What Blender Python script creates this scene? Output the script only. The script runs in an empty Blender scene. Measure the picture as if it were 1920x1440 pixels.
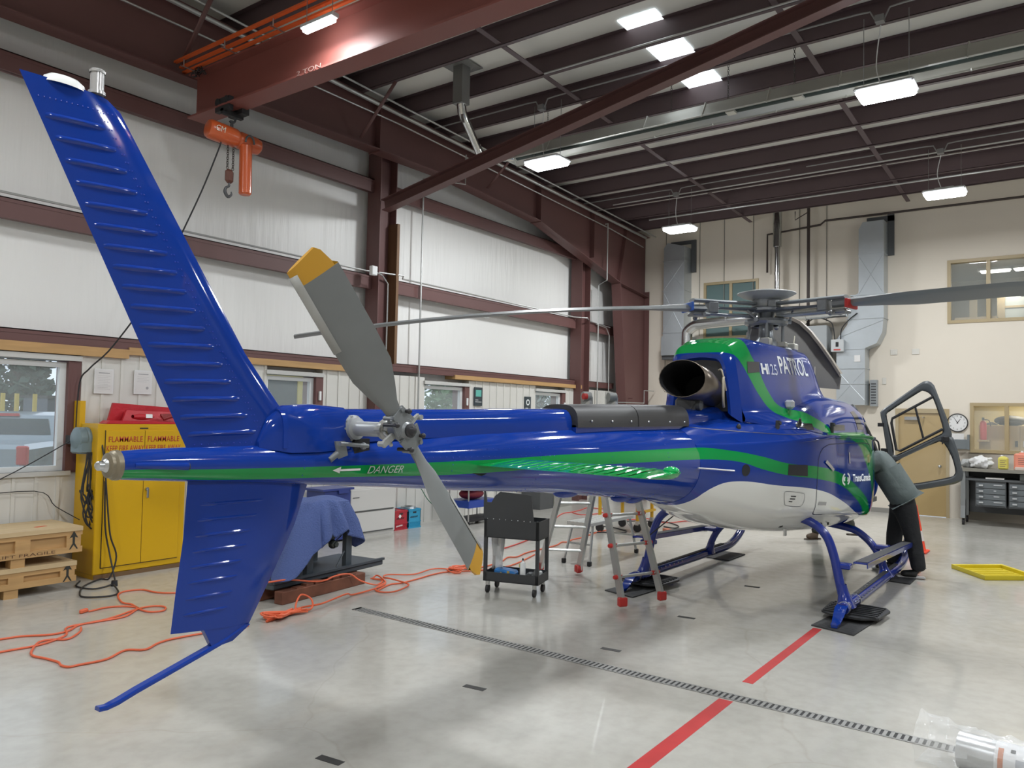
import bpy, bmesh, math, random
import numpy as np
from mathutils import Vector, Matrix, Euler
PI = math.pi
random.seed(7)
C = bpy.context.scene.collection
SC = bpy.context.scene
# ------------------------------------------------------------------ camera
W, HH, FPX = 1920, 1440, 1456.24
yaw, pitch, roll = 0.631204, 0.0403148, 0.0197924
CAMZ = 1.93
cd = bpy.data.cameras.new('camera'); cam = bpy.data.objects.new('camera', cd); C.objects.link(cam)
cd.sensor_width = 36; cd.lens = FPX / W * 36; cd.clip_start = 0.05; cd.clip_end = 300
_f = Vector((math.cos(pitch)*math.cos(yaw), math.cos(pitch)*math.sin(yaw), math.sin(pitch)))
_r = Vector((math.sin(yaw), -math.cos(yaw), 0)); _u = _r.cross(_f)
_r2 = _r*math.cos(roll) + _u*math.sin(roll); _u2 = _u*math.cos(roll) - _r*math.sin(roll)
_m = Matrix((( _r2.x, _u2.x, -_f.x, 0), (_r2.y, _u2.y, -_f.y, 0), (_r2.z, _u2.z, -_f.z, CAMZ), (0, 0, 0, 1)))
cam.matrix_world = _m
SC.camera = cam
# ------------------------------------------------------------------ world, exposure
wd = bpy.data.worlds.new('world'); SC.world = wd; wd.use_nodes = True
wn = wd.node_tree.nodes; wl = wd.node_tree.links
bg = wn['Background']; bg.inputs[0].default_value = (.74, .86, 1.0, 1); bg.inputs[1].default_value = 1.25
vs = SC.view_settings
vs.view_transform = 'Standard'; vs.look = 'None'; vs.gamma = 1.0; vs.exposure = 0.0; vs.use_curve_mapping = False
LAMP_POS = [(x, y) for x in (-0.1, 5.05, 10.05, 15.1) for y in (6.75, 1.85, -3.05)]
LAMP_Z = 5.93
LAMP_W = 118
for i, (x, y) in enumerate(LAMP_POS):
    strip = (x, y) == (5.05, 6.75)
    if strip: x, y = 5.1, 6.27
    l = bpy.data.lights.new('highbay_light', 'AREA'); l.shape = 'RECTANGLE'; l.size = .06 if strip else .34; l.size_y = .42 if strip else .56
    l.energy = 20 if strip else LAMP_W; l.color = (.95, .98, 1.0); l.spread = PI
    o = bpy.data.objects.new('highbay_light', l); C.objects.link(o); o.location = (x, y, LAMP_Z - .075)
# ------------------------------------------------------------------ materials
MATS = {}
def M(name, col=(.5, .5, .5), rough=.5, metal=0., emit=None, es=1., coat=0., alpha=1., trans=0., noise=None, bump=None, spec=None, ior=None):
    """noise=(scale, amount[, (sx,sy,sz)]) varies the base colour; bump=(scale, strength[, (sx,sy,sz)])"""
    if name in MATS: return MATS[name]
    m = bpy.data.materials.new(name); m.use_nodes = True; MATS[name] = m
    nt = m.node_tree; b = nt.nodes['Principled BSDF']
    b.inputs['Base Color'].default_value = (*col, 1); b.inputs['Roughness'].default_value = rough
    b.inputs['Metallic'].default_value = metal
    if coat: b.inputs['Coat Weight'].default_value = coat; b.inputs['Coat Roughness'].default_value = .03
    if emit: b.inputs['Emission Color'].default_value = (*emit, 1); b.inputs['Emission Strength'].default_value = es
    if alpha < 1: b.inputs['Alpha'].default_value = alpha
    if trans: b.inputs['Transmission Weight'].default_value = trans
    if spec is not None: b.inputs['Specular IOR Level'].default_value = spec
    if ior: b.inputs['IOR'].default_value = ior
    tc = None
    def coords(sc):
        nonlocal tc
        if tc is None: tc = nt.nodes.new('ShaderNodeTexCoord')
        mp = nt.nodes.new('ShaderNodeMapping'); mp.inputs['Scale'].default_value = sc
        nt.links.new(tc.outputs['Object'], mp.inputs['Vector']); return mp.outputs[0]
    if noise:
        n = nt.nodes.new('ShaderNodeTexNoise'); n.inputs['Scale'].default_value = noise[0]; n.inputs['Detail'].default_value = 5
        nt.links.new(coords(noise[2] if len(noise) > 2 else (1, 1, 1)), n.inputs['Vector'])
        mx = nt.nodes.new('ShaderNodeMix'); mx.data_type = 'RGBA'
        a = noise[1]
        mx.inputs[6].default_value = (*[max(0, c*(1-a)) for c in col], 1); mx.inputs[7].default_value = (*[min(1, c*(1+a)) for c in col], 1)
        nt.links.new(n.outputs[0], mx.inputs[0]); nt.links.new(mx.outputs[2], b.inputs['Base Color'])
    if bump:
        n = nt.nodes.new('ShaderNodeTexNoise'); n.inputs['Scale'].default_value = bump[0]; n.inputs['Detail'].default_value = 3
        nt.links.new(coords(bump[2] if len(bump) > 2 else (1, 1, 1)), n.inputs['Vector'])
        bp = nt.nodes.new('ShaderNodeBump'); bp.inputs['Strength'].default_value = bump[1]; bp.inputs['Distance'].default_value = .02
        nt.links.new(n.outputs[0], bp.inputs['Height']); nt.links.new(bp.outputs[0], b.inputs['Normal'])
    return m
maroon = M('maroon_steel', (.135, .062, .058), .5, noise=(1.5, .12))
maroon_d = M('maroon_purlin', (.10, .066, .072), .5, noise=(1.5, .12))
white_ins = M('ceiling_vinyl', (.80, .79, .73), .5, bump=(2, .25))
steel = M('galvanised_steel', (.55, .57, .58), .32, 1., noise=(6, .2))
pipe_m = M('conduit_steel', (.52, .53, .52), .4, .7)
dark = M('black_rubber', (.018, .018, .02), .6)
black_paint = M('black_steel_paint', (.035, .038, .042), .45)
grey_d = M('dark_grey_plastic', (.08, .085, .09), .5)
blue_p = M('blue_paint', (.0065, .036, .26), .07, spec=.45)
green_p = M('green_paint', (.004, .255, .055), .07, spec=.45)
white_p = M('white_paint', (.78, .79, .77), .2, coat=.5)
blade_m = M('blade_grey', (.165, .175, .175), .45, noise=(8, .08))
blade_l = M('blade_light_grey', (.33, .33, .31), .5)
yellow_tip = M('yellow_tip', (.52, .27, .02), .5)
alu = M('brushed_aluminium', (.55, .56, .55), .35, .85)
grey_metal = M('grey_hub_metal', (.22, .235, .245), .4, .35, noise=(20, .2))
wood = M('pine_wood', (.48, .29, .12), .6, noise=(4, .25, (.6, 6, 6)))
orange_c = M('orange_cord', (.72, .13, .05), .5)
red_p = M('red_plastic', (.55, .02, .02), .4)
glass = M('clear_glass', (.9, .97, .97), .02, alpha=.13, spec=.6)
ltxt = M('white_lettering', (.8, .82, .82), .5)
# ------------------------------------------------------------------ mesh builder
def frame(d):
    d = Vector(d).normalized(); a = Vector((0, 0, 1)) if abs(d.z) < .9 else Vector((1, 0, 0))
    x = d.cross(a).normalized(); return x, d.cross(x).normalized()
class MB:
    def __init__(s): s.v = []; s.f = []; s.mi = []; s.m = 0; s.sm = []; s.smooth = False
    def add(s, vs, fs, smooth=None):
        n = len(s.v); s.v += [tuple(v) for v in vs]
        for f in fs: s.f.append(tuple(i + n for i in f)); s.mi.append(s.m); s.sm.append(s.smooth if smooth is None else smooth)
        return s
    def box(s, c, d, rot=None, bev=0.):
        hx, hy, hz = d[0]/2, d[1]/2, d[2]/2
        c = Vector(c); R = Euler(rot).to_matrix() if rot is not None else Matrix.Identity(3)
        if bev and min(d) > 2*bev:
            pts = []; b = bev
            for sx in (-1, 1):
                for sy in (-1, 1):
                    for sz in (-1, 1):
                        pts += [(sx*(hx-b), sy*(hy-b), sz*hz), (sx*(hx-b), sy*hy, sz*(hz-b)), (sx*hx, sy*(hy-b), sz*(hz-b))]
            bm = bmesh.new()
            for p in pts: bm.verts.new(c + R @ Vector(p))
            bmesh.ops.convex_hull(bm, input=bm.verts); bm.verts.index_update()
            bmesh.ops.recalc_face_normals(bm, faces=bm.faces)
            s.add([v.co for v in bm.verts], [[v.index for v in f.verts] for f in bm.faces]); bm.free(); return s
        vs = [c + R @ Vector((sx*hx, sy*hy, sz*hz)) for sx in (-1, 1) for sy in (-1, 1) for sz in (-1, 1)]
        return s.add(vs, [(0, 1, 3, 2), (4, 6, 7, 5), (0, 4, 5, 1), (2, 3, 7, 6), (0, 2, 6, 4), (1, 5, 7, 3)])
    def bb(s, a, b, bev=0.):   # box from corner a to corner b
        a, b = Vector(a), Vector(b); return s.box((a+b)/2, [abs(q) for q in (b-a)], None, bev)
    def cyl(s, a, b, r, r2=None, n=16, cap=True):
        a, b = Vector(a), Vector(b); r2 = r if r2 is None else r2; x, y = frame(b-a)
        vs = []
        for p, q in ((a, r), (b, r2)):
            vs += [p + x*math.cos(2*PI*i/n)*q + y*math.sin(2*PI*i/n)*q for i in range(n)]
        s.add(vs, [(i, (i+1) % n, n+(i+1) % n, n+i) for i in range(n)], True)
        if cap: s.add(vs, [tuple(range(n-1, -1, -1)), tuple(range(n, 2*n))], False)
        return s
    def tube(s, pts, r, n=8, cap=True, sub=0, closed=False):
        P = [Vector(p) for p in pts]
        if sub: P = crv(P, sub, closed)
        k = len(P); rs = r if isinstance(r, (list, tuple)) else [r]*k
        if len(rs) != k: rs = [np.interp(i/(k-1), np.linspace(0, 1, len(rs)), rs) for i in range(k)]
        vs = []; x = None
        for i, p in enumerate(P):
            if closed: t = P[(i+1) % k] - P[i-1]
            else: t = P[min(i+1, k-1)] - P[max(i-1, 0)]
            t.normalize()
            if x is None: x, _ = frame(t)
            x = (x - t*x.dot(t)).normalized(); y = t.cross(x)
            vs += [p + (x*math.cos(2*PI*j/n) + y*math.sin(2*PI*j/n))*rs[i] for j in range(n)]
        fs = []
        for i in range(k if closed else k-1):
            i2 = (i+1) % k
            fs += [(i*n+j, i*n+(j+1) % n, i2*n+(j+1) % n, i2*n+j) for j in range(n)]
        if cap and not closed: fs += [tuple(range(n-1, -1, -1)), tuple(range((k-1)*n, k*n))]
        return s.add(vs, fs, True)
    def prism(s, poly, d, smooth=False):  # poly: 3D points, extruded by vector d
        P = [Vector(p) for p in poly]; d = Vector(d); n = len(P)
        s.add(P + [p+d for p in P], [(i, (i+1) % n, n+(i+1) % n, n+i) for i in range(n)], smooth)
        return s.add(P + [p+d for p in P], [tuple(range(n-1, -1, -1)), tuple(range(n, 2*n))], False)
    def lathe(s, o, ax, prof, n=24):  # prof: (r, h) along axis ax from o
        o = Vector(o); ax = Vector(ax).normalized(); x, y = frame(ax); vs = []
        for r, h in prof: vs += [o + ax*h + (x*math.cos(2*PI*i/n) + y*math.sin(2*PI*i/n))*r for i in range(n)]
        k = len(prof); fs = [(a*n+i, a*n+(i+1) % n, (a+1)*n+(i+1) % n, (a+1)*n+i) for a in range(k-1) for i in range(n)]
        return s.add(vs, fs, True)
    def sphere(s, c, r, n=16, m=10):
        c = Vector(c); r = Vector(r) if hasattr(r, '__len__') else Vector((r, r, r)); vs = []
        for a in range(m+1):
            t = PI*a/m
            vs += [c + Vector((r.x*math.sin(t)*math.cos(2*PI*i/n), r.y*math.sin(t)*math.sin(2*PI*i/n), r.z*math.cos(t))) for i in range(n)]
        return s.add(vs, [(a*n+i, (a+1)*n+i, (a+1)*n+(i+1) % n, a*n+(i+1) % n) for a in range(m) for i in range(n)], True)
    def grid(s, rows, smooth=True, close=False):  # rows: list of equally long point lists
        n = len(rows[0]); k = len(rows); vs = [p for r in rows for p in r]; fs = []
        for a in range(k-1):
            for i in range(n if close else n-1): fs.append((a*n+i, a*n+(i+1) % n, (a+1)*n+(i+1) % n, (a+1)*n+i))
        return s.add(vs, fs, smooth)
    def build(s, name, mats=None, parent=None, weld=True, sharp=35, rec=True, solid=0.):
        me = bpy.data.meshes.new(name); me.from_pydata([tuple(v) for v in s.v], [], s.f)
        mats = mats if isinstance(mats, (list, tuple)) else [mats]
        for m in mats: me.materials.append(m)
        for p, mi, sm in zip(me.polygons, s.mi, s.sm): p.material_index = mi; p.use_smooth = sm
        bm = bmesh.new(); bm.from_mesh(me)
        if weld: bmesh.ops.remove_doubles(bm, verts=bm.verts, dist=1e-5)
        bmesh.ops.dissolve_degenerate(bm, dist=1e-6, edges=bm.edges)
        if rec: bmesh.ops.recalc_face_normals(bm, faces=bm.faces)
        bm.to_mesh(me); bm.free()
        me.set_sharp_from_angle(angle=math.radians(sharp))
        o = bpy.data.objects.new(name, me); C.objects.link(o)
        if solid:
            md = o.modifiers.new('thickness', 'SOLIDIFY'); md.thickness = solid; md.offset = -1
        if parent is not None: put(o, parent)
        return o
def crv(P, sub, closed=False):
    P = [Vector(p) for p in P]; k = len(P); out = []
    rng = range(k) if closed else range(k-1)
    for i in rng:
        if closed: a, b, c, d = P[i-1], P[i], P[(i+1) % k], P[(i+2) % k]
        else: a, b, c, d = P[max(i-1, 0)], P[i], P[i+1], P[min(i+2, k-1)]
        for j in range(sub):
            t = j/sub
            out.append(.5*((2*b) + (c-a)*t + (2*a-5*b+4*c-d)*t*t + (3*b-3*c+d-a)*t*t*t))
    if not closed: out.append(P[-1])
    return out
def put(o, parent):
    o.parent = parent; o.matrix_parent_inverse = root_matrix(parent).inverted()
def root_matrix(p):
    m = p.matrix_basis.copy()
    while p.parent is not None:
        m = root_matrix(p.parent) @ p.matrix_parent_inverse @ m; return m
    return m
def tag(o, label=None, cat=None, group=None, kind=None):
    if label: o['label'] = label
    if cat: o['category'] = cat
    if group: o['group'] = group
    if kind: o['kind'] = kind
    return o
def thing(name, label, cat, loc=(0, 0, 0), group=None, rz=0):
    o = bpy.data.objects.new(name, None); C.objects.link(o); o.location = loc; o.rotation_euler = (0, 0, rz)
    o.empty_display_size = .1
    return tag(o, label, cat, group)
def struct(o): o['kind'] = 'structure'; return o
def copy_tree(o, parent=None):
    c = o.copy(); C.objects.link(c)
    if parent is not None: c.parent = parent
    for ch in list(o.children): copy_tree(ch, c)
    return c
def text_obj(body, name, mat, parent, org, xdir, ydir, h, w=None, depth=.002, font=None, shear=0, spacing=1., bold=0.):
    """lettering as real thin geometry: org = lower left corner, xdir/ydir unit vectors in its plane, h = cap height, w = total width"""
    cu = bpy.data.curves.new(name, 'FONT'); cu.body = body; cu.size = 1; cu.extrude = 0; cu.shear = shear; cu.space_character = spacing; cu.offset = bold
    t = bpy.data.objects.new(name, cu); C.objects.link(t)
    dg = bpy.context.evaluated_depsgraph_get(); dg.update()
    me = bpy.data.meshes.new_from_object(t.evaluated_get(dg)); C.objects.unlink(t); bpy.data.objects.remove(t)
    xs = [v.co.x for v in me.vertices]; ys = [v.co.y for v in me.vertices]
    x0, x1, y0, y1 = min(xs), max(xs), min(ys), max(ys)
    sy = h/(y1-y0); sx = (w/(x1-x0)) if w else sy
    X, Y = Vector(xdir).normalized(), Vector(ydir).normalized(); N = X.cross(Y)
    bm = bmesh.new(); bm.from_mesh(me)
    for v in bm.verts: v.co = Vector(org) + X*((v.co.x-x0)*sx) + Y*((v.co.y-y0)*sy)
    r = bmesh.ops.extrude_face_region(bm, geom=bm.faces[:])
    for g in r['geom']:
        if isinstance(g, bmesh.types.BMVert): g.co += N*depth
    bm.to_mesh(me); bm.free(); me.materials.clear(); me.materials.append(mat)
    o = bpy.data.objects.new(name, me); C.objects.link(o)
    if parent is not None: put(o, parent)
    return o
# ================================================================== THE HALL
BX, LY, X0, Y0 = 18.3, 9.65, -4.5, -9.0          # back wall x, left wall y, hall limits behind the camera
def roofz(x): return 6.9 + .03*(BX - x)
def floor_mat():
    m = M('floor_epoxy', (.56, .545, .50), .2, coat=.25)
    nt = m.node_tree; b = nt.nodes['Principled BSDF']
    tc = nt.nodes.new('ShaderNodeTexCoord')
    n1 = nt.nodes.new('ShaderNodeTexNoise'); n1.inputs['Scale'].default_value = .55; n1.inputs['Detail'].default_value = 6
    n2 = nt.nodes.new('ShaderNodeTexNoise'); n2.inputs['Scale'].default_value = 9; n2.inputs['Detail'].default_value = 8
    r1 = nt.nodes.new('ShaderNodeValToRGB'); r1.color_ramp.elements[0].position = .3; r1.color_ramp.elements[1].position = .7
    r1.color_ramp.elements[0].color = (.42, .405, .365, 1); r1.color_ramp.elements[1].color = (.505, .495, .46, 1)
    mx = nt.nodes.new('ShaderNodeMix'); mx.data_type = 'RGBA'; mx.blend_type = 'MULTIPLY'; mx.inputs[0].default_value = 1
    r2 = nt.nodes.new('ShaderNodeValToRGB'); r2.color_ramp.elements[0].position = .3; r2.color_ramp.elements[0].color = (.9, .9, .89, 1); r2.color_ramp.elements[1].position = .6
    # fine cracks and scuffs
    vo = nt.nodes.new('ShaderNodeTexVoronoi'); vo.feature = 'DISTANCE_TO_EDGE'; vo.inputs['Scale'].default_value = .5
    n3 = nt.nodes.new('ShaderNodeTexNoise'); n3.inputs['Scale'].default_value = 1.3
    mv = nt.nodes.new('ShaderNodeMixRGB'); mv.inputs[0].default_value = .35
    r3 = nt.nodes.new('ShaderNodeValToRGB'); r3.color_ramp.elements[0].position = 0; r3.color_ramp.elements[0].color = (.93, .92, .9, 1); r3.color_ramp.elements[1].position = .0014
    mx2 = nt.nodes.new('ShaderNodeMix'); mx2.data_type = 'RGBA'; mx2.blend_type = 'MULTIPLY'; mx2.inputs[0].default_value = 1
    L = nt.links.new
    L(tc.outputs['Object'], n1.inputs['Vector']); L(tc.outputs['Object'], n2.inputs['Vector']); L(tc.outputs['Object'], n3.inputs['Vector'])
    L(tc.outputs['Object'], mv.inputs[1]); L(n3.outputs[1], mv.inputs[2]); L(mv.outputs[0], vo.inputs['Vector'])
    L(n1.outputs[0], r1.inputs[0]); L(n2.outputs[0], r2.inputs[0]); L(vo.outputs[0], r3.inputs[0])
    L(r1.outputs[0], mx.inputs[6]); L(r2.outputs[0], mx.inputs[7]); L(mx.outputs[2], mx2.inputs[6]); L(r3.outputs[0], mx2.inputs[7])
    L(mx2.outputs[2], b.inputs['Base Color'])
    rr = nt.nodes.new('ShaderNodeMapRange'); rr.inputs[3].default_value = .13; rr.inputs[4].default_value = .33
    L(n1.outputs[0], rr.inputs[0]); L(rr.outputs[0], b.inputs['Roughness'])
    bp = nt.nodes.new('ShaderNodeBump'); bp.inputs['Strength'].default_value = .05; bp.inputs['Distance'].default_value = .03
    n4 = nt.nodes.new('ShaderNodeTexNoise'); n4.inputs['Scale'].default_value = 3.2
    L(tc.outputs['Object'], n4.inputs['Vector']); L(n4.outputs[0], bp.inputs['Height']); L(bp.outputs[0], b.inputs['Normal'])
    return m
s = MB(); s.bb((X0, Y0, -.2), (BX+.1, LY+.15, 0)); struct(s.build('floor', floor_mat()))
s = MB(); s.add([(X0, Y0, roofz(X0)), (BX+.2, Y0, roofz(BX+.2)), (BX+.2, LY+.2, roofz(BX+.2)), (X0, LY+.2, roofz(X0))], [(0, 1, 2, 3)])
s.add([(X0, Y0, roofz(X0)+.15), (BX+.2, Y0, roofz(BX+.2)+.15), (BX+.2, LY+.2, roofz(BX+.2)+.15), (X0, LY+.2, roofz(X0)+.15)], [(3, 2, 1, 0)])
ceil = struct(s.build('ceiling', white_ins, rec=False))
# skylight strip in the ceiling
sky_m = M('skylight_panel', (.9, .95, 1), .5, emit=(.9, .97, 1.0), es=1.9)
s = MB()
for a, b_ in ((8.9, 12.15),):
    z = roofz((a+b_)/2)
    s.add([(a, 4.36, roofz(a)-.012), (b_, 4.36, roofz(b_)-.012), (b_, 4.9, roofz(b_)-.012), (a, 4.9, roofz(a)-.012)], [(0, 1, 2, 3)])
    s.add([(a, 4.36, roofz(a)-.002), (b_, 4.36, roofz(b_)-.002), (b_, 4.9, roofz(b_)-.002), (a, 4.9, roofz(a)-.002)], [(3, 2, 1, 0)])
o = struct(s.build('window_8', sky_m, rec=False)); o['label'] = 'bright translucent skylight strip in the roof between purlins'
# walls ------------------------------------------------------------------------
vinyl = M('wall_vinyl', (.83, .83, .81), .42, bump=(2.6, .75, (3.0, 1, .28)))
cream = M('wall_cream', (.71, .65, .56), .65, noise=(1.2, .03))
liner = M('liner_metal', (.66, .65, .61), .4)
s = MB(); s.bb((X0, LY, 2.5), (BX+.1, LY+.12, 7.8)); wl_ = struct(s.build('wall_left', vinyl))
# lower ribbed liner with the window openings (x range, face y 9.45)
LF = 9.45; SILL, HEAD = 1.19, 2.44
WINS = [(.4, 4.36), (6.95, 7.97), (10.29, 11.54), (13.81, 14.99)]
s = MB()
def ribbed(x0, x1, z0, z1):
    s.bb((x0, LF+.012, z0), (x1, LY+.1, z1))
    x = math.ceil(x0/.23)*.23
    while x < x1-.03:
        s.bb((x, LF, z0), (x+.035, LF+.015, z1)); x += .23
xs = [X0] + [v for w in WINS for v in w] + [BX]
for i in range(0, len(xs), 2): ribbed(xs[i], xs[i+1], 0, 2.58)
for a, b_ in WINS: ribbed(a, b_, 0, SILL)
lin = s.build('liner_panel', liner, wl_)
s = MB()
for a, b_ in WINS:
    s.bb((a-.03, LF-.03, HEAD+.02), (b_+.0, LY+.1, 2.52)); s.bb((a-.03, LF-.025, SILL-.05), (b_-.08, LF+.05, SILL))
s.build('window_flashing', M('flashing', (.55, .55, .53), .45), wl_)
frm = M('window_vinyl_frame', (.72, .74, .74), .35)
for k, (a, b_) in enumerate(WINS):
    g = b_-.14
    s = MB()
    s.bb((a, 9.5, SILL), (g, 9.56, SILL+.06)); s.bb((a, 9.5, HEAD-.06), (g, 9.56, HEAD)); s.bb((a, 9.5, SILL+.06), (a+.05, 9.56, HEAD-.06)); s.bb((g-.07, 9.5, SILL+.06), (g, 9.56, HEAD-.06))
    if k == 0: s.bb((2.3, 9.5, SILL+.06), (2.36, 9.56, HEAD-.06))
    w = struct(s.build('window_%d' % (k+1), frm)); w['label'] = 'white framed horizontal window in the lower wall'
    s = MB(); s.bb((a+.04, 9.525, SILL+.05), (g-.06, 9.531, HEAD-.05)); s.build('pane', glass, w)
    s = MB(); s.bb((g, LF-.01, SILL-.02), (b_, LY+.1, HEAD+.02)); s.build('jamb', maroon, w)
# timber blocking above the liner
for a, b_, z0, z1 in ((-2, 4.9, 2.53, 2.64), (4.9, 8.6, 2.58, 2.67), (11.06, 15.64, 2.585, 2.665)):
    s = MB(); s.bb((a, LF-.05, z0), (b_, LY, z1)); struct(s.build('timber_blocking', wood))
# back wall with openings
OPN = [(.6, 2.2, 4.01, 5.33), (6.15, 7.52, 3.9, 5.31), (-1.2, 1.8, 1.36, 2.37), (2.23, 3.12, 0, 2.15)]
s = MB()
ys = sorted({Y0, LY} | {v for o_ in OPN for v in o_[:2]}); zs = sorted({0, 7.2} | {v for o_ in OPN for v in o_[2:]})
for i in range(len(ys)-1):
    for j in range(len(zs)-1):
        yc, zc = (ys[i]+ys[i+1])/2, (zs[j]+zs[j+1])/2
        if any(o_[0] < yc < o_[1] and o_[2] < zc < o_[3] for o_ in OPN): continue
        s.bb((BX, ys[i], zs[j]), (BX+.14, ys[i+1], zs[j+1]))
struct(s.build('wall_back', cream))
s = MB(); s.bb((X0-.1, Y0, 0), (X0, LY+.1, 7.8)); struct(s.build('wall_front', cream))
s = MB(); s.bb((X0, Y0-.1, 0), (BX, Y0, 7.8)); struct(s.build('wall_right', M('right_wall_grey', (.42, .41, .39), .6)))
tan = M('tan_frame_paint', (.40, .315, .18), .45)
room_w = M('office_wall', (.55, .50, .38), .7); room_c = M('office_ceiling', (.6, .6, .58), .7)
lampm = M('office_lamp_glow', (1, 1, 1), .5, emit=(1, .98, .9), es=5)
def back_window(n, y0, y1, z0, z1, mull, lab):
    s = MB(); fx = BX-.02; w = .065
    for a, b_ in (((y0, z0), (y1, z0+w)), ((y0, z1-w), (y1, z1)), ((y0, z0+w), (y0+w, z1-w)), ((y1-w, z0+w), (y1, z1-w))):
        s.bb((fx, a[0], a[1]), (BX+.12, b_[0], b_[1]))
    for m_ in mull: s.bb((fx+.005, m_-.035, z0+w), (BX+.115, m_+.035, z1-w))
    o = struct(s.build('window_%d' % n, tan)); o['label'] = lab
    s = MB(); s.bb((BX+.06, y0+.03, z0+.03), (BX+.066, y1-.03, z1-.03)); s.build('pane', glass, o)
    return o
back_window(5, .6, 2.2, 4.01, 5.33, [1.47, .82], 'upper tan framed window into lit upstairs room')
back_window(6, 6.15, 7.52, 3.9, 5.31, [6.83], 'upper tan framed window with dark green blind')
back_window(7, -1.2, 1.8, 1.36, 2.37, [1.17, .2], 'lower tan framed window above the workbench')
s = MB(); s.bb((BX+.02, 6.2, 3.95), (BX+.05, 7.47, 5.27)); struct(s.build('window_blind', M('green_blind', (.10, .165, .165), .6)))
# rooms behind the windows
def room(y0, y1, z0, z1, d, name, wallm=room_w):
    s = MB(); a, b_ = BX+.15, BX+d
    s.add([(a, y0, z0), (b_, y0, z0), (b_, y1, z0), (a, y1, z0), (a, y0, z1), (b_, y0, z1), (b_, y1, z1), (a, y1, z1)],
          [(0, 1, 2, 3), (1, 5, 6, 2), (0, 4, 5, 1), (3, 2, 6, 7)]); s.m = 1
    s.add([(a, y0, z1), (b_, y0, z1), (b_, y1, z1), (a, y1, z1)], [(3, 2, 1, 0)])
    return struct(s.build(name, [wallm, room_c], rec=False))
room(-1.5, 4.0, 3.0, 5.6, 4.5, 'upstairs_office'); room(-2, 2.15, .02, 2.9, 1.9, 'store_room', M('store_wall', (.62, .52, .28), .7))
for y, x, z in ((1.62, 2.0, 5.15), (.95, 1.9, 5.15), (.9, 3.3, 4.98), ):
    pass
s = MB()
for (x, y, z, l) in ((1.4, 1.45, 5.28, .55), (1.4, .75, 5.28, .7), (3.6, .8, 5.28, .6)):
    t = thing('ceiling_lamp', {1.45: 'left hand one of the two front fluorescent lamps in the upper right window', .75: 'right hand one of the two front fluorescent lamps in the upper right window', .8: 'farther fluorescent lamp deep inside the room behind the upper right window'}[y], 'lamp', (BX+x, y, z), 'fluorescent lamps upstairs')
    q = MB(); q.box((BX+x, y, z+.03), (.25, l+.1, .05)); q.build('housing', frm, t)
    q = MB(); q.box((BX+x, y, z-.01), (.2, l, .05), bev=.02); q.build('diffuser', lampm, t)
for o_ in C.objects:
    if o_.name.startswith('ceiling_lamp') and o_.type == 'EMPTY' and o_.get('category'):
        pass
for px, py, pz, e in ((BX+2.2, 1.2, 5.1, 16), (BX+1.0, .8, 2.6, 26)):
    l = bpy.data.lights.new('office_light', 'AREA'); l.size = .6; l.energy = e; l.color = (1, .93, .72) if pz < 3 else (1, .96, .86)
    o = bpy.data.objects.new('office_light', l); C.objects.link(o); o.location = (px, py, pz)
# door in the back wall
doorm = M('tan_door', (.40, .285, .125), .5, noise=(1.5, .06))
s = MB(); s.bb((BX-.03, 3.12, 0), (BX+.12, 3.18, 2.2)); s.bb((BX-.03, 2.17, 0), (BX+.12, 2.23, 2.2)); s.bb((BX-.03, 2.17, 2.201), (BX+.12, 3.18, 2.24)); s.bb((BX-.03, 2.231, 2.15), (BX+.12, 3.119, 2.2))
d1 = struct(s.build('door_1', tan)); d1['label'] = 'tan steel door in the back wall'
s = MB(); s.bb((BX+.01, 2.23, .01), (BX+.055, 3.12, 2.15)); s.build('door_leaf', doorm, d1)
s = MB(); s.cyl((BX+.01, 2.34, 1.05), (BX-.05, 2.34, 1.05), .03, .012); s.sphere((BX-.065, 2.34, 1.05), .032); s.build('knob', steel, d1)
s = MB(); s.bb((BX-.06, 2.72, 2.0), (BX+.01, 3.0, 2.07)); s.bb((BX-.2, 2.62, 2.05), (BX, 2.645, 2.07)); s.build('door_closer', steel, d1)
s = MB()
s.add([(BX+.003, 2.8, 1.78), (BX+.003, 2.95, 1.5), (BX+.003, 2.86, 1.5)], [(0, 1, 2)])
# base strips
s = MB(); s.bb((BX-.012, 3.18, 0), (BX, 8.8, .1)); struct(s.build('baseboard_back', M('grey_base', (.25, .24, .22), .6)))
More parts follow.
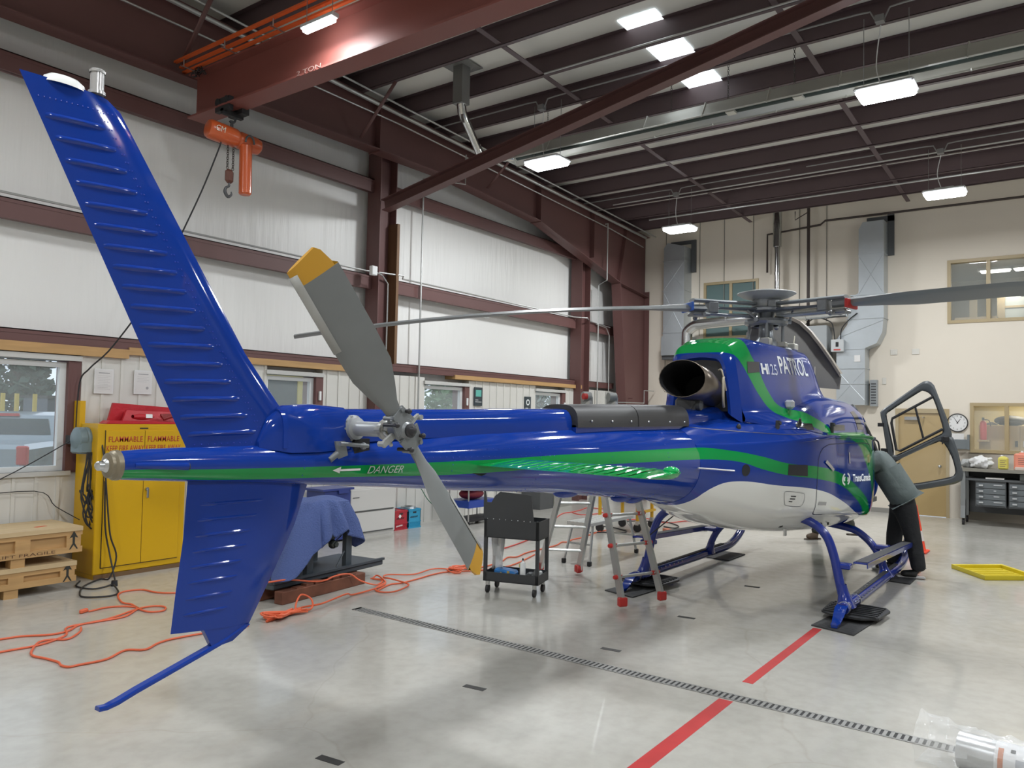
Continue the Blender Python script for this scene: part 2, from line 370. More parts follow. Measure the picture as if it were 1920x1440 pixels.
# girts -------------------------------------------------------------------------
def girt(z0, z1, x0, x1, yf=9.42):
    s = MB(); s.bb((x0, yf+.03, z0+.0), (x1, yf+.045, z1)); s.bb((x0, yf, z1-.012), (x1, LY, z1)); s.bb((x0, yf, z0), (x1, yf+.09, z0+.012)); s.bb((x0, yf, z1-.05), (x1, yf+.01, z1))
    s.bb((x0, yf+.005, z0+.01), (x1, yf+.03, z1-.01))
    return struct(s.build('girt', maroon))
for z0, z1 in ((5.58, 5.80), (3.97, 4.20), (2.64, 2.78)):
    for x0, x1 in ((X0, 8.92), (9.3, 15.35), (15.8, 17.2)): girt(z0, z1, x0, x1)
def ibeam(s, a, b, h, w, up=(0, 0, 1), tf=.015, tw=.012):
    a, b, up = Vector(a), Vector(b), Vector(up); d = (b-a).normalized(); sd = d.cross(up).normalized(); up = sd.cross(d)
    def bar(c0, c1, hw, hh):
        vs = [p + sd*x + up*z for p in (c0, c1) for x, z in ((-hw, -hh), (hw, -hh), (hw, hh), (-hw, hh))]
        s.add(vs, [(0, 1, 2, 3), (7, 6, 5, 4), (0, 4, 5, 1), (1, 5, 6, 2), (2, 6, 7, 3), (3, 7, 4, 0)])
    bar(a+up*(h/2-tf/2), b+up*(h/2-tf/2), w/2, tf/2); bar(a-up*(h/2-tf/2), b-up*(h/2-tf/2), w/2, tf/2); bar(a, b, tw/2, h/2-tf)
    return s
ply = M('plywood_strip', (.16, .085, .04), .6, noise=(3, .3, (3, 3, .6)))
for x in (9.1, 15.55):
    s = MB(); ibeam(s, (x, 9.42, 0), (x, 9.42, 6.3), .38, .3, up=(1, 0, 0)); c = struct(s.build('column', maroon)); 
    s = MB(); s.bb((x-.14, 9.245, 2.9), (x-.13, 9.26, 6.2))
s = MB(); s.bb((9.25, 9.2, 2.75), (9.31, 9.62, 5.1)); struct(s.build('plywood_guard', ply))
# corner frame: tapered column, haunch and rafter (plane y = 9.1) ------------------
FY = 9.12
def web(s, P, t=.014): s.prism([(x, FY-t/2, z) for x, z in P], (0, t, 0))
def flange(s, P, w=.26, t=.018):
    for (x0, z0), (x1, z1) in zip(P[:-1], P[1:]):
        d = Vector((x1-x0, 0, z1-z0)); n = Vector((-d.z, 0, d.x)).normalized()*t
        s.add([Vector((x, y, z)) + k*n for k in (0, 1) for x, y, z in ((x0, FY-w/2, z0), (x1, FY-w/2, z1), (x1, FY+w/2, z1), (x0, FY+w/2, z0))],
              [(0, 1, 2, 3), (7, 6, 5, 4), (0, 4, 5, 1), (1, 5, 6, 2), (2, 6, 7, 3), (3, 7, 4, 0)])
s = MB(); web(s, [(17.35, 0), (18.25, 0), (18.25, 5.2), (16.72, 5.2)]); flange(s, [(17.35, 0), (16.72, 5.2)]); flange(s, [(18.25, 5.2), (18.25, 0)])
s.bb((17.4, FY-.13, 2.4), (17.42, FY+.13, 2.42)); struct(s.build('column', maroon))
s = MB(); web(s, [(16.72, 5.2), (18.25, 5.2), (18.25, 6.62), (X0, roofz(X0)-.3), (X0, 5.95), (10.2, 6.15), (13.2, 5.97)])
flange(s, [(X0, 5.95), (10.2, 6.15), (13.2, 5.97), (16.72, 5.2)]); flange(s, [(18.25, 6.62), (X0, roofz(X0)-.3)]); flange(s, [(16.72, 5.2), (18.25, 5.05)])
flange(s, [(16.72, 5.22), (17.1, 6.65)], .2)
for x in (8.6, 13.2, 15.4): s.bb((x, FY-.13, 6.1 if x < 12 else 5.95 if x < 14 else 5.6), (x+.012, FY+.13, roofz(x)-.32))
struct(s.build('rafter', maroon))
# second frame off to the right and behind, holding the purlins
s = MB(); 
FY2 = -3.6
s.bb((X0, FY2-.12, 6.1), (BX, FY2+.12, 6.12)); s.bb((X0, FY2-.007, 6.1), (BX, FY2+.007, 6.6)); struct(s.build('rafter', maroon))
# purlins -----------------------------------------------------------------------
x = 10.22-13*1.035
while x < 18.2:
    z = roofz(x); s = MB()
    s.bb((x-.006, Y0, z-.29), (x+.006, LY, z-.0)); s.bb((x-.006, Y0, z-.29), (x+.07, LY, z-.282)); s.bb((x+.062, Y0, z-.29), (x+.07, LY, z-.27)); s.bb((x-.07, Y0, z-.01), (x, LY, z-.002))
    struct(s.build('purlin', maroon_d)); x += 1.035
def slope_bar(x0, x1, y, name='purlin_brace', w=.04, dz=.262, mat=maroon_d):
    s = MB(); s.add([(x, yy, roofz(x)-k) for x in (x0, x1) for yy, k in ((y-w, dz), (y+w, dz), (y+w, dz+.012), (y-w, dz+.012))],
                    [(0, 1, 2, 3), (7, 6, 5, 4), (0, 4, 5, 1), (1, 5, 6, 2), (2, 6, 7, 3), (3, 7, 4, 0)]); return struct(s.build(name, mat))
for y in (6.28, 2.9): slope_bar(1.5, 18.1, y)
# small flange kickers at the rafter
for x in (5.2, 8.2, 11.4):
    s = MB(); s.add([(x-.03, 8.25, roofz(x)-.27), (x+.03, 8.25, roofz(x)-.27), (x+.03, 9.0, 6.2), (x-.03, 9.0, 6.2)], [(0, 1, 2, 3)])
    o = struct(s.build('kicker_brace', maroon, solid=.008))
# long diagonal strut from the wall column up to the roof
s = MB(); ibeam(s, (8.95, 9.2, 5.33), (9.02, 1.9, 6.74), .19, .17); struct(s.build('roof_strut', maroon))
# hoist beam ----------------------------------------------------------------------
HBX = 5.42; hb_m = M('hoist_beam_red', (.20, .062, .05), .5, noise=(1.2, .15))
s = MB(); ibeam(s, (HBX, 8.98, 5.84), (HBX, -5.2, 5.84), .56, .26, tf=.022, tw=.014); o = struct(s.build('hoist_beam', hb_m))
text_obj('2 TON', 'lettering', M('faded_lettering', (.22, .14, .12), .7), o, (HBX-.135, 6.85, 5.566), (0, -1, 0), (0, 0, 1), .05, .40)
# orange festoon track on the near side of the beam top
org = M('orange_track', (.62, .11, .025), .4)
s = MB()
for dx, dz in ((-.2, 6.19), (-.27, 6.235), (-.155, 6.145)): s.bb((HBX+dx-.022, -5, dz-.012), (HBX+dx+.022, 9.05, dz+.012))
tr = tag(s.build('festoon_track', org), 'orange conductor track bars running along the top of the hoist beam', 'rail')
s = MB()
for y in (8.85, 8.0, 7.1, 4.6, 3.1, 1.6):
    s = MB(); s.bb((HBX-.32, y-.02, 6.1205), (HBX-.1, y, 6.129)); s.cyl((HBX-.28, y-.01, 6.125), (HBX-.28, y-.01, 6.215), .008, n=8); s.build('clamp', steel, tr)
# ================================================================== HELICOPTER
HY = 2.97
heli = thing('helicopter', 'large blue helicopter with green swooshes and white belly parked on its skids', 'helicopter', (9.11, HY, 0))
def fcurve_paint():
    """blue paint with the livery: green bands and white belly laid out along the length (x) and height (z) of the airframe"""
    m = bpy.data.materials.new('helicopter_livery'); m.use_nodes = True; nt = m.node_tree; b = nt.nodes['Principled BSDF']
    b.inputs['Roughness'].default_value = .07; b.inputs['Specular IOR Level'].default_value = .45
    L = nt.links.new; N = nt.nodes.new
    tc = N('ShaderNodeTexCoord'); sp = N('ShaderNodeSeparateXYZ'); L(tc.outputs['Object'], sp.inputs[0])
    X1, X2 = 1.0, 13.0
    t = N('ShaderNodeMapRange'); t.inputs[1].default_value = X1; t.inputs[2].default_value = X2; L(sp.outputs[0], t.inputs[0])
    def crv_node(pts):
        c = N('ShaderNodeFloatCurve'); cm = c.mapping; cu = cm.curves[0]
        P = [((x-X1)/(X2-X1), z/3) for x, z in pts]
        cu.points[0].location = P[0]; cu.points[1].location = P[-1]
        for p in P[1:-1]: cu.points.new(*p)
        for p in cu.points: p.handle_type = 'AUTO_CLAMPED'
        cm.extend = 'HORIZONTAL'; cm.update(); L(t.outputs[0], c.inputs['Value'])
        k = N('ShaderNodeMath'); k.operation = 'MULTIPLY'; k.inputs[1].default_value = 3; L(c.outputs[0], k.inputs[0]); return k.outputs[0]
    def op(o, a, c):
        k = N('ShaderNodeMath'); k.operation = o
        for i, q in enumerate((a, c)):
            if isinstance(q, (int, float)): k.inputs[i].default_value = q
            else: L(q, k.inputs[i])
        return k.outputs[0]
    z, x = sp.outputs[2], sp.outputs[0]
    def band(lo, hi): return op('MULTIPLY', op('GREATER_THAN', z, crv_node(lo)), op('LESS_THAN', z, crv_node(hi)))
    g = None
    for lo, hi in LIV_GREEN:
        q = band(lo, hi); g = q if g is None else op('MAXIMUM', g, q)
    wht = None
    for lo, hi in LIV_WHITE:
        q = band(lo, hi); wht = q if wht is None else op('MAXIMUM', wht, q)
    m1 = N('ShaderNodeMix'); m1.data_type = 'RGBA'; m1.inputs[6].default_value = (.0065, .036, .26, 1); m1.inputs[7].default_value = (.004, .255, .055, 1); L(g, m1.inputs[0])
    m2 = N('ShaderNodeMix'); m2.data_type = 'RGBA'; m2.inputs[7].default_value = (.76, .77, .74, 1); L(m1.outputs[2], m2.inputs[6]); L(wht, m2.inputs[0])
    L(m2.outputs[2], b.inputs['Base Color']); return m
LIV_GREEN = [
 ([(1.0, 1.655), (1.52, 1.66), (1.9, 1.635), (2.49, 1.618), (3.5, 1.592), (4.4, 1.598), (5.3, 1.592), (6.35, 1.585), (6.8, 1.56), (7.14, 1.48), (7.5, 1.416), (8.0, 1.363), (8.65, 1.265), (9.18, 1.116), (9.58, .966), (9.85, .8), (13, .5)],
  [(1.0, 1.69), (1.52, 1.694), (1.9, 1.682), (2.49, 1.672), (3.5, 1.668), (4.4, 1.678), (5.3, 1.682), (6.35, 1.684), (6.8, 1.65), (7.14, 1.597), (7.5, 1.527), (8.0, 1.484), (8.65, 1.393), (9.18, 1.262), (9.82, 1.04), (10.15, .85), (13, .6)]),
 ([(1, 2.60), (7.1, 2.58), (7.2, 2.56), (7.33, 2.47), (7.43, 2.357), (7.6, 2.155), (7.78, 2.017), (8.0, 1.95), (8.2, 1.885), (8.5, 1.81), (8.7, 1.74), (13, 1.7)],
  [(1, 2.79), (7.3, 2.79), (7.45, 2.76), (7.55, 2.59), (7.67, 2.449), (7.82, 2.215), (7.99, 2.074), (8.3, 2.032), (8.47, 1.958), (8.65, 1.89), (8.85, 1.81), (8.95, 1.74), (13, 1.7)]),
 ([(1, 2), (8.8, 2), (8.82, 1.80), (8.9, 1.782), (9.5, 1.667), (9.76, 1.476), (10.04, 1.245), (10.2, 1.0), (10.3, .86), (10.33, 2), (13, 2)],
  [(1, 1), (8.8, 1), (8.82, 1.81), (10.3, 1.81), (10.33, 1), (13, 1)]),
 ([(1, 2), (10.34, 2), (10.36, 1.4), (10.8, 1.12), (10.82, 2), (13, 2)], [(1, 1), (10.34, 1), (10.36, 1.6), (10.8, 1.36), (10.82, 1), (13, 1)]),
]
LIV_WHITE = [([(1.0, .0), (13, 0)], [(1.0, .5), (6.2, .9), (6.4, 1.15), (6.56, 1.329), (6.8, 1.38), (7.36, 1.325), (8.0, 1.258), (8.74, 1.091), (9.3, .94), (9.7, .83), (9.95, .3), (13, .1)])]
livery = fcurve_paint()
def loft(s, secs, nx=6, npf=5, cap0=True, cap1=True, side=2, mirror=True):
    """secs: (x, [(w, z)...]) half outlines from bottom centre to top centre"""
    K = len(secs); A = np.array([[list(p) for p in pr] for _, pr in secs], float); X = np.array([x for x, _ in secs], float)
    def spl(T, V, t):   # monotone-ish catmull in t over knots T
        i = int(np.clip(np.searchsorted(T, t)-1, 0, len(T)-2)); h = T[i+1]-T[i]; u = (t-T[i])/h
        m0 = (V[i+1]-V[i])/h if i == 0 else (V[i+1]-V[i-1])/(T[i+1]-T[i-1]); m1 = (V[i+1]-V[i])/h if i == len(T)-2 else (V[i+2]-V[i])/(T[i+2]-T[i])
        return (2*u**3-3*u**2+1)*V[i] + (u**3-2*u**2+u)*h*m0 + (-2*u**3+3*u**2)*V[i+1] + (u**3-u**2)*h*m1
    rows = []
    for a in range(K-1):
        for j in range(nx + (1 if a == K-2 else 0)):
            x = X[a] + (X[a+1]-X[a])*j/nx; pr = spl(X, A, x)
            P = [Vector((0, w, z)) for w, z in pr]
            q = crv(P, npf); half = [(x, max(p.y, 0), p.z) for p in q]
            ring = [(p[0], HY - p[1], p[2]) for p in half] + [(p[0], HY + p[1], p[2]) for p in half[-2:0:-1]]
            rows.append(ring)
    s.grid(rows, True, True); n = len(rows[0]); base = len(s.v)
    if cap0: s.add(rows[0], [tuple(range(n))], False)
    if cap1: s.add(rows[-1], [tuple(range(n-1, -1, -1))], False)
    return rows
BODY = [
 (6.35, [(0.000, 1.183), (0.119, 1.204), (0.232, 1.272), (0.314, 1.383), (0.347, 1.530), (0.309, 1.688), (0.237, 1.784), (0.163, 1.836), (0.084, 1.867), (0.000, 1.877)]),
 (6.6, [(0, 1.10), (.14, 1.105), (.29, 1.185), (.385, 1.335), (.415, 1.52), (.385, 1.69), (.32, 1.79), (.23, 1.86), (.11, 1.90), (0, 1.905)]),
 (6.9, [(0, 1.03), (.2, 1.04), (.38, 1.12), (.5, 1.30), (.54, 1.50), (.50, 1.69), (.42, 1.80), (.32, 1.87), (.17, 1.92), (0, 1.93)]),
 (7.4, [(0, .90), (.3, .92), (.54, 1.02), (.67, 1.24), (.71, 1.5), (.68, 1.71), (.59, 1.83), (.46, 1.91), (.25, 1.97), (0, 1.98)]),
 (7.9, [(0, .80), (.4, .83), (.68, .97), (.82, 1.14), (.86, 1.45), (.85, 1.74), (.75, 1.84), (.62, 1.92), (.4, 2.0), (0, 2.01)]),
 (8.4, [(0, .73), (.47, .77), (.77, .93), (.91, 1.04), (.93, 1.4), (.92, 1.76), (.82, 1.80), (.73, 1.96), (.52, 2.1), (0, 2.14)]),
 (9.3, [(0, .66), (.5, .70), (.8, .86), (.935, .95), (.95, 1.35), (.93, 1.75), (.83, 1.78), (.75, 2.02), (.52, 2.21), (0, 2.27)]),
 (10.1, [(0, .62), (.5, .66), (.8, .78), (.93, .87), (.95, 1.3), (.93, 1.73), (.84, 1.76), (.76, 2.02), (.55, 2.2), (0, 2.27)]),
 (10.7, [(0, .60), (.46, .63), (.7, .73), (.84, .88), (.88, 1.25), (.87, 1.68), (.81, 1.75), (.72, 2.02), (.5, 2.17), (0, 2.23)]),
 (11.4, [(0, .62), (.4, .65), (.62, .76), (.76, .95), (.79, 1.22), (.77, 1.5), (.73, 1.62), (.60, 1.86), (.36, 1.99), (0, 2.04)]),
 (12.0, [(0, .70), (.3, .72), (.46, .83), (.56, 1.0), (.57, 1.18), (.54, 1.34), (.48, 1.42), (.37, 1.53), (.22, 1.6), (0, 1.63)]),
 (12.4, [(0, .98), (.06, .98), (.1, 1.01), (.13, 1.06), (.14, 1.1), (.13, 1.14), (.12, 1.16), (.09, 1.19), (.05, 1.2), (0, 1.2)]),
]
def ledge(x, P):
    t = min(1, max(0, (x-7.3)/.8)); a, b_, c = P[5], P[6], P[7]
    l = lambda p, q, k: (p[0]+(q[0]-p[0])*k, p[1]+(q[1]-p[1])*k)
    e1 = l(a, b_, .3); e1s = (a[0]-.004, a[1]+.018); e2 = l(a, b_, .6); e2s = (a[0]-.02, a[1]+.03); e3 = l(b_, c, .15); e3s = (b_[0]-.006, b_[1]+.02)
    return P[:6] + [l(e1, e1s, t), l(e2, e2s, t), b_, l(e3, e3s, t)] + P[7:]
BODY = [(x, ledge(x, P)) for x, P in BODY]
s = MB(); rows = loft(s, BODY, nx=10, npf=6, cap0=True, cap1=True)
# glass for the front, and the open front door hole on the right side
n = len(rows[0])
fs, mi, sm = [], [], []
for f, q, w_ in zip(s.f, s.mi, s.sm):
    c = Vector((0, 0, 0))
    for i in f: c += Vector(s.v[i])
    c /= len(f)
    if len(f) == 4 and 10.52 < c.x < 11.62 and c.y < HY-.3 and .78 < c.z < 1.98 - .12*(c.x-10.5): continue
    if len(f) == 4 and c.x > 10.62 and c.z > (1.22 if c.x > 11.3 else 1.32) and (abs(c.y-HY) > .1) and not (11.55 < c.x < 11.66 or 10.62 < c.x < 10.72): q = 1 if (c.z < 2.0 or c.x > 11.2) else 0
    if len(f) == 4 and c.y > HY+.3 and 9.5 < c.x < 10.5 and 1.35 < c.z < 2.0: q = 1
    fs.append(f); mi.append(q); sm.append(w_)
s.f, s.mi, s.sm = fs, mi, sm
body = s.build('fuselage', [livery, glass], heli, solid=.03)
# dark cabin interior
s = MB(); s.bb((9.5, HY-.72, .86), (11.6, HY+.72, .92)); s.bb((9.45, HY-.75, .9), (9.5, HY+.75, 1.75)); s.bb((11.25, HY-.55, .92), (11.65, HY+.55, 1.32), .05)
s.build('cabin_floor', grey_d, body)
for y in (-.35, .35):
    s = MB(); s.box((10.55, HY+y, 1.12), (.5, .48, .16), bev=.04); s.box((10.28, HY+y, 1.45), (.14, .46, .7), (0, -.15, 0), bev=.04); s.box((10.2, HY+y, 1.86), (.1, .25, .18), bev=.03)
    s.build('seat', M('seat_fabric', (.09, .085, .085), .8), body)
# tail boom --------------------------------------------------------------------
BOOM = [(1.515, .054, 1.709), (1.6, .061, 1.708), (2.2, .09, 1.69), (2.86, .135, 1.68), (3.6, .185, 1.66), (4.35, .225, 1.64), (5.2, .275, 1.60), (5.9, .315, 1.56), (6.36, .345, 1.53)]
s = MB(); rr = []
for x, r, z in BOOM: rr.append([(x, HY + r*math.cos(a), z + r*math.sin(a)) for a in [2*PI*i/40 for i in range(40)]])
s.grid(rr, True, True)
boom = s.build('tail_boom', livery, heli)
s = MB(); s.lathe((1.5, HY, 1.71), (-1, 0, 0), [(.03, -.02), (.03, .02), (.024, .03), (.019, .036), (.018, .055), (.012, .062), (.0, .066)], 20); s.build('tail_light', steel, boom)
s = MB(); s.lathe((1.5, HY, 1.71), (-1, 0, 0), [(.0, -.018), (.0585, -.018), (.057, .0), (.048, .008), (.048, .02), (.036, .025), (.0, .026)], 20); s.build('tail_ring', M('ring_brass', (.25, .22, .16), .4, .6), boom)
s = MB(); s.cyl((1.56, HY-.05, 1.71), (1.76, HY-.085, 1.70), .012, .016); s.build('antenna_tube', blue_p, boom)
s = MB(); s.cyl((1.7595, HY-.085, 1.70), (1.764, HY-.0856, 1.70), .0145, n=12); s.build('tube_opening', dark, boom)
# riveted rings and seams
s = MB()
def boom_at(x):
    X = [b[0] for b in BOOM]; return np.interp(x, X, [b[1] for b in BOOM]), np.interp(x, X, [b[2] for b in BOOM])
riv = MB()
for x in (2.33, 3.3, 4.1, 4.95, 5.8):
    r, z = boom_at(x); k = int(2*PI*r/.035)
    for i in range(k):
        a = 2*PI*i/k
        if math.cos(a) < .2: riv.sphere((x, HY+r*math.cos(a), z+r*math.sin(a)), .0035, 5, 3)
for x in np.arange(3.0, 4.3, .05):
    r, z = boom_at(x)
    for a in (-2.75, -3.0): riv.sphere((x, HY+r*math.cos(a), z-r*math.sin(a)), .0035, 5, 3)
o = riv.build('rivets', M('rivet_blue', (.03, .06, .4), .2, coat=.5), boom); o['kind'] = 'stuff'
# drive shaft cover along the boom top
def arch(s, secs, n=14, y=HY, cap=True):
    rows = []
    for x, w, z0, z1 in secs:
        row = [(x, y-w, z0)]
        for i in range(n+1):
            a = PI*i/n; row.append((x, y - w*math.copysign(abs(math.cos(a))**.62, math.cos(a)), z0+(z1-z0)*(.18+.82*abs(math.sin(a))**.8)))
        row.append((x, y+w, z0)); rows.append(row)
    s.grid(rows, True)
    if cap:
        for r in (rows[0], rows[-1]): s.add(r, [tuple(range(len(r)))], False)
s = MB(); arch(s, [(2.22, .085, 1.76, 1.94), (2.9, .095, 1.79, 1.95), (3.75, .105, 1.81, 1.965), (3.76, .107, 1.81, 1.967), (4.72, .12, 1.83, 1.985)])
cov = s.build('driveshaft_cover', blue_p, heli)
s = MB(); arch(s, [(6.45, .15, 1.83, 2.0), (7.0, .19, 1.86, 2.04), (7.5, .3, 1.88, 2.1)]); s.build('driveshaft_cover', blue_p, heli)
s = MB(); arch(s, [(4.62, .165, 1.855, 2.015), (5.52, .17, 1.86, 2.035)]); arch(s, [(5.53, .172, 1.86, 2.035), (6.5, .172, 1.865, 2.05)])
bc = s.build('oil_cooler_cover', M('satin_black_cover', (.03, .03, .032), .5), heli)
for x in (4.8, 5.1, 5.4, 5.7, 6.1, 6.4): s = MB(); s.sphere((x, HY-.172, 1.90), .009, 8, 6); s.build('screw', steel, bc)
s = MB(); s.bb((4.62, HY-.15, 1.80), (6.5, HY+.15, 1.87)); s.build('cover_rail', blue_p, bc)
# engine and gearbox cowling ------------------------------------------------------
COWL = [
 (7.22, [(.40, 1.90), (.39, 2.04), (.37, 2.2), (.345, 2.38), (.31, 2.54), (.25, 2.64), (.13, 2.67), (0, 2.68)]),
 (7.5, [(.52, 1.86), (.46, 2.02), (.42, 2.2), (.38, 2.4), (.34, 2.6), (.28, 2.72), (.16, 2.745), (0, 2.75)]),
 (7.9, [(.68, 1.82), (.54, 2.0), (.46, 2.2), (.41, 2.42), (.37, 2.62), (.31, 2.73), (.18, 2.752), (0, 2.755)]),
 (8.5, [(.76, 1.84), (.60, 2.04), (.49, 2.22), (.435, 2.43), (.385, 2.63), (.32, 2.735), (.19, 2.757), (0, 2.76)]),
 (9.36, [(.70, 1.98), (.60, 2.13), (.50, 2.27), (.44, 2.45), (.385, 2.64), (.32, 2.735), (.19, 2.757), (0, 2.76)]),
 (9.62, [(.6, 2.08), (.55, 2.18), (.48, 2.30), (.43, 2.46), (.375, 2.62), (.31, 2.70), (.18, 2.72), (0, 2.725)]),
 (9.85, [(.55, 2.1), (.5, 2.18), (.44, 2.26), (.39, 2.34), (.34, 2.42), (.28, 2.46), (.17, 2.475), (0, 2.48)]),
 (10.0, [(.5, 2.12), (.45, 2.17), (.38, 2.21), (.33, 2.24), (.28, 2.26), (.22, 2.275), (.12, 2.28), (0, 2.285)]),
]
s = MB()
secs = [(x, [(0, p[0][1])] + p) for x, p in COWL]
loft(s, secs, nx=8, npf=5, cap0=False)
cowl = s.build('engine_cowling', livery, heli)
# rear end of the cowling: rounded shell with the exhaust opening
s = MB(); rows = []
full = crv([Vector((7.22, w, z)) for w, z in COWL[0][1]], 5)
ring = [(7.22, HY-p.y, p.z) for p in full] + [(7.22, HY+p.y, p.z) for p in full[-2::-1]]
ec = Vector((7.3, HY, 2.2))
for t, dx in ((0, 0), (.25, -.05), (.5, -.08), (.7, -.07), (.8, -.02)):
    rows.append([(p[0]+dx, ec.y+(p[1]-ec.y)*(1-t*.42), ec.z+(p[2]-ec.z)*(1-t*.45)) for p in ring])
s.grid(rows, True); s.build('cowling_tail', livery, cowl)
s = MB(); s.add(rows[-1], [tuple(range(len(ring)))]); s.box((7.5, HY, 2.1), (.3, .5, .4)); s.build('engine_bay', dark, cowl)
# exhaust
exm = M('exhaust_metal', (.20, .17, .14), .32, .9, noise=(5, .3)); blk = M('matt_black', (.008, .008, .01), .8)  # near-black matt finish, used inside the exhaust and for the gap block
def oval(c, a, b, x, n=28): return [(x + .0*math.sin(2*PI*i/n), c[0] + a*math.cos(2*PI*i/n), c[1] + b*math.sin(2*PI*i/n)) for i in range(n)]
s = MB()
EX = [(7.45, HY-.02, 2.16, .16, .14), (7.15, HY-.05, 2.20, .19, .16), (6.85, HY-.08, 2.255, .215, .165), (6.5, HY-.10, 2.29, .225, .17)]
s.grid([oval((y, z), a, b, x) for x, y, z, a, b in EX], True, True)
ex = s.build('exhaust_pipe', exm, heli, solid=.006, rec=True)
s = MB(); s.grid([oval((y, z), a-.008, b-.008, x) for x, y, z, a, b in EX[::-1]], True, True); s.add(oval((HY-.05, 2.2), .18, .15, 7.1), [tuple(range(28))]); s.build('exhaust_inside', blk, ex)
s = MB(); s.prism([(6.75, HY-.1, 1.98), (7.2, HY-.1, 1.98), (7.05, HY-.1, 2.14), (6.85, HY-.1, 2.16)], (0, .02, 0)); s.cyl((6.85, HY-.14, 2.06), (6.85, HY+.05, 2.06), .05); s.box((6.95, HY, 2.06), (.35, .2, .14), bev=.03)
s.build('exhaust_bracket', grey_d, heli)
s = MB(); s.tube([(7.12, HY-.25, 2.33), (6.98, HY-.3, 2.3), (6.98, HY-.3, 2.12), (7.1, HY-.26, 2.05)], .012, sub=5); s.tube([(7.12, HY-.2, 2.4), (7.0, HY-.28, 2.38), (7.05, HY-.3, 2.2)], .008, sub=4)
s.build('drain_hose', M('hose_tan', (.4, .36, .28), .5), heli)
# fins -----------------------------------------------------------------------------
def fin_shape(s, prof, thick, y0=HY, n=12):
    """prof: list of (xrear, zrear, xfront, zfront, thickness)"""
    rows = []
    for xr, zr, xf, zf, th in prof:
        up, lo = [], []
        for i in range(n+1):
            t = i/n; x = xf + (xr-xf)*t; z = zf + (zr-zf)*t; h = th*(1.48*math.sqrt(max(t, 0)) - 1.0*t - .48*t**3 + .06*t)
            up.append((x, y0-h, z)); lo.append((x, y0+h, z))
        rows.append(up + lo[-2:0:-1])
    s.grid(rows, True, True); s.add(rows[0], [tuple(range(len(rows[0])))], False); s.add(rows[-1], [tuple(range(len(rows[-1])-1, -1, -1))], False)
    return rows
s = MB()
FZ = [0, .12, .3, .5, .7, .9, .96, 1.0]
FR, FF = (1.8, 1.765), (2.33, 1.78)     # base rear, base front
TR, TF = (1.12, 3.10), (1.44, 3.115)     # top rear, top front
prof = []
for t in FZ:
    f0 = FF[0] + (TF[0]-FF[0])*t + (.04 if t < .2 else .0)
    prof.append((FR[0]+(TR[0]-FR[0])*t, FR[1]+(TR[1]-FR[1])*t, f0 - (.015 if t == 1 else 0), FF[1]+(TF[1]-FF[1])*t - (.0 if t < 1 else .02), .052-.014*t))
fin_shape(s, prof, .05)
fin = s.build('vertical_fin', blue_p, heli)
def fin_pt(t, c, off=0):   # t up, c chord from front 0 to rear 1
    r = Vector((FR[0]+(TR[0]-FR[0])*t, 0, FR[1]+(TR[1]-FR[1])*t)); f = Vector((FF[0]+(TF[0]-FF[0])*t, 0, FF[1]+(TF[1]-FF[1])*t))
    p = f.lerp(r, c); th = .052-.014*t; h = th*(1.48*math.sqrt(c) - c - .48*c**3 + .06*c); return Vector((p.x, HY-h-off, p.z))
for k in range(17):
    t = .045 + k*.0535; s = MB(); N_ = 14; rw = []
    for i in range(N_+1):
        c = .34 + .60*i/N_; e = math.sin(PI*min(1, max(0, i/N_)))**.4 if 0 < i < N_ else 0
        p = fin_pt(t + .012*(c-.6)*0, c); a = .0085*e
        rw.append([p + Vector((0, .002, .0125)), p + Vector((0, -a*.75, .006)), p + Vector((0, -a, 0)), p + Vector((0, -a*.75, -.006)), p + Vector((0, .002, -.0125))])
    s.grid(rw, True); s.build('stiffener_bead', blue_p, fin)
riv = MB()
for i in range(48):
    t = .02 + i*.02
    riv.sphere(fin_pt(t, .27), .0035, 5, 3); riv.sphere(fin_pt(t, .30), .003, 5, 3)
for i in range(16): riv.sphere(fin_pt(.945, .1+.055*i), .0032, 5, 3); riv.sphere(fin_pt(.012, .1+.055*i), .0032, 5, 3)
o = riv.build('fin_rivets', M('rivet_blue'), fin); o['kind'] = 'stuff'
s = MB(); s.lathe((1.27, HY, 3.09), (0, 0, 1), [(.075, 0), (.07, .02), (.05, .034), (.02, .04), (0, .041)], 20)
for i in range(len(s.v)): v = s.v[i]; s.v[i] = (1.27+(v[0]-1.27)*1.0, HY+(v[1]-HY)*.45, v[2])
s.build('fin_fairing', white_p, fin)
s = MB(); s.cyl((1.385, HY, 3.10), (1.385, HY, 3.185), .024, n=20); s.lathe((1.385, HY, 3.1), (0, 0, 1), [(.027, .082), (.028, .09), (.024, .095), (0, .096)], 20); s.lathe((1.385, HY, 3.1), (0, 0, 1), [(.03, .0), (.03, .012), (.024, .014)], 20)
s.build('beacon_light', M('ribbed_glass', (.5, .5, .5), .25, .5), fin)
# fairing where the fin meets the boom
s = MB()
rows = []
for x, w, z0, z1 in ((2.12, .045, 1.76, 1.80), (2.17, .065, 1.755, 1.90), (2.26, .09, 1.74, 1.955), (2.42, .1, 1.74, 1.965), (2.6, .1, 1.75, 1.955)):
    rows.append([(x, HY-w, z0)] + [(x, HY-w*math.copysign(abs(math.cos(a))**.6, math.cos(a)), z0+(z1-z0)*abs(math.sin(a))**.6) for a in [PI*i/12 for i in range(13)]] + [(x, HY+w, z0)])
s.grid(rows, True); s.add(rows[0], [tuple(range(len(rows[0])))], True); s.build('fin_fairing', blue_p, heli)
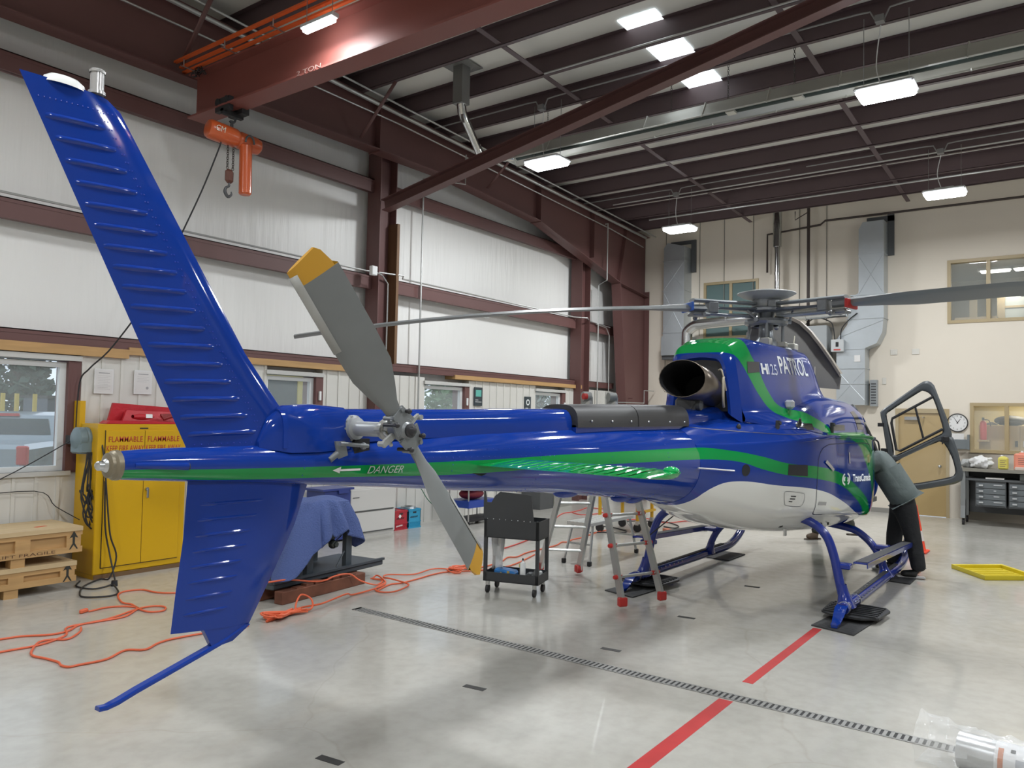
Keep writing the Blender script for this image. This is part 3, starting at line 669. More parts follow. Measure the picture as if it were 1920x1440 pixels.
# lower fin and tail guard
s = MB()
fin_shape(s, [(1.81, 1.64, 2.44, 1.615, .045), (1.80, 1.4, 2.36, 1.4, .042), (1.775, 1.18, 2.24, 1.18, .035), (1.76, 1.02, 2.13, .99, .03)], .04)
s.prism([(1.9, HY-.014, 1.012), (2.128, HY-.014, .99), (2.04, HY-.014, .935), (1.945, HY-.014, .925)], (0, .028, 0))
lf = s.build('lower_fin', blue_p, heli)
for k in range(8):
    t = .1 + k*.11; s = MB(); rw = []
    for i in range(11):
        c = .4+.5*i/10; xr, xf = 1.81-.05*t, 2.44-.31*t; x = xf+(xr-xf)*c; z = 1.59-.58*t; h = (.045-.015*t)*(1.48*math.sqrt(c)-c-.48*c**3+.06*c); a = .004*math.sin(PI*i/10)**.5 if 0 < i < 10 else 0
        p = Vector((x, HY-h, z)); rw.append([p+Vector((0, .002, .009)), p+Vector((0, -a, .003)), p+Vector((0, -a, -.003)), p+Vector((0, .002, -.009))])
    s.grid(rw, True); s.build('stiffener_bead', blue_p, lf)
s = MB(); G = [(2.10, .985), (2.0, .945), (1.9, .915), (1.75, .872), (1.62, .835), (1.55, .812), (1.51, .803), (1.48, .805)]
rows = []
for i, (x, z) in enumerate(G):
    w = .022 if i < 6 else .018
    rows.append([(x, HY-w, z+.002), (x, HY-w*.7, z+.008), (x, HY+w*.7, z+.008), (x, HY+w, z+.002), (x, HY+w, z-.008), (x, HY-w, z-.008)])
s.grid(rows, True, True); s.add(rows[0], [(0, 1, 2, 3, 4, 5)]); s.add(rows[-1], [(5, 4, 3, 2, 1, 0)]); s.build('tail_guard', blue_p, heli)
# stabilizer ------------------------------------------------------------------------
def stab_sec(x0, ch, z, y, tw, n=12):   # x0 leading edge; chord towards the tail
    up, lo = [], []
    for i in range(n+1):
        t = i/n; h = .12*ch*(1.48*math.sqrt(t)-.63*t-1.76*t*t+1.4*t**3-.5*t**4); x = x0-ch*t; zz = z + ch*t*tw
        up.append((x, y, zz+h*.45)); lo.append((x, y, zz-h*1.15))
    return up + lo[-2:0:-1]
stab = None
for sgn in (-1, 1):
    s = MB(); rows = [stab_sec(4.0, .50, 1.655, HY+sgn*.15, -.03), stab_sec(3.96, .47, 1.65, HY+sgn*.7, -.03), stab_sec(3.93, .44, 1.645, HY+sgn*1.2, -.03)]
    rows.append(stab_sec(3.90, .38, 1.643, HY+sgn*1.25, -.03)); rows.append(stab_sec(3.84, .25, 1.64, HY+sgn*1.268, -.03))
    s.grid(rows, True, True); s.add(rows[-1], [tuple(range(len(rows[-1])))]); s.add(rows[0], [tuple(range(len(rows[0])))])
    st = s.build('stabilizer', green_p, heli)
    for k in range(14):
        y = HY+sgn*(.22+k*.07); s = MB(); rw = []
        for i in range(9):
            t = .25+.68*i/8; ch = .49-.04*k/14; x0 = 3.995-.05*k/14; h = .12*ch*(1.48*math.sqrt(t)-.63*t-1.76*t*t+1.4*t**3-.5*t**4)
            a = .004*math.sin(PI*i/8)**.5 if 0 < i < 8 else 0
            z = 1.653-.03*ch*t+h*.45; rw.append([(x0-ch*t, y-.01, z-.001), (x0-ch*t, y-.004, z+a), (x0-ch*t, y+.004, z+a), (x0-ch*t, y+.01, z-.001)])
        s.grid(rw, True); s.build('stiffener_bead', green_p, st)
    s = MB(); s.sphere((3.83, HY+sgn*1.225, 1.655), (.035, .045, .022)); s.build('position_light', M('green_lens' if sgn < 0 else 'red_lens', (.0, .42, .1) if sgn < 0 else (.5, .02, .02), .08, coat=1), st)
    s = MB(); s.prism([(4.03, HY+sgn*.17, 1.69), (3.47, HY+sgn*.14, 1.69), (3.45, HY+sgn*.16, 1.60), (3.55, HY+sgn*.17, 1.575)], (0, -sgn*.03, 0)); s.build('root_slot', dark, st)
# tail rotor gearbox and rotor --------------------------------------------------------
TRH = Vector((2.63, 2.55, 1.85)); GB = Vector((2.63, 2.9, 1.85))
s = MB(); s.lathe((2.63, 2.93, 1.85), (0, -1, 0), [(.0, 0), (.062, 0), (.066, .02), (.066, .05), (.058, .055), (.055, .075), (.038, .08), (.036, .1), (.036, .3), (.03, .31)], 24)
for i in range(10):
    a = 2*PI*i/10; s.cyl((2.63+.06*math.cos(a), 2.88, 1.85+.06*math.sin(a)), (2.63+.06*math.cos(a), 2.872, 1.85+.06*math.sin(a)), .006, n=6)
s.box((2.6, 2.97, 1.83), (.16, .14, .14), bev=.03)
gb = s.build('tail_gearbox', M('gearbox_grey', (.36, .38, .40), .4, .3), heli)
s = MB(); s.prism([(2.50, 2.86, 1.79), (2.56, 2.86, 1.79), (2.58, 2.86, 1.72), (2.52, 2.86, 1.7)], (0, .02, 0)); s.cyl((2.52, 2.87, 1.73), (2.47, 2.87, 1.70), .016); s.cyl((2.5, 2.83, 1.78), (2.68, 2.83, 1.765), .01); s.sphere((2.66, 2.84, 1.765), .018)
s.build('pitch_linkage', grey_metal, gb)
s = MB(); s.bb((2.62, 2.86, 1.70), (2.72, 2.93, 1.80)); s.build('gearbox_gap', blk, gb)
ta = math.atan2(.70, -.60)      # direction of the upper blade in the (x, z) plane
tr = s_ = MB()
s.__init__()
s = MB(); s.lathe(TRH, (0, -1, 0), [(.0, -.06), (.04, -.06), (.045, -.03), (.05, 0), (.045, .03), (.03, .045), (.0, .05)], 20)
D = Vector((math.cos(ta), 0, math.sin(ta))); Pp = Vector((-D.z, 0, D.x))
for sg in (1, -1):
    for q in (1, -1):
        a = TRH + D*sg*.02 + Pp*q*.045; b_ = TRH + D*sg*.10 + Pp*q*.032
        s.tube([a + Vector((0, -.02, 0)), b_ + Vector((0, -.015, 0))], [.016, .012], 8)
        s.cyl(b_ + Vector((0, -.04, 0)), b_ + Vector((0, .03, 0)), .011, n=8)
    s.tube([TRH + D*sg*.03 + Vector((0, .05, 0)), TRH + D*sg*.09 + Vector((0, .02, 0))], .02)
    s.prism([TRH + D*sg*.015 + Pp*.07 + Vector((0, -.035, 0)), TRH + D*sg*.1 + Pp*.05 + Vector((0, -.03, 0)), TRH + D*sg*.11 - Pp*.05 + Vector((0, -.03, 0)), TRH + D*sg*.015 - Pp*.07 + Vector((0, -.035, 0))], (0, .012, 0))
hub = s.build('tail_rotor_hub', grey_metal, heli)
s = MB(); s.lathe(TRH + Vector((0, -.045, 0)), (0, -1, 0), [(.0, 0), (.032, 0), (.034, .012), (.022, .016), (.018, .03), (.008, .034), (0, .034)], 18); s.build('hub_cap', M('dark_hub', (.05, .05, .055), .4, .5), hub)
for sg in (1, -1):
    for q in (1, -1):
        s = MB(); e = TRH + D*sg*.075 + Pp*q*.05; s.cyl(e + Vector((0, -.05, 0)), e + Vector((0, .035, 0)), .009, n=8); s.sphere(e + Vector((0, -.052, 0)), .013, 8, 6); s.build('hub_bolt', M('dark_hub'), hub)
    s = MB(); e = TRH + D*sg*.03 + Pp*.085*sg; s.prism([e + Pp*sg*-.03, e + Pp*sg*.045 + D*.01, e + Pp*sg*.05 - D*sg*.02, e + Pp*sg*-.03 - D*sg*.03], (0, .015, 0)); s.cyl(e + Pp*sg*.045 + Vector((0, -.01, 0)), e + Pp*sg*.045 + Vector((0, .03, 0)), .013, n=10); s.build('pitch_horn', M('link_grey', (.38, .39, .38), .4, .3), hub)
s = MB()
for q in (-1, 1):
    s.tube([(2.63+q*.03, 2.66, 1.85), (2.63+q*.045, 2.6, 1.85+q*.03), (2.63+q*.06, 2.56, 1.85+q*.07)], .009, 8)
    s.cyl((2.63+q*.045, 2.68, 1.85), (2.63+q*.045, 2.645, 1.85), .014, n=10)
s.lathe((2.63, 2.68, 1.85), (0, -1, 0), [(.04, 0), (.05, .01), (.05, .03), (.04, .04)], 20)
s.build('pitch_spider', M('link_grey', (.38, .39, .38), .4, .3), hub)
s = MB(); s.cyl((2.60, 2.62, 1.845), (2.645, 2.61, 1.845), .012, n=10); s.build('yellow_sleeve', M('yellow_sleeve', (.5, .42, .12), .5), hub)
def tr_blade(sg):
    s = MB(); Dd = D*sg; n = 10
    # span stations: (radius, chord, twist deg, chord offset); chord towards leading side
    ST = [(.09, .07, 30, 0), (.15, .085, 30, 0), (.23, .14, 28, .0), (.34, .205, 26, 0), (.5, .215, 24, 0), (.7, .215, 22, 0), (.832, .215, 20, 0), (.835, .215, 20, 0), (.93, .215, 19, 0)]
    CH = Pp*sg
    rows = []
    for k, (R, ch, tw, of) in enumerate(ST):
        a = math.radians(tw); cv = CH*math.cos(a) + Vector((0, 1, 0))*math.sin(a)*(1); nv = Dd.cross(cv).normalized()
        up, lo = [], []
        for i in range(n+1):
            t = i/n; h = .5*(.026 if R > .2 else .045)*(1.48*math.sqrt(t)*2 - 1.3*t*1.2 - 1.4*t*t*.95)/1.05; h = max(h, .0012)
            x = ch*(.42 - t); e = 0
            if k == len(ST)-1: e = .035*t/.78 if t < .78 else .035-.14*((t-.78)/.22)**.7
            base = TRH + Dd*(R-.02+e if k == len(ST)-1 else R) + cv*x
            up.append(base + nv*h); lo.append(base - nv*h)
        rows.append(up + lo[-2:0:-1])
    for k in range(len(rows)-1):
        s.m = 1 if k >= 6 else 0
        s.grid([rows[k], rows[k+1]], True, True)
    m_ = len(rows[0]); s.m = 0; s.add(rows[0], [tuple(range(m_))]); s.m = 1
    for i in range(n): # tip cap
        a_, b_ = rows[-1][i], rows[-1][i+1]; c_, d_ = (rows[-1][-i] if i else rows[-1][0]), (rows[-1][-(i+1)] if i+1 < n else rows[-1][n])
        s.add([a_, b_, d_, c_], [(0, 1, 2, 3)])
    o = s.build('tail_rotor_blade', [blade_m, yellow_tip], heli, sharp=50)
    s = MB(); rows2 = []
    for k, (R, ch, tw, of) in enumerate([q for q in ST if q[0] > .4]):
        a = math.radians(tw); cv = CH*math.cos(a) + Vector((0, 1, 0))*math.sin(a); nv = Dd.cross(cv).normalized(); b0 = TRH + Dd*(R-(.045 if R > .9 else 0)) + cv*(ch*.42)
        rows2.append([b0 - cv*.03 - nv*.014, b0 + cv*.003 - nv*.006, b0 + cv*.004 + nv*.004, b0 - cv*.03 + nv*.014])
    s.grid(rows2, True); s.build('erosion_strip', blade_l, o, solid=.001)
    return o
tr_blade(1); tr_blade(-1)
# ------------------------------------------------------------------ decals that lie on the airframe skin
from mathutils.bvhtree import BVHTree
def tree_of(*obs):
    vs, fs = [], []
    for o in obs:
        n = len(vs); vs += [v.co.copy() for v in o.data.vertices]; fs += [[i+n for i in p.vertices] for p in o.data.polygons]
    return BVHTree.FromPolygons(vs, fs)
T_BODY = tree_of(body, boom, cowl)
def snap(tree, x, z, off=.003, y0=1.2):
    h = tree.ray_cast(Vector((x, y0, z)), Vector((0, 1, 0)))
    return Vector((x, (h[0].y if h[0] is not None else HY-.9) - off, z))
def decal_poly(name, P, mat, parent, off=.003, tree=None, div=3):
    bm = bmesh.new(); vs = [bm.verts.new((p[0], 0, p[1])) for p in P]; bm.faces.new(vs)
    bmesh.ops.triangulate(bm, faces=bm.faces[:]); bmesh.ops.subdivide_edges(bm, edges=bm.edges[:], cuts=div, use_grid_fill=True)
    for v in bm.verts: v.co = snap(tree or T_BODY, v.co.x, v.co.z, off)
    bmesh.ops.recalc_face_normals(bm, faces=bm.faces); me = bpy.data.meshes.new(name); bm.to_mesh(me); bm.free(); me.materials.append(mat)
    for p in me.polygons: p.use_smooth = True
    o = bpy.data.objects.new(name, me); C.objects.link(o); put(o, parent); return o
def decal_text(body_, name, P0, P1, h0, mat, parent, shear=0, off=.004, w=None, slope=None, spacing=1., bold=0.):
    """P0 -> P1: base line ends (x, z); h0 height"""
    L_ = math.hypot(P1[0]-P0[0], P1[1]-P0[1]); xd = Vector((P1[0]-P0[0], 0, P1[1]-P0[1])).normalized()
    o = text_obj(body_, name, mat, None, (P0[0], 0, P0[1]), xd, (slope or 0, 0, 1), h0, L_, 0, shear=shear, spacing=spacing, bold=bold)
    for v in o.data.vertices: v.co = snap(T_BODY, v.co.x, v.co.z, off)
    put(o, parent); return o
def line_strip(name, P, w, mat, parent, off=.0035, closed=False, sub=4):
    """thin line on the skin along (x, z) points"""
    Q = [Vector((p[0], 0, p[1])) for p in P]; Q = crv(Q, sub, closed) if sub else Q
    s = MB(); rows = []
    for i, p in enumerate(Q):
        t = (Q[(i+1) % len(Q)] - Q[i-1]) if closed else (Q[min(i+1, len(Q)-1)] - Q[max(i-1, 0)]); t.normalize(); n_ = Vector((-t.z, 0, t.x))*w/2
        rows.append([snap(T_BODY, (p+n_).x, (p+n_).z, off), snap(T_BODY, (p-n_).x, (p-n_).z, off)])
    if closed: rows.append(rows[0])
    s.grid(rows, True); return s.build(name, mat, parent, weld=False)
seam_m = M('seam_dark', (.01, .012, .05), .5); lblu = M('patch_dark', (.012, .013, .018), .35)
decal_text('PATROL', 'lettering', (8.27, 2.425), (9.27, 2.445), .19, ltxt, cowl, bold=.018)
decal_text('H', 'lettering', (7.745, 2.394), (7.91, 2.398), .108, ltxt, cowl, bold=.05)
decal_text('125', 'lettering', (7.92, 2.398), (8.18, 2.402), .113, M('outline_lettering', (.55, .58, .72), .5), cowl, bold=.012)
decal_text('DANGER', 'lettering', (2.703, 1.627), (2.935, 1.622), .038, ltxt, boom, shear=.25)
decal_poly('arrow', [(2.489, 1.652), (2.535, 1.668), (2.535, 1.657), (2.655, 1.655), (2.655, 1.645), (2.535, 1.647), (2.535, 1.636)], ltxt, boom)
decal_text('TransCanada', 'lettering', (9.15, 1.272), (10.02, 1.24), .085, ltxt, body, bold=.03)
def ringseg(cx, cz, r0, r1, a0, a1, sx=1.):
    out = [(cx+sx*r1*math.cos(math.radians(a)), cz+r1*.42*math.sin(math.radians(a))) for a in np.linspace(a0, a1, 9)]
    return out + [(cx+sx*r0*math.cos(math.radians(a)), cz+r0*.42*math.sin(math.radians(a))) for a in np.linspace(a1, a0, 9)]
for a0, a1, r0, r1 in ((112, 250, .125, .17), (125, 215, .055, .095), (-68, 70, .125, .17), (-55, 35, .055, .095)):
    decal_poly('emblem_arc', ringseg(8.865, 1.318, r0, r1, a0, a1), ltxt, body, div=1)
decal_poly('dark_patch', [(7.42, 2.385), (7.70, 2.41), (7.73, 2.515), (7.45, 2.50)], lblu, cowl)
decal_poly('air_intake', [(7.50, 1.416), (7.81, 1.396), (7.80, 1.505), (7.50, 1.517)], lblu, body)
decal_poly('side_vent', [(6.91+.052*math.cos(a), 1.478+.054*math.sin(a)) for a in [2*PI*i/20 for i in range(20)]], lblu, body)
for P in ([(7.97, 1.912), (8.26, 1.906), (8.21, 1.845), (7.88, 1.845)], [(8.9, 1.90), (9.4, 1.894), (9.36, 1.835), (8.84, 1.835)]):
    decal_poly('quarter_window', P, M('dark_window', (.015, .015, .018), .1), body)
decal_poly('quarter_window', [(9.95, 2.05), (10.2, 2.07), (10.3, 1.84), (9.98, 1.84)], M('dark_window'), body)
line_strip('door_seam', [(8.3, 1.70), (8.12, 1.66), (8.02, 1.57), (8.0, 1.45), (8.0, 1.25), (8.05, 1.08), (8.12, 1.0), (8.3, .985)], .007, seam_m, body)
line_strip('door_seam', [(8.3, 1.70), (9.0, 1.70), (9.9, 1.68), (10.05, 1.62), (10.1, 1.4), (10.22, 1.0)], .007, seam_m, body)
line_strip('panel_seam', [(6.42, 1.86), (7.1, 1.82), (7.6, 1.80), (8.0, 1.81)], .006, seam_m, body)
line_strip('access_panel', [(7.52, 1.26), (7.75, 1.235), (7.80, 1.21), (7.82, 1.13), (7.79, 1.10), (7.6, 1.118), (7.55, 1.15), (7.50, 1.23)], .005, M('seam_grey', (.25, .25, .26), .5), body, closed=True)
for z in (1.16, 1.185, 1.21): line_strip('panel_mark', [(7.60, z), (7.60+(.075 if z > 1.17 else .05), z-.006)], .010, dark, body, sub=0)
decal_poly('latch', [(8.08, 1.132), (8.24, 1.118), (8.24, 1.085), (8.08, 1.10)], M('latch_grey', (.38, .38, .38), .4), body)
decal_poly('door_handle', [(8.15, 1.52), (8.19, 1.545), (8.40, 1.445), (8.37, 1.42)], M('silver_handle', (.5, .5, .52), .3, .6), body, off=.012)
decal_poly('maintenance_plate', [(9.0, 1.60), (9.04, 1.60), (9.04, 1.48), (9.0, 1.48)], M('silver_handle'), body, off=.006)
def latch3(x, z, lean):
    p = snap(T_BODY, x, z, .0); s = MB(); s.box(p + Vector((0, -.015, 0)), (.05, .03, .12), (0, lean, 0), bev=.006); s.box(p + Vector((.02, -.03, .04)), (.07, .015, .03), (0, lean, 0)); s.build('cowl_latch', dark, cowl)
latch3(7.57, 1.87, .2); latch3(7.92, 1.885, 1.0); latch3(8.77, 1.86, .1)
s = MB(); p = snap(T_BODY, 7.08, 1.86, 0); s.sphere(p, (.035, .02, .035)); s.build('fuel_cap', dark, body)
s = MB(); s.tube([snap(T_BODY, 6.27, 1.515, .02), snap(T_BODY, 6.75, 1.478, .02)], .008, 6); s.build('static_rail', M('silver_handle'), body)
s = MB(); p = snap(T_BODY, 8.15, 2.08, 0); s.box(p+Vector((0, -.03, .02)), (.08, .09, .09), bev=.02); s.build('side_lamp', M('lamp_grey', (.5, .52, .55), .3), cowl)
s = MB(); s.cyl((10.15, HY-.27, 2.27), (10.17, HY-.27, 2.62), .012, .009, n=8); s.build('antenna_rod', M('antenna_tan', (.55, .5, .42), .5), body)
s = MB(); s.cyl((9.72, HY-.2, 2.5), (9.70, HY-.2, 2.62), .004, n=6); s.build('temperature_probe', dark, cowl)
s = MB(); s.prism([(10.9, HY-.012, 2.18), (11.06, HY-.012, 2.16), (11.16, HY-.012, 2.34), (11.13, HY-.012, 2.34)], (0, .02, 0)); s.build('blade_antenna', blue_p, body)
# cabin pillars, door frame, grab handles
pil = M('pillar_dark', (.055, .06, .065), .45)
s = MB()
s.tube([(10.55, HY-.84, 1.30), (10.52, HY-.80, 1.75), (10.5, HY-.70, 2.03), (10.62, HY-.62, 2.13), (11.1, HY-.53, 2.06), (11.45, HY-.60, 1.87), (11.62, HY-.70, 1.55), (11.66, HY-.72, 1.3)], .03, 8, sub=4)
s.build('door_frame', pil, body)
s = MB(); s.tube([(11.1, HY-.5, 2.05), (11.5, HY-.5, 1.85), (11.8, HY-.52, 1.55), (11.9, HY-.5, 1.3)], .022, 8, sub=4); s.build('windscreen_pillar', pil, body)
for q in ((10.62, 1.9), (11.35, 1.7)):
    s = MB(); s.tube([(q[0], HY-.72, q[1]), (q[0]+.02, HY-.78, q[1]-.03), (q[0]+.05, HY-.79, q[1]-.2), (q[0]+.05, HY-.74, q[1]-.24)], .012, 6, sub=3); s.build('grab_handle', dark, body)
# ------------------------------------------------------------------ open front door
DX = 11.75
def dpt(y, z, dx=0): return Vector((DX+dx+(2.2-y)*.02, y, z))
OUT = [(2.24, 2.07), (2.20, 2.12), (1.72, 2.49), (1.66, 2.515), (1.58, 2.47), (1.42, 2.0), (1.29, 1.55), (1.235, 1.27), (1.25, 1.19), (1.33, 1.14), (1.72, 1.04), (2.14, .98), (2.17, 1.05), (2.12, 1.5), (2.2, 1.85)]
WU = [(2.165, 2.03), (2.13, 2.09), (1.78, 2.345), (1.70, 2.38), (1.61, 2.33), (1.55, 2.2), (1.47, 1.92), (1.465, 1.83), (1.50, 1.78), (2.04, 1.475), (2.075, 1.49), (2.08, 1.6)]
WL = [(2.05, 1.40), (1.52, 1.70), (1.44, 1.66), (1.36, 1.5), (1.32, 1.33), (1.33, 1.26), (1.40, 1.215), (1.75, 1.12), (2.10, 1.06), (2.12, 1.1)]
def ringframe(s, outer, inner, th, wob=0):
    """frame between an outer outline and an inner outline, matched by angle around the inner centre"""
    c = Vector((sum(p[0] for p in inner)/len(inner), sum(p[1] for p in inner)/len(inner)))
    def rad(poly, a):
        d = Vector((math.cos(a), math.sin(a))); best = 0
        for i in range(len(poly)):
            p, q = Vector(poly[i-1])-c, Vector(poly[i])-c; e = q-p; den = d.x*e.y-d.y*e.x
            if abs(den) < 1e-9: continue
            t = (p.x*e.y-p.y*e.x)/den; u = (p.x*d.y-p.y*d.x)/den
            if t > 0 and -1e-6 <= u <= 1+1e-6: best = max(best, t)
        return c + d*best
    rows = []
    for k in range(72):
        a = 2*PI*k/72; o_, i_ = rad(outer, a), rad(inner, a)
        m1, m2 = o_.lerp(i_, .25), o_.lerp(i_, .75)
        rows.append([dpt(*o_, 0), dpt(*m1, -th/2), dpt(*m2, -th/2), dpt(*i_, -.006), dpt(*i_, .006), dpt(*m2, th/2), dpt(*m1, th/2)])
    rows.append(rows[0]); s.grid(rows, True, True)
doorg = M('door_grey', (.085, .095, .105), .38)
up = [p for p in OUT if p[1] > 1.45]; 
s = MB(); ringframe(s, [(2.24, 2.07), (2.20, 2.12), (1.72, 2.49), (1.66, 2.515), (1.58, 2.47), (1.42, 2.0), (1.355, 1.76), (1.52, 1.72), (2.06, 1.40), (2.14, 1.44), (2.2, 1.85)], WU, .05)
dr = s.build('front_door', doorg, heli)
s = MB(); ringframe(s, [(2.13, 1.44), (2.06, 1.42), (1.50, 1.78), (1.36, 1.78), (1.29, 1.55), (1.235, 1.27), (1.25, 1.19), (1.33, 1.14), (1.72, 1.04), (2.16, .97), (2.19, 1.05)], WL, .05); s.build('door_lower_frame', doorg, dr)
s = MB()
for P in (WU, WL):
    Q = crv([dpt(*p) for p in P], 3, True); s.tube(Q, .012, 6, closed=True)
s.build('window_seal', dark, dr)
gl = M('door_glass', (.9, .95, .95), .02, alpha=.07, spec=.5)
s = MB(); s.add([dpt(*p) for p in WU], [tuple(range(len(WU)))]); s.build('door_glass', gl, dr)
s = MB(); s.add([dpt(*p) for p in WL], [tuple(range(len(WL)))]); s.build('door_glass', gl, dr)
s = MB(); s.tube([dpt(1.585, 2.29, -.02), dpt(2.08, 1.99, -.02), dpt(2.09, 1.93, -.02), dpt(2.03, 1.56, -.02), dpt(1.98, 1.55, -.02), dpt(1.47, 1.86, -.02)], .018, 8); s.tube([dpt(1.80, 2.16, -.02), dpt(1.70, 1.73, -.02)], .014, 8); s.build('sliding_window_frame', dark, dr)
s = MB(); s.box(dpt(1.44, 1.73, -.03), (.04, .09, .07), bev=.01); s.tube([dpt(1.46, 1.76, -.05), dpt(1.47, 1.66, -.05)], .008); s.build('door_latch', dark, dr)
for y, z in ((2.22, 1.9), (2.18, 1.55)): s = MB(); s.box(dpt(y, z), (.1, .08, .05)); s.build('door_hinge', dark, dr)
# ------------------------------------------------------------------ landing gear
skid_b = M('skid_blue', (.010, .03, .25), .2, coat=.4)
for sg in (-1, 1):
    Y = HY + sg*1.115
    s = MB(); s.tube([(8.0, Y, .13), (8.3, Y, .13), (9.6, Y, .125), (10.75, Y, .125), (11.05, Y, .145), (11.3, Y, .215), (11.5, Y, .32), (11.62, Y, .42)], .056, 14, sub=4)
    sk = s.build('skid_tube', skid_b, heli)
    s = MB(); rows = []
    for x, z, w in ((8.02, .17, .05), (7.93, .155, .055), (7.85, .10, .05), (7.76, .052, .04), (7.68, .045, .032)): rows.append([(x, Y-w, z), (x, Y+w, z), (x, Y+w*.8, z-.03), (x, Y-w*.8, z-.03)])
    s.grid(rows, True, True); s.add(rows[-1], [(0, 1, 2, 3)]); s.add(rows[0], [(3, 2, 1, 0)]); s.build('skid_tail', blue_p, sk)
    for x in (8.06, 8.22, 8.5): s = MB(); s.cyl((x-.01, Y, .13), (x+.01, Y, .13), .062, n=18); s.build('clamp_ring', steel, sk)
    s = MB()
    s.bb((8.55, Y-.025, .178), (10.7, Y+.025, .186))
    s.build('skid_wear_strip', dark, sk)
    s = MB()
    for k in range(8): s.cyl((8.35+.12*k, Y+sg*-.0, .18), (8.35+.12*k, Y, .192), .009, n=6)
    for k in range(8): s.cyl((8.35+.12*k, Y-.05, .15), (8.35+.12*k, Y-.062, .155), .009, n=6)
    s.build('skid_bolts', steel, sk)
# cross tubes with their feet
XR = [(1.88, .14), (1.93, .35), (1.985, .6), (2.06, .79), (2.2, .905), (2.42, .955), (2.97, .965)]
s = MB(); P = [(8.2, y, z) for y, z in XR] + [(8.2, 2*HY-y, z) for y, z in XR[-2::-1]]; s.tube(P, [.052, .046, .044, .044, .046, .05, .05, .05, .046, .044, .044, .046, .052], 14, sub=5); s.build('rear_cross_tube', skid_b, heli)
XF = [(1.88, .14), (1.905, .26), (1.985, .42), (2.1, .545), (2.25, .63), (2.6, .68), (2.97, .69)]
s = MB(); P = [(10.15, y, z) for y, z in XF] + [(10.15, 2*HY-y, z) for y, z in XF[-2::-1]]; s.tube(P, .044, 14, sub=5); s.build('front_cross_tube', skid_b, heli)
for x, zt in ((8.2, .33), (10.15, .26)):
    for sg in (-1, 1):
        Y = HY + sg*1.105; s = MB(); rows = []
        for t in range(7):
            u = t/6; w = .05 + .045*(1-u)**2; dx = .05+.09*(1-u)**2.2; rows.append([(x+dx*math.cos(a), Y - sg*.045*u + w*.95*math.sin(a), .12+(zt-.12)*u) for a in [2*PI*i/16 for i in range(16)]])
        s.grid(rows, True, True); s.build('skid_foot', skid_b, heli)
# steps
for sg in (-1, 1):
    Y = HY + sg*1.21; s = MB(); s.bb((8.25, Y-.075, .535), (11.38, Y+.055, .55)); s.bb((8.25, Y-.08, .50), (11.38, Y-.07, .55)); s.bb((8.25, Y+.05, .52), (11.38, Y+.055, .55))
    for i in range(len(s.v)): v = s.v[i]; s.v[i] = (v[0], v[1], v[2] - (v[0]-8.25)*.04)
    st = s.build('step', skid_b, heli)
    s = MB(); s.bb((8.3, Y-.065, .55), (11.33, Y+.04, .555))
    for i in range(len(s.v)): v = s.v[i]; s.v[i] = (v[0], v[1], v[2] - (v[0]-8.25)*.04)
    s.build('grip_tape', M('grip_grey', (.07, .07, .075), .8), st)
    for x, z in ((8.25, .50), (10.15, .45)):
        q = MB(); q.box((x, HY+sg*1.06, z), (.13, .16, .05), bev=.01); q.build('step_bracket', skid_b, st)
# belly fittings
s = MB()
for x, y in ((8.05, 2.45), (8.0, 3.3)): s.box((x, y, .90), (.22, .07, .09), bev=.02)
for x in (8.55, 8.85, 9.15): s.box((x, 2.28, .83), (.1, .012, .06), (0, .9, 0))
s.build('undercarriage_fitting', dark, heli)
s = MB(); s.tube([(7.85, 2.5, .96), (8.3, 2.35, .90)], .03, 8); s.box((8.05, 2.42, .80), (.05, .02, .07)); s.build('hard_point', steel, heli)
s = MB(); s.tube([(7.95, 3.4, 1.03), (7.9, 3.95, .55)], .007, 6); s.build('wire_aerial', dark, heli)
s = MB(); s.sphere((11.35, HY-.05, .60), (.17, .14, .15), 20, 12); s.build('camera_ball', M('turret_navy', (.02, .03, .07), .3), heli)
# rolled ground pads under the skids (dark bear paws are parts; mats lie on the floor)
paw_m = M('bear_paw_black', (.022, .023, .026), .5)
for sg in (-1, 1):
    Y = HY+sg*1.115; s = MB(); P = [(8.0, Y-.16), (8.12, Y-.3), (8.5, Y-.33), (8.62, Y-.27), (8.64, Y+.17), (8.55, Y+.24), (8.1, Y+.22), (8.0, Y+.12)]
    s.prism([(x, y, .048) for x, y in P], (0, 0, .02))
    for k in range(7): s.bb((8.08+.075*k, Y-.28, .066), (8.105+.075*k, Y+.2, .082))
    s.build('bear_paw', paw_m, heli)
# ------------------------------------------------------------------ main rotor
HC = Vector((9.11, HY, 3.22))
mast_m = M('mast_grey', (.23, .25, .27), .35, .5)
s = MB(); s.lathe((9.11, HY, 2.74), (0, 0, 1), [(.30, 0), (.28, .03), (.14, .06), (.12, .12), (.085, .17), (.08, .38), (.10, .42), (.12, .5), (.06, .62)], 24); mast = s.build('rotor_mast', mast_m, heli)
s = MB(); s.lathe((9.11, HY, 2.74), (0, 0, 1), [(.14, .30), (.24, .31), (.25, .34), (.24, .37), (.14, .38)], 24)
for k in range(3):
    a = math.radians(139+120*k+35); s.tube([(9.11+.1*math.cos(a), HY+.1*math.sin(a), 3.09), (9.11+.28*math.cos(a), HY+.28*math.sin(a), 3.09)], .028, 8)
    a2 = a-.35; s.tube([(9.11+.26*math.cos(a), HY+.26*math.sin(a), 3.09), (9.11+.3*math.cos(a2), HY+.3*math.sin(a2), 3.2)], .014, 8)
s.build('swashplate', mast_m, mast)
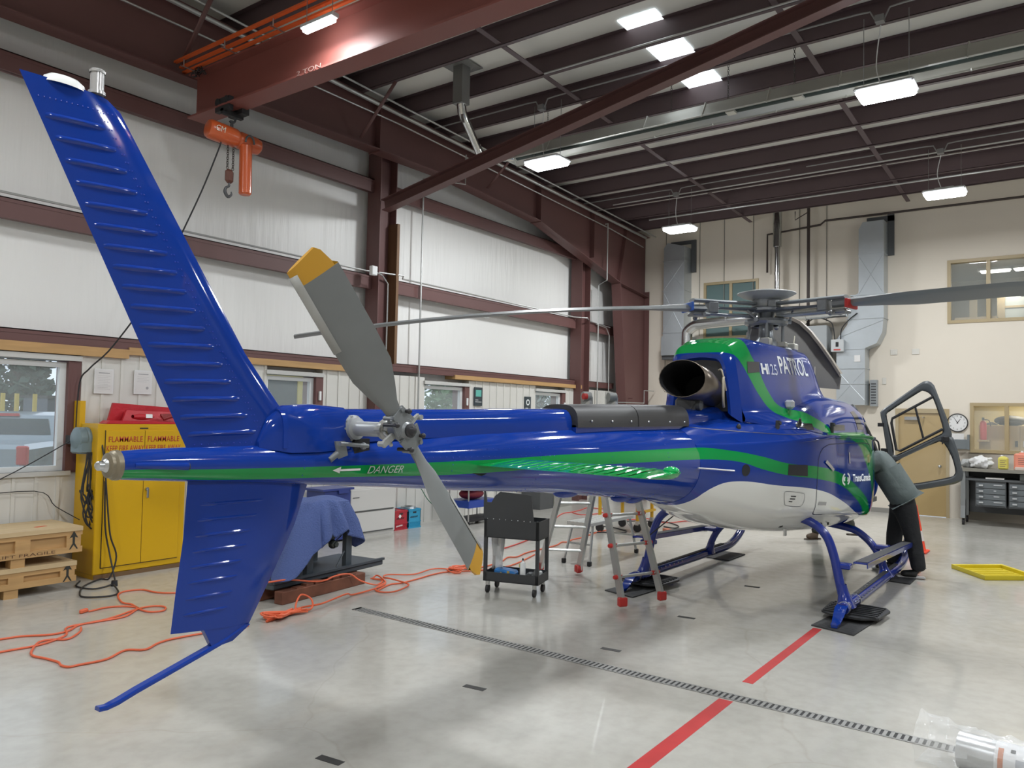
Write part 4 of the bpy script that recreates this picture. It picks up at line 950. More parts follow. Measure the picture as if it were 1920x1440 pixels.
for k in range(3):
    a = math.radians(200+120*k); s = MB(); s.tube([(9.11+.22*math.cos(a), HY+.22*math.sin(a), 2.80), (9.11+.22*math.cos(a), HY+.22*math.sin(a), 3.08)], .018, 8); s.sphere((9.11+.22*math.cos(a), HY+.22*math.sin(a), 3.08), .03, 10, 6); s.build('servo_rod', mast_m, mast)
s = MB()
fit = M('fitting_cream', (.45, .45, .40), .4)
for x, y, d in ((8.75, 2.85, (.14, .1, .1)), (8.9, 2.72, (.1, .1, .06)), (9.35, 2.75, (.16, .12, .08)), (9.5, 2.9, (.12, .2, .1)), (8.8, 3.15, (.12, .12, .12))): s = MB(); s.box((x, y, 2.76+d[2]/2), d, bev=.01); s.build('gearbox_fitting', fit, mast)
s = MB(); s.lathe(HC, (0, 0, 1), [(0, -.03), (.2, -.03), (.23, -.015), (.23, .015), (.2, .03), (.1, .035), (.09, .12), (.0, .12)], 30); hub_ = s.build('rotor_hub', mast_m, heli)
dome_m = M('dome_pale', (.40, .42, .42), .45)
s = MB(); s.lathe(HC + Vector((0, 0, .12)), (0, 0, 1), [(0, 0), (.17, .005), (.28, .045), (.335, .075), (.33, .082), (.22, .105), (.09, .122), (0, .125)], 40); s.build('vibration_absorber', dome_m, hub_)
s = MB(); s.lathe(HC + Vector((0, 0, .03)), (0, 0, 1), [(.16, 0), (.17, .05), (.16, .095)], 24); s.box(HC+Vector((-.13, -.10, .06)), (.09, .09, .09), (0, 0, .6), bev=.01); s.build('absorber_weight', grey_metal, hub_)
RB = M('rotor_blade_grey', (.20, .215, .22), .45)
for k, (ang, droop, col) in enumerate(((139, .53, 'blue'), (259, .25, 'red'), (19, .5, 'yellow'))):
    a = math.radians(ang); d = Vector((math.cos(a), math.sin(a), 0)); p = Vector((-d.y, d.x, 0)); up = Vector((0, 0, 1))
    s = MB()
    rows = []
    for r, w, h in ((.08, .12, .02), (.2, .13, .024), (.35, .09, .022), (.5, .05, .016), (.62, .045, .016), (.7, .06, .02)):
        rows.append([HC + d*r + p*(w*math.cos(t)) + up*(h*math.sin(t) - .0) for t in [2*PI*i/14 for i in range(14)]])
    s.grid(rows, True, True); s.build('star_arm', mast_m, hub_)
    s = MB()
    for z in (.075, -.075):
        rows = []
        for r, w in ((.16, .07), (.3, .06), (.6, .055), (.8, .07), (.95, .075)):
            rows.append([HC + d*r + p*(w*math.cos(t)) + up*(z + .022*math.sin(t)) for t in [2*PI*i/12 for i in range(12)]])
        s.grid(rows, True, True); s.add(rows[0], [tuple(range(12))]); s.add(rows[-1], [tuple(range(12))])
    sl = s.build('blade_sleeve', M('sleeve_grey', (.33, .36, .37), .4, .2), hub_)
    s = MB(); c = HC + d*.70; R_ = Euler((0, 0, a)).to_matrix()
    s.box(c, (.12, .13, .135), (0, 0, a), bev=.012); s.box(HC + d*.86 + up*-.09, (.22, .16, .035), (0, 0, a), bev=.01); s.tube([HC+d*.84+p*.1-up*.09, HC+d*.84+p*-.12-up*.09], .022, 8); s.sphere(HC+d*.84-p*.14-up*.11, .03, 8, 6)
    s.build('frequency_adapter', grey_metal, hub_)
    # blade
    s = MB(); rows = []; n = 10
    for r in (.8, .95, 1.1, 1.3, 1.6, 2.0, 2.5, 3.0, 3.5, 4.0, 4.4, 4.8, 5.1, 5.3, 5.345):
        t = (r-.8)/4.545; ch = .14 + .21*min(1, max(0, (r-.9)/.75)) if r < 1.7 else .35
        ch = min(ch, .35); thk = (.09 if r < 1 else .09-.045*min(1, (r-1)/.6)); zz = -droop*(r/5.345)**2*(1 if k != 1 else (r/5.345)) + (.04*min(1, r/2.5) if k == 1 else 0)
        pa = math.radians((18 if k == 1 else 11) - 8*t); cv = p*math.cos(pa) - up*math.sin(pa); nv = d.cross(cv); le = .3 if r < 5.3 else .3
        if r > 5.32: ch *= .8
        upv, lo = [], []
        for i in range(n+1):
            u = i/n; h = thk*.5*(1.48*math.sqrt(u)*2-1.25*u*2-1.76*u*u*1.0+1.42*u**3*.6+.1*u)/1.0
            h = max(.002, thk*5*(.2969*math.sqrt(u)-.126*u-.3516*u*u+.2843*u**3-.1015*u**4)*1.0)
            b0 = HC + d*r + up*zz + cv*(ch*(u-le)); upv.append(b0 + nv*h); lo.append(b0 - nv*h)
        rows.append(upv + lo[-2:0:-1])
    s.grid(rows, True, True); s.add(rows[0], [tuple(range(len(rows[0])))]); s.add(rows[-1], [tuple(range(len(rows[-1])))])
    bl = s.build('main_rotor_blade', RB, heli)
    cm = {'blue': (.03, .12, .5), 'red': (.5, .02, .02), 'yellow': (.6, .45, .03)}[col]
    s = MB(); c0 = HC + d*1.0; s.box(c0 + up*(-.01), (.03, .27, .098), (0, 0, a), bev=.005); s.build('colour_band', M('band_'+col, cm, .5), bl)
    s = MB(); r = 2.55 if k == 1 else 3.4; zz = -droop*(r/5.345)**2*(1 if k != 1 else (r/5.345)) + (.04 if k == 1 else 0); 
    s.box(HC + d*r + p*.255 + up*(zz-.06), (.05, .02, .01), (0, 0, a)); s.build('trim_tab', alu, bl)
# opened left cowl panel standing up behind the gearbox
ip = M('cowl_inside_grey', (.155, .15, .14), .55, noise=(3, .1))
P = [(10.0, 3.45, 3.12), (10.05, 3.32, 3.26), (10.15, 3.2, 3.30), (10.3, 3.06, 3.27), (10.35, 2.92, 3.19), (10.38, 2.80, 3.06), (10.4, 2.68, 2.89), (10.43, 2.56, 2.70), (10.45, 2.45, 2.51), (10.4, 2.46, 2.34), (10.2, 2.7, 2.36), (10.1, 3.0, 2.36), (10.0, 3.4, 2.30), (9.95, 3.5, 2.7)]
s = MB(); s.prism(P, (.03, 0, 0)); cp = s.build('open_cowl_panel', ip, heli)
s = MB(); rows = []
for x, y, z in P[:9]: rows.append([(x, y, z), (x-.07, y, z-.01), (x-.07, y-.012, z+.03), (x+.03, y-.015, z+.03)])
s.grid(rows, True); s.build('panel_flange', M('flange_grey', (.26, .23, .19), .5), cp)
s = MB(); s.tube([(9.7, 2.85, 2.62), (10.0, 2.9, 3.0)], .007, 6); s.build('prop_rod', M('rod_tan', (.4, .38, .3), .5), cp)
# shallow fairings under the boom
for x, z in ((4.72, 1.395), (5.55, 1.30), (5.75, 1.275)):
    s = MB(); s.sphere((x, HY-.02, z), (.16, .06, .045), 16, 10); s.build('boom_fairing', blue_p, boom)
# ================================================================== LAMPS
lens_m = M('lamp_lens', (1, 1, 1), .4, emit=(.93, .97, 1.0), es=42)
hous = M('lamp_housing', (.55, .56, .57), .4)
LL = {(10.05, 6.75): 'bright white high bay lamp beside the end of the heater hood', (10.05, 1.85): 'largest bright white high bay lamp, over the helicopter rotor in the upper right',
      (15.1, 1.85): 'white high bay lamp near the back wall above the right hand duct', (15.1, 6.75): 'white high bay lamp in the back corner near the tall left duct',
      (5.05, 6.75): 'narrow looking white lamp beside the orange track of the hoist beam'}
for i, (x, y) in enumerate(LAMP_POS):
    if (x, y) not in LL and x < 4: lab = 'white high bay lamp behind the camera, row %s' % ({6.75: 'nearest the window wall', 1.85: 'in the middle of the hall', -3.05: 'on the far right side'}[y])
    elif (x, y) not in LL: lab = 'white high bay lamp out of view on the right, %s' % ({5.05: 'level with the hoist beam', 10.05: 'level with the rotor mast', 15.1: 'near the back wall'}[x] if y < 0 else 'over the tail of the helicopter')
    else: lab = LL[(x, y)]
    if (x, y) == (5.05, 6.75):
        x, y = 5.1, 6.27; t = thing('strip_lamp', 'narrow bright strip lamp beside the orange track of the hoist beam', 'lamp', (x, y, LAMP_Z))
        s = MB(); s.box((x, y, LAMP_Z-.0), (.09, .52, .05), bev=.01); s.build('housing', hous, t)
        s = MB(); s.box((x, y, LAMP_Z-.04), (.08, .46, .05), bev=.015); s.build('lens', lens_m, t)
        s = MB(); s.cyl((x, y+.2, LAMP_Z+.02), (x, y+.2, roofz(x)-.27), .004, n=5); s.cyl((x, y-.2, LAMP_Z+.02), (x, y-.2, roofz(x)-.27), .004, n=5); s.build('hanger_wire', steel, t); continue
    t = thing('high_bay_lamp', lab, 'lamp', (x, y, LAMP_Z), 'high bay lamps under the roof')
    s = MB(); s.box((x, y, LAMP_Z+.01), (.42, .66, .05), bev=.02); s.box((x, y, LAMP_Z+.05), (.2, .3, .05), bev=.01); s.build('housing', hous, t)
    s = MB(); s.box((x, y, LAMP_Z-.035), (.38, .62, .06), bev=.025); s.build('lens', lens_m, t)
    s = MB(); zt = roofz(x)-.27
    for dy in (-.25, .25): s.cyl((x, y+dy, LAMP_Z+.03), (x, y+dy, zt), .004, n=5)
    s.build('hanger_wire', steel, t)
    s = MB(); s.tube([(x, y+.05, LAMP_Z+.07), (x+.05, y+.12, LAMP_Z+.35), (x-.05, y+.05, zt-.15)], .007, 6, sub=5); s.build('power_cord', ltxt, t)
    s = MB(); s.box((x-.1, y+.05, zt-.1), (.1, .1, .08)); s.tube([(x-.1, y+.1, zt-.1), (x-.1, y+.16, zt+.02), (x-.1, y+.3, zt+.03), (x-.1, y+2.3, zt+.03)], .011, 6); s.tube([(x-.1, y, zt-.1), (x-.1, y-.06, zt+.02), (x-.1, y-.2, zt+.03), (x-.1, y-2.3, zt+.03)], .011, 6)
    s.build('conduit', M('roof_conduit_grey', (.28, .28, .28), .5, .3), t)
# ------------------------------------------------------------------ radiant heater hanging under the purlins
HX, HZ = 10.28, 6.12
heat_m = M('heater_hood_metal', (.50, .50, .46), .35, .4)
t = thing('radiant_heater', 'long pale metal radiant heater hood hanging under the roof', 'heater', (HX, 3, HZ))
y0, y1 = -5, 7.65
prof = [(-.20, 0), (-.21, .02), (-.18, .04), (-.07, .22), (.09, .22), (.18, .04), (.21, .02), (.20, 0)]
s = MB(); s.grid([[(HX+a, y0, HZ+b) for a, b in prof], [(HX+a, y1, HZ+b) for a, b in prof]], False)
s.add([(HX+a, y1, HZ+b) for a, b in prof[1:-1]], [tuple(range(6))], False); s.build('hood', heat_m, t, solid=.006)
s = MB(); s.cyl((HX, y0, HZ+.09), (HX, y1-.15, HZ+.09), .055, n=14); s.build('burner_tube', M('dark_tube', (.04, .055, .05), .5, .5), t)
for y in (6.8, 5.1, 4.2, 3.3, 2.4, 1.0):
    s = MB(); s.tube([(HX-.21, y, HZ), (HX-.07, y, HZ+.24), (HX+.09, y, HZ+.24), (HX+.21, y, HZ)], .011, 5)
    if y in (4.2, 3.3): s.bb((HX-.19, y-.45, HZ-.01), (HX-.05, y-.33, HZ+.02))
    s.build('hood_bracket', heat_m, t)
chm_ = M('chain_dark', (.08, .07, .065), .5, .5)
for y in (6.9, 4.75, 3.9, 3.0):
    s = MB(); z = HZ+.24; k = 0
    while z < roofz(HX)-.28:
        s.tube([(HX+.014*math.cos(a)*(k % 2), y+.014*math.cos(a)*((k+1) % 2), z+.02*math.sin(a)+.015) for a in [2*PI*i/6 for i in range(6)]], .0035, 4, closed=True); z += .033; k += 1
    s.build('hanging_chain', chm_, t)
s = MB(); s.tube([(HX, y1-.05, HZ+.10), (HX-.25, y1+.12, HZ+.06), (HX-.44, y1+.18, HZ+.06)], .065, 16); s.tube([(HX-.42, y1+.18, HZ+.06), (HX-.58, y1+.2, HZ+.08), (HX-.66, y1+.18, HZ+.14)], .07, 16)
s.tube([(HX-.65, y1+.18, HZ+.12), (8.92, 7.52, 6.44)], .065, 16); s.tube([(8.94, 7.53, 6.42), (8.82, 7.48, 6.48), (8.78, 7.47, 6.60)], .07, 16)
s.build('exhaust_flue', M('shiny_flue', (.6, .61, .6), .18, 1), t)
s = MB(); s.bb((8.69, 7.38, 6.58), (8.87, 7.56, roofz(8.8)-.02)); s.bb((8.55, 7.24, roofz(8.8)-.03), (9.0, 7.70, roofz(8.8)-.02)); s.build('flue_sleeve', M('dull_galv', (.27, .27, .26), .5, .4), t)
# conduits along the rafter and down the wall
def pipe_thing(name, lab, cat, pts, r, mat=pipe_m, n=8, sub=0, group=None):
    s = MB(); s.tube(pts, r, n, sub=sub); return tag(s.build(name, mat), lab, cat, group)
pipe_thing('conduit', 'thick grey pipe running along the top of the rafter', 'pipe', [(X0, 8.93, roofz(X0)-.38), (17.9, 8.93, roofz(17.9)-.38)], .03)
pipe_thing('conduit', 'thin pale conduit highest along the rafter, just under the roof', 'pipe', [(X0, 8.75, roofz(X0)-.33), (18.1, 8.75, roofz(18.1)-.33)], .016)
pipe_thing('conduit', 'thin conduit lowest along the rafter web, ending at the corner frame', 'pipe', [(X0, 9.0, 6.72), (9.0, 9.0, 6.68), (16.2, 9.0, 6.42), (17.9, 9.0, 6.3)], .014)
pipe_thing('conduit', 'grey conduit dropping down the wall right of the first column', 'pipe', [(10.75, 9.0, 6.66), (10.75, 9.0, 6.12), (10.05, 9.38, 6.1), (10.05, 9.38, .9)], .017)
pipe_thing('conduit', 'grey conduit dropping down the wall beside the corner frame', 'pipe', [(15.85, 8.95, 6.46), (15.95, 8.95, 6.5), (15.95, 8.95, 5.15), (16.3, 9.37, 5.12), (16.3, 9.37, 1.0)], .017)
pipe_thing('conduit', 'pale conduit run laid along the middle girt with a white box', 'pipe', [(X0, 9.41, 4.24), (8.75, 9.38, 4.24), (9.4, 9.18, 4.24), (9.6, 9.4, 4.24), (15.2, 9.38, 4.22), (15.5, 9.2, 4.22), (15.9, 9.38, 4.2), (16.9, 9.38, 4.15)], .014)
s = MB(); s.box((8.72, 9.19, 4.22), (.12, .08, .15), bev=.01); jb = tag(s.build('junction_box', ltxt), 'small white electrical box on the girt left of the first column', 'box')
pipe_thing('conduit', 'thin pipe dropping from the white box down the first column', 'pipe', [(8.76, 9.17, 4.2), (8.9, 9.17, 4.17), (9.03, 9.17, 4.05), (9.03, 9.17, 1.2)], .012)
pipe_thing('conduit', 'short bent pinkish conduit at the foot of the corner frame', 'pipe', [(17.0, 9.3, 2.3), (17.0, 9.0, 2.3), (17.75, 8.85, 2.3), (17.75, 8.85, 2.62), (18.2, 8.8, 2.62)], .014)
pipe_thing('conduit', 'thin conduit dropping from the middle girt near the corner', 'pipe', [(16.2, 9.37, 4.16), (16.7, 9.37, 4.12), (16.85, 9.37, 3.95), (16.85, 9.37, 2.0)], .012)
# ------------------------------------------------------------------ chain hoist
t = thing('chain_hoist', 'orange electric chain hoist hanging from the trolley on the hoist beam', 'hoist', (HBX, 8.25, 4.5))
hor = M('hoist_orange', (.55, .10, .025), .28, coat=.4)
hy = 8.25
d = Vector((.84, -.10, -.08)).normalized(); c0 = Vector((HBX-.20, hy+.02, 5.24))
s = MB(); s.lathe(c0 - d*.08, d, [(0, -.01), (.07, -.01), (.10, .0), (.115, .03), (.115, .34), (.10, .37), (.095, .38), (.105, .40), (.105, .60), (.09, .66), (.05, .69), (0, .695)], 28); s.build('motor_body', hor, t)
s = MB(); s.tube([(HBX+.02, hy, 5.34), (HBX+.02, hy, 5.42)], .02, 8); s.tube([(HBX+.02+.045*math.cos(a), hy, 5.45+.05*math.sin(a)) for a in [math.radians(q) for q in range(-130, 150, 20)]], .015, 8); s.build('suspension_hook', grey_d, t)
s = MB(); s.bb((HBX-.12, hy-.14, 5.50), (HBX-.06, hy+.14, 5.66)); s.bb((HBX+.06, hy-.14, 5.50), (HBX+.16, hy+.14, 5.66)); s.bb((HBX-.12, hy-.03, 5.47), (HBX+.16, hy+.03, 5.53))
for sx in (-.09, .10):
    for sy in (-.09, .09): s.cyl((HBX+sx-.04, hy+sy, 5.62), (HBX+sx+.03, hy+sy, 5.62), .045, n=14)
s.build('trolley', dark, t)
s = MB(); s.cyl((HBX+.17, hy-.08, 5.14), (HBX+.18, hy-.08, 4.56), .075, n=24); s.lathe((HBX+.18, hy-.08, 4.56), (0, 0, -1), [(.075, 0), (.06, .02), (0, .03)], 24); s.build('chain_container', hor, t)
s = MB()
s.tube([(HBX+.17+.06*math.cos(a), hy-.16, 5.16+.09*math.sin(a)) for a in [PI*i/10 for i in range(11)]], .012, 6); s.build('container_bail', grey_d, t)
chm = M('chain_dark')
for dx in (-.02, .055):
    s = MB(); z = 5.12; k = 0
    while z > 4.82:
        a = (k % 2)*PI/2
        s.tube([(HBX+dx+.013*math.cos(q)*math.cos(a), hy+.013*math.cos(q)*math.sin(a), z+.02*math.sin(q)) for q in [2*PI*i/8 for i in range(8)]], .004, 5, closed=True); z -= .028; k += 1
    s.build('load_chain', chm, t)
s = MB(); s.box((HBX+.01, hy, 4.74), (.11, .07, .17), bev=.03); hb = s.build('hook_block', M('rust_brown', (.13, .05, .035), .5), t)
s = MB(); s.tube([(HBX+.01, hy, 4.66), (HBX+.01, hy, 4.62), (HBX-.03, hy, 4.59), (HBX-.04, hy, 4.54), (HBX, hy, 4.49), (HBX+.045, hy, 4.52), (HBX+.045, hy, 4.56)], [.012, .014, .016, .02, .02, .014, .006], 8, sub=4); s.build('load_hook', grey_d, hb)
text_obj('CM', 'emblem', M('cream_lettering', (.7, .62, .5), .5), t, c0 + Vector((-.045, -.117, -.03)), (1, -.1, -.08), (0, 0, 1), .07, .12, depth=.004, shear=.2)
pipe_thing('hoist_cable', 'black control cable running from the hoist down to the window jamb', 'cable', [(HBX-.12, 8.25, 5.13), (HBX-.14, 8.26, 5.02), (5.1, 8.4, 4.35), (4.8, 8.75, 3.3), (4.55, 9.1, 2.65), (4.38, 9.28, 2.38), (4.31, 9.36, 2.2), (4.3, 9.38, 1.6)], .009, dark, 7, sub=6)
s = MB()
for k in range(9): s.tube([(HBX-.2+.12*random.random(), 8.75+.1*random.random()-.02*k, 6.02+.12*random.random()) for _ in range(5)], .006, 5, sub=4)
tag(s.build('cable_bundle', dark), 'tangled dark festoon cables at the wall end of the orange track', 'cable')
# ================================================================== LEFT WALL THINGS
yel = M('cabinet_yellow', (.62, .36, .004), .4, noise=(2, .05)); redl = M('red_lettering', (.42, .03, .015), .5)
t = thing('flammables_cabinet', 'yellow two door steel cabinet lettered FLAMMABLE KEEP FIRE AWAY', 'cabinet', (4.86, 9.1, 0))
s = MB(); s.bb((4.32, 8.90, .05), (5.40, 9.40, 1.74), .008); s.bb((4.33, 8.91, 0), (5.39, 9.39, .05)); s.build('body', yel, t)
s = MB(); s.bb((4.33, 8.895, 0), (5.39, 8.9, .05)); s.build('plinth', M('plinth_brown', (.16, .09, .04), .6), t)
for a, b_ in ((4.405, 4.857), (4.863, 5.315)):
    s = MB(); s.bb((a, 8.885, .125), (b_, 8.9, 1.665), .004); dd = s.build('door', yel, t)
    text_obj('FLAMMABLE', 'lettering', redl, dd, (a+.03, 8.884, 1.535), (1, 0, 0), (0, 0, 1), .064, .395, depth=.001, bold=.006, spacing=1.08)
    text_obj('KEEP FIRE AWAY', 'lettering', redl, dd, (a+.01, 8.884, 1.432), (1, 0, 0), (0, 0, 1), .064, .435, depth=.001, bold=.006, spacing=1.08)
s = MB(); s.bb((4.857, 8.893, .125), (4.863, 8.8985, 1.665)); s.bb((4.40, 8.893, .118), (5.32, 8.8985, .124)); s.bb((4.398, 8.893, .12), (4.404, 8.8985, 1.67)); s.build('door_gap', dark, t)
s = MB(); s.cyl((4.90, 8.884, .98), (4.90, 8.86, .98), .02, n=14); s.box((4.905, 8.862, .93), (.025, .014, .11), bev=.004); s.build('handle', steel, t)
s = MB(); s.bb((4.80, 8.896, 1.685), (4.90, 8.9, 1.70)); s.build('vent_slot', dark, t)
# red covers on top of it
rc = M('red_vinyl', (.50, .018, .03), .4, bump=(9, .4))
s = MB(); s.prism([(4.62, 9.30, 1.745), (5.6, 9.30, 1.745), (5.62, 9.30, 1.93), (4.68, 9.30, 1.985)], (0, .04, 0)); tag(s.build('red_cover', rc), 'stiff red vinyl cover standing at the back on top of the yellow cabinet', 'cover')
s = MB(); s.prism([(4.72, 9.17, 1.745), (5.4, 9.17, 1.745), (5.6, 9.22, 1.88), (4.80, 9.22, 1.90)], (0, .03, 0)); tag(s.build('red_cover', rc), 'red vinyl cover leaning in front of the rear one on the yellow cabinet', 'cover')
s = MB(); s.prism([(4.42, 8.93, 1.743), (5.38, 8.93, 1.743), (5.38, 8.93, 1.765), (4.47, 8.93, 1.78)], (0, .18, 0)); tag(s.build('red_cover', rc), 'flat folded red cover lying along the front of the yellow cabinet top', 'cover')
s = MB(); rows = []
for i in range(11):
    u = i/10; r = .05*math.sin(PI*min(1, u*1.1+.12))**.6 if u < .95 else .008; rows.append([(4.76+.34*u, 9.0+r*math.cos(a)*1.2, 1.782+.045+r*.8*math.sin(a)) for a in [2*PI*k/14 for k in range(14)]])
s.grid(rows, True, True); pb = tag(s.build('pitot_pouch', rc), 'small rolled red pouch with a white mark on the yellow cabinet', 'pouch')
s = MB(); s.box((4.93, 8.943, 1.835), (.08, .006, .045), (-.1, 0, 0)); s.build('white_mark', ltxt, pb)
s = MB()
for k in range(3): s.tube([(5.15, 9.02+.03*k, 1.80+.02*k), (5.3, 9.0+.03*k, 1.84), (5.5, 9.05, 1.80)], .022, 8, sub=3)
tag(s.build('red_strap_bundle', M('dark_red_strap', (.25, .02, .02), .5)), 'bundle of dark red straps beside the pouch on the yellow cabinet', 'straps')
# framed papers
pap = M('paper', (.68, .67, .66), .5); inkm = M('grey_ink', (.35, .35, .36), .6)
def paper(x0, x1, z0, z1, lab, seal):
    t = thing('framed_notice', lab, 'notice', ((x0+x1)/2, LF, z0), 'framed papers above the yellow cabinet'); s = MB()
    s.bb((x0, LF-.015, z0), (x1, LF-.002, z1), .003); s.build('frame', M('white_frame', (.7, .7, .7), .4), t)
    s = MB(); s.bb((x0+.02, LF-.0165, z0+.02), (x1-.02, LF-.0155, z1-.02)); p = s.build('sheet', pap, t)
    s = MB(); s.bb((x0+.05, LF-.018, z1-.055), (x1-.05, LF-.0165, z1-.045))
    for k in range(9 if not seal else 4): s.bb((x0+.04, LF-.0175, z1-.085-.02*k), (x1-.04-.03*(k % 2), LF-.0165, z1-.083-.02*k))
    if seal: s.cyl((x1-.06, LF-.0175, z0+.08), (x1-.06, LF-.0165, z0+.08), .018, n=16)
    s.build('printed_lines', inkm, p)
paper(4.51, 4.74, 2.09, 2.39, 'white framed notice with a grey border near the big window', False)
paper(4.99, 5.22, 2.10, 2.40, 'white framed certificate with a small round seal nearer the tail fin', True)
# cable reel and hanging black cords
t = thing('cord_reel', 'grey green plastic cord reel mounted beside the big window', 'reel', (4.27, 9.2, 1.35))
rg = M('reel_grey_green', (.17, .23, .25), .4)
s = MB()
s.lathe((4.18, 9.15, 1.57), (1, 0, 0), [(0, 0), (.10, 0), (.13, .02), (.13, .09), (.12, .10), (.12, .11), (.13, .12), (.13, .18), (.10, .2), (0, .2)], 28); s.bb((4.19, 9.03, 1.40), (4.37, 9.27, 1.57), .02); s.build('housing', rg, t)
s = MB(); s.bb((4.22, 9.25, 1.5), (4.33, 9.45, 1.6)); s.build('wall_bracket', dark, t)
s = MB(); s.bb((4.30, 9.3, 1.60), (4.36, 9.44, 2.0)); s.build('yellow_arm', yel, t)
for i, (x1, zb) in enumerate(((4.36, .78), (4.33, .70), (4.38, .92), (4.40, .62), (4.30, .85), (4.41, .74), (4.39, .68), (4.34, .60), (4.42, .83), (4.37, .57))):
    s = MB(); s.tube([(4.34, 9.0+.012*i, 1.62), (4.40+.01*i, 8.98, 1.55), (4.41, 8.97, 1.2), (x1, 8.95+.01*i, zb+.1), (x1-.06, 8.95, zb), (x1-.12, 8.96, zb+.15), (x1-.13+.012*i, 9.0, 1.0), (4.27+.01*i, 9.02, 1.42)], .009, 6, sub=5)
    s.build('looped_cord', dark, t)
pipe_thing('power_cord', 'black cord hanging down the cabinet edge and looping on the floor', 'cord', [(4.37, 8.95, 1.6), (4.38, 8.86, 1.35), (4.42, 8.84, .9), (4.46, 8.82, .5), (4.53, 8.80, .25), (4.45, 8.78, .02), (4.38, 8.85, .012), (4.1, 8.62, .012), (3.92, 8.32, .012), (3.87, 8.14, .012), (3.97, 8.02, .012), (4.1, 7.99, .012), (4.21, 8.11, .012), (4.3, 8.39, .03)], .009, dark, 7, sub=6)
s = MB(); s.tube([(4.40, 8.86, 1.1), (4.41, 8.84, .6), (4.45, 8.8, .3), (4.42, 8.6, .04), (4.34, 8.45, .03)], .009, 6, sub=5); s.tube([(4.19, 8.9, .012), (4.05, 8.67, .012), (4.1, 8.43, .012), (4.25, 8.44, .012), (4.34, 8.45, .03)], .009, 6, sub=5)
s.cyl((4.34, 8.45, 0), (4.34, 8.45, .06), .035, .03, n=12); tag(s.build('power_cord', dark), 'black cord with a fat plug on the floor before the yellow cabinet', 'cord')
pipe_thing('power_cord', 'thin black cord crossing the big window towards the reel', 'cord', [(2.6, 9.38, .75), (3.5, 9.36, 1.12), (4.2, 9.25, 1.55)], .006, dark, 6, sub=5)
pipe_thing('power_cord', 'thin dark cord drooping across the wall under the big window', 'cord', [(2.9, 9.42, .95), (3.9, 9.42, .98), (4.1, 9.35, .8), (4.25, 9.1, .66)], .005, dark, 6, sub=5)
# wooden crates
stm = M('stencil_brown', (.12, .06, .03), .8)
def crate(x0, x1, z0, z1, lab, txt, red=False):
    t = thing('wooden_crate', lab, 'crate', ((x0+x1)/2, 8.95, z0), 'long wooden crates by the window wall')
    s = MB(); s.bb((x0, 8.64, z0+.02), (x1, 9.3, z1-.02)); s.build('box', wood, t)
    s = MB(); s.bb((x0, 8.60, z1-.045), (x1+.0, 9.33, z1)); s.build('lid', M('pine_light', (.56, .42, .24), .6, noise=(3, .2, (.5, 5, 5))), t)
    s = MB(); s.bb((x0, 8.61, z1-.09), (x1, 8.64, z1-.045)); s.bb((x0, 8.605, z0), (x1, 8.64, z0+.06))
    for x in (x1-.16, x1-.65, x1-1.4): s.bb((x, 8.606, z0+.06), (x+.14, 8.64, z1-.09))
    s.build('battens', wood, t)
    for x in (x1-.68, x1-1.7):
        for y in (8.62, 9.18): q = MB(); q.bb((x, y, z0-.09), (x+.13, y+.12, z0)); q.build('skid_block', wood, t)
    s = MB(); cx = x1-.09
    P = [(-.012, 0), (-.012, .07), (-.045, .055), (0, .13), (.045, .055), (.012, .07), (.012, 0), (.045, -.06), (.03, -.06), (0, -.015), (-.03, -.06), (-.045, -.06)]
    zc = (z0+z1)/2-.04; s.add([(cx+a, 8.6035, zc+b) for a, b in P], [tuple(range(len(P)))]); s.build('arrow_mark', M('arrow_black', (.03, .03, .025), .8), t)
    if txt: text_obj(txt, 'stencil', stm, t, (x1-1.05, 8.604, z0+.015), (1, 0, 0), (0, 0, 1), .03, .78, depth=.0005)
    if red: s = MB(); s.box((x1-.32, 8.85, z1+.001), (.12, .05, .002), (0, 0, .3)); s.build('orange_smudge', M('orange_mark', (.6, .12, .05), .7), t)
crate(1.3, 4.01, .09, .30, 'lower wooden crate, nearest the floor under the big window', '')
crate(1.2, 4.06, .39, .66, 'upper wooden crate stacked on another, with black arrow and pale lid', 'FORKLIFT FRAGILE', True)
# filing cabinet
fc = M('filing_cream', (.60, .59, .57), .4)
t = thing('filing_cabinet', 'low cream lateral filing cabinet standing against the window wall', 'cabinet', (8.62, 9.2, 0))
s = MB(); s.bb((8.13, 8.97, .04), (9.13, 9.24, .76), .005); s.bb((8.14, 8.98, 0), (9.12, 9.23, .04)); s.build('body', fc, t)
for z0, z1 in ((.41, .735), (.08, .385)):
    s = MB(); s.bb((8.16, 8.955, z0), (9.09, 8.97, z1), .004); dd = s.build('drawer', fc, t); s = MB(); s.bb((8.17, 8.95, z0-.014), (9.08, 8.965, z0-.004)); s.build('drawer_grip', grey_d, dd)
    if z0 > .3: s = MB(); s.bb((8.2, 8.951, .615), (8.33, 8.954, .625)); s.build('label_holder', dark, dd)
s = MB(); s.box((7.85, 9.1, .78), (.6, .45, .03)); s.box((7.85, 9.1, .4), (.5, .4, .74)); s.box((7.95, 8.88, .74), (.2, .012, .05)); tag(s.build('blue_bin', M('navy_plastic', (.03, .05, .22), .35)), 'dark blue covered bin left of the cream filing cabinet', 'bin')
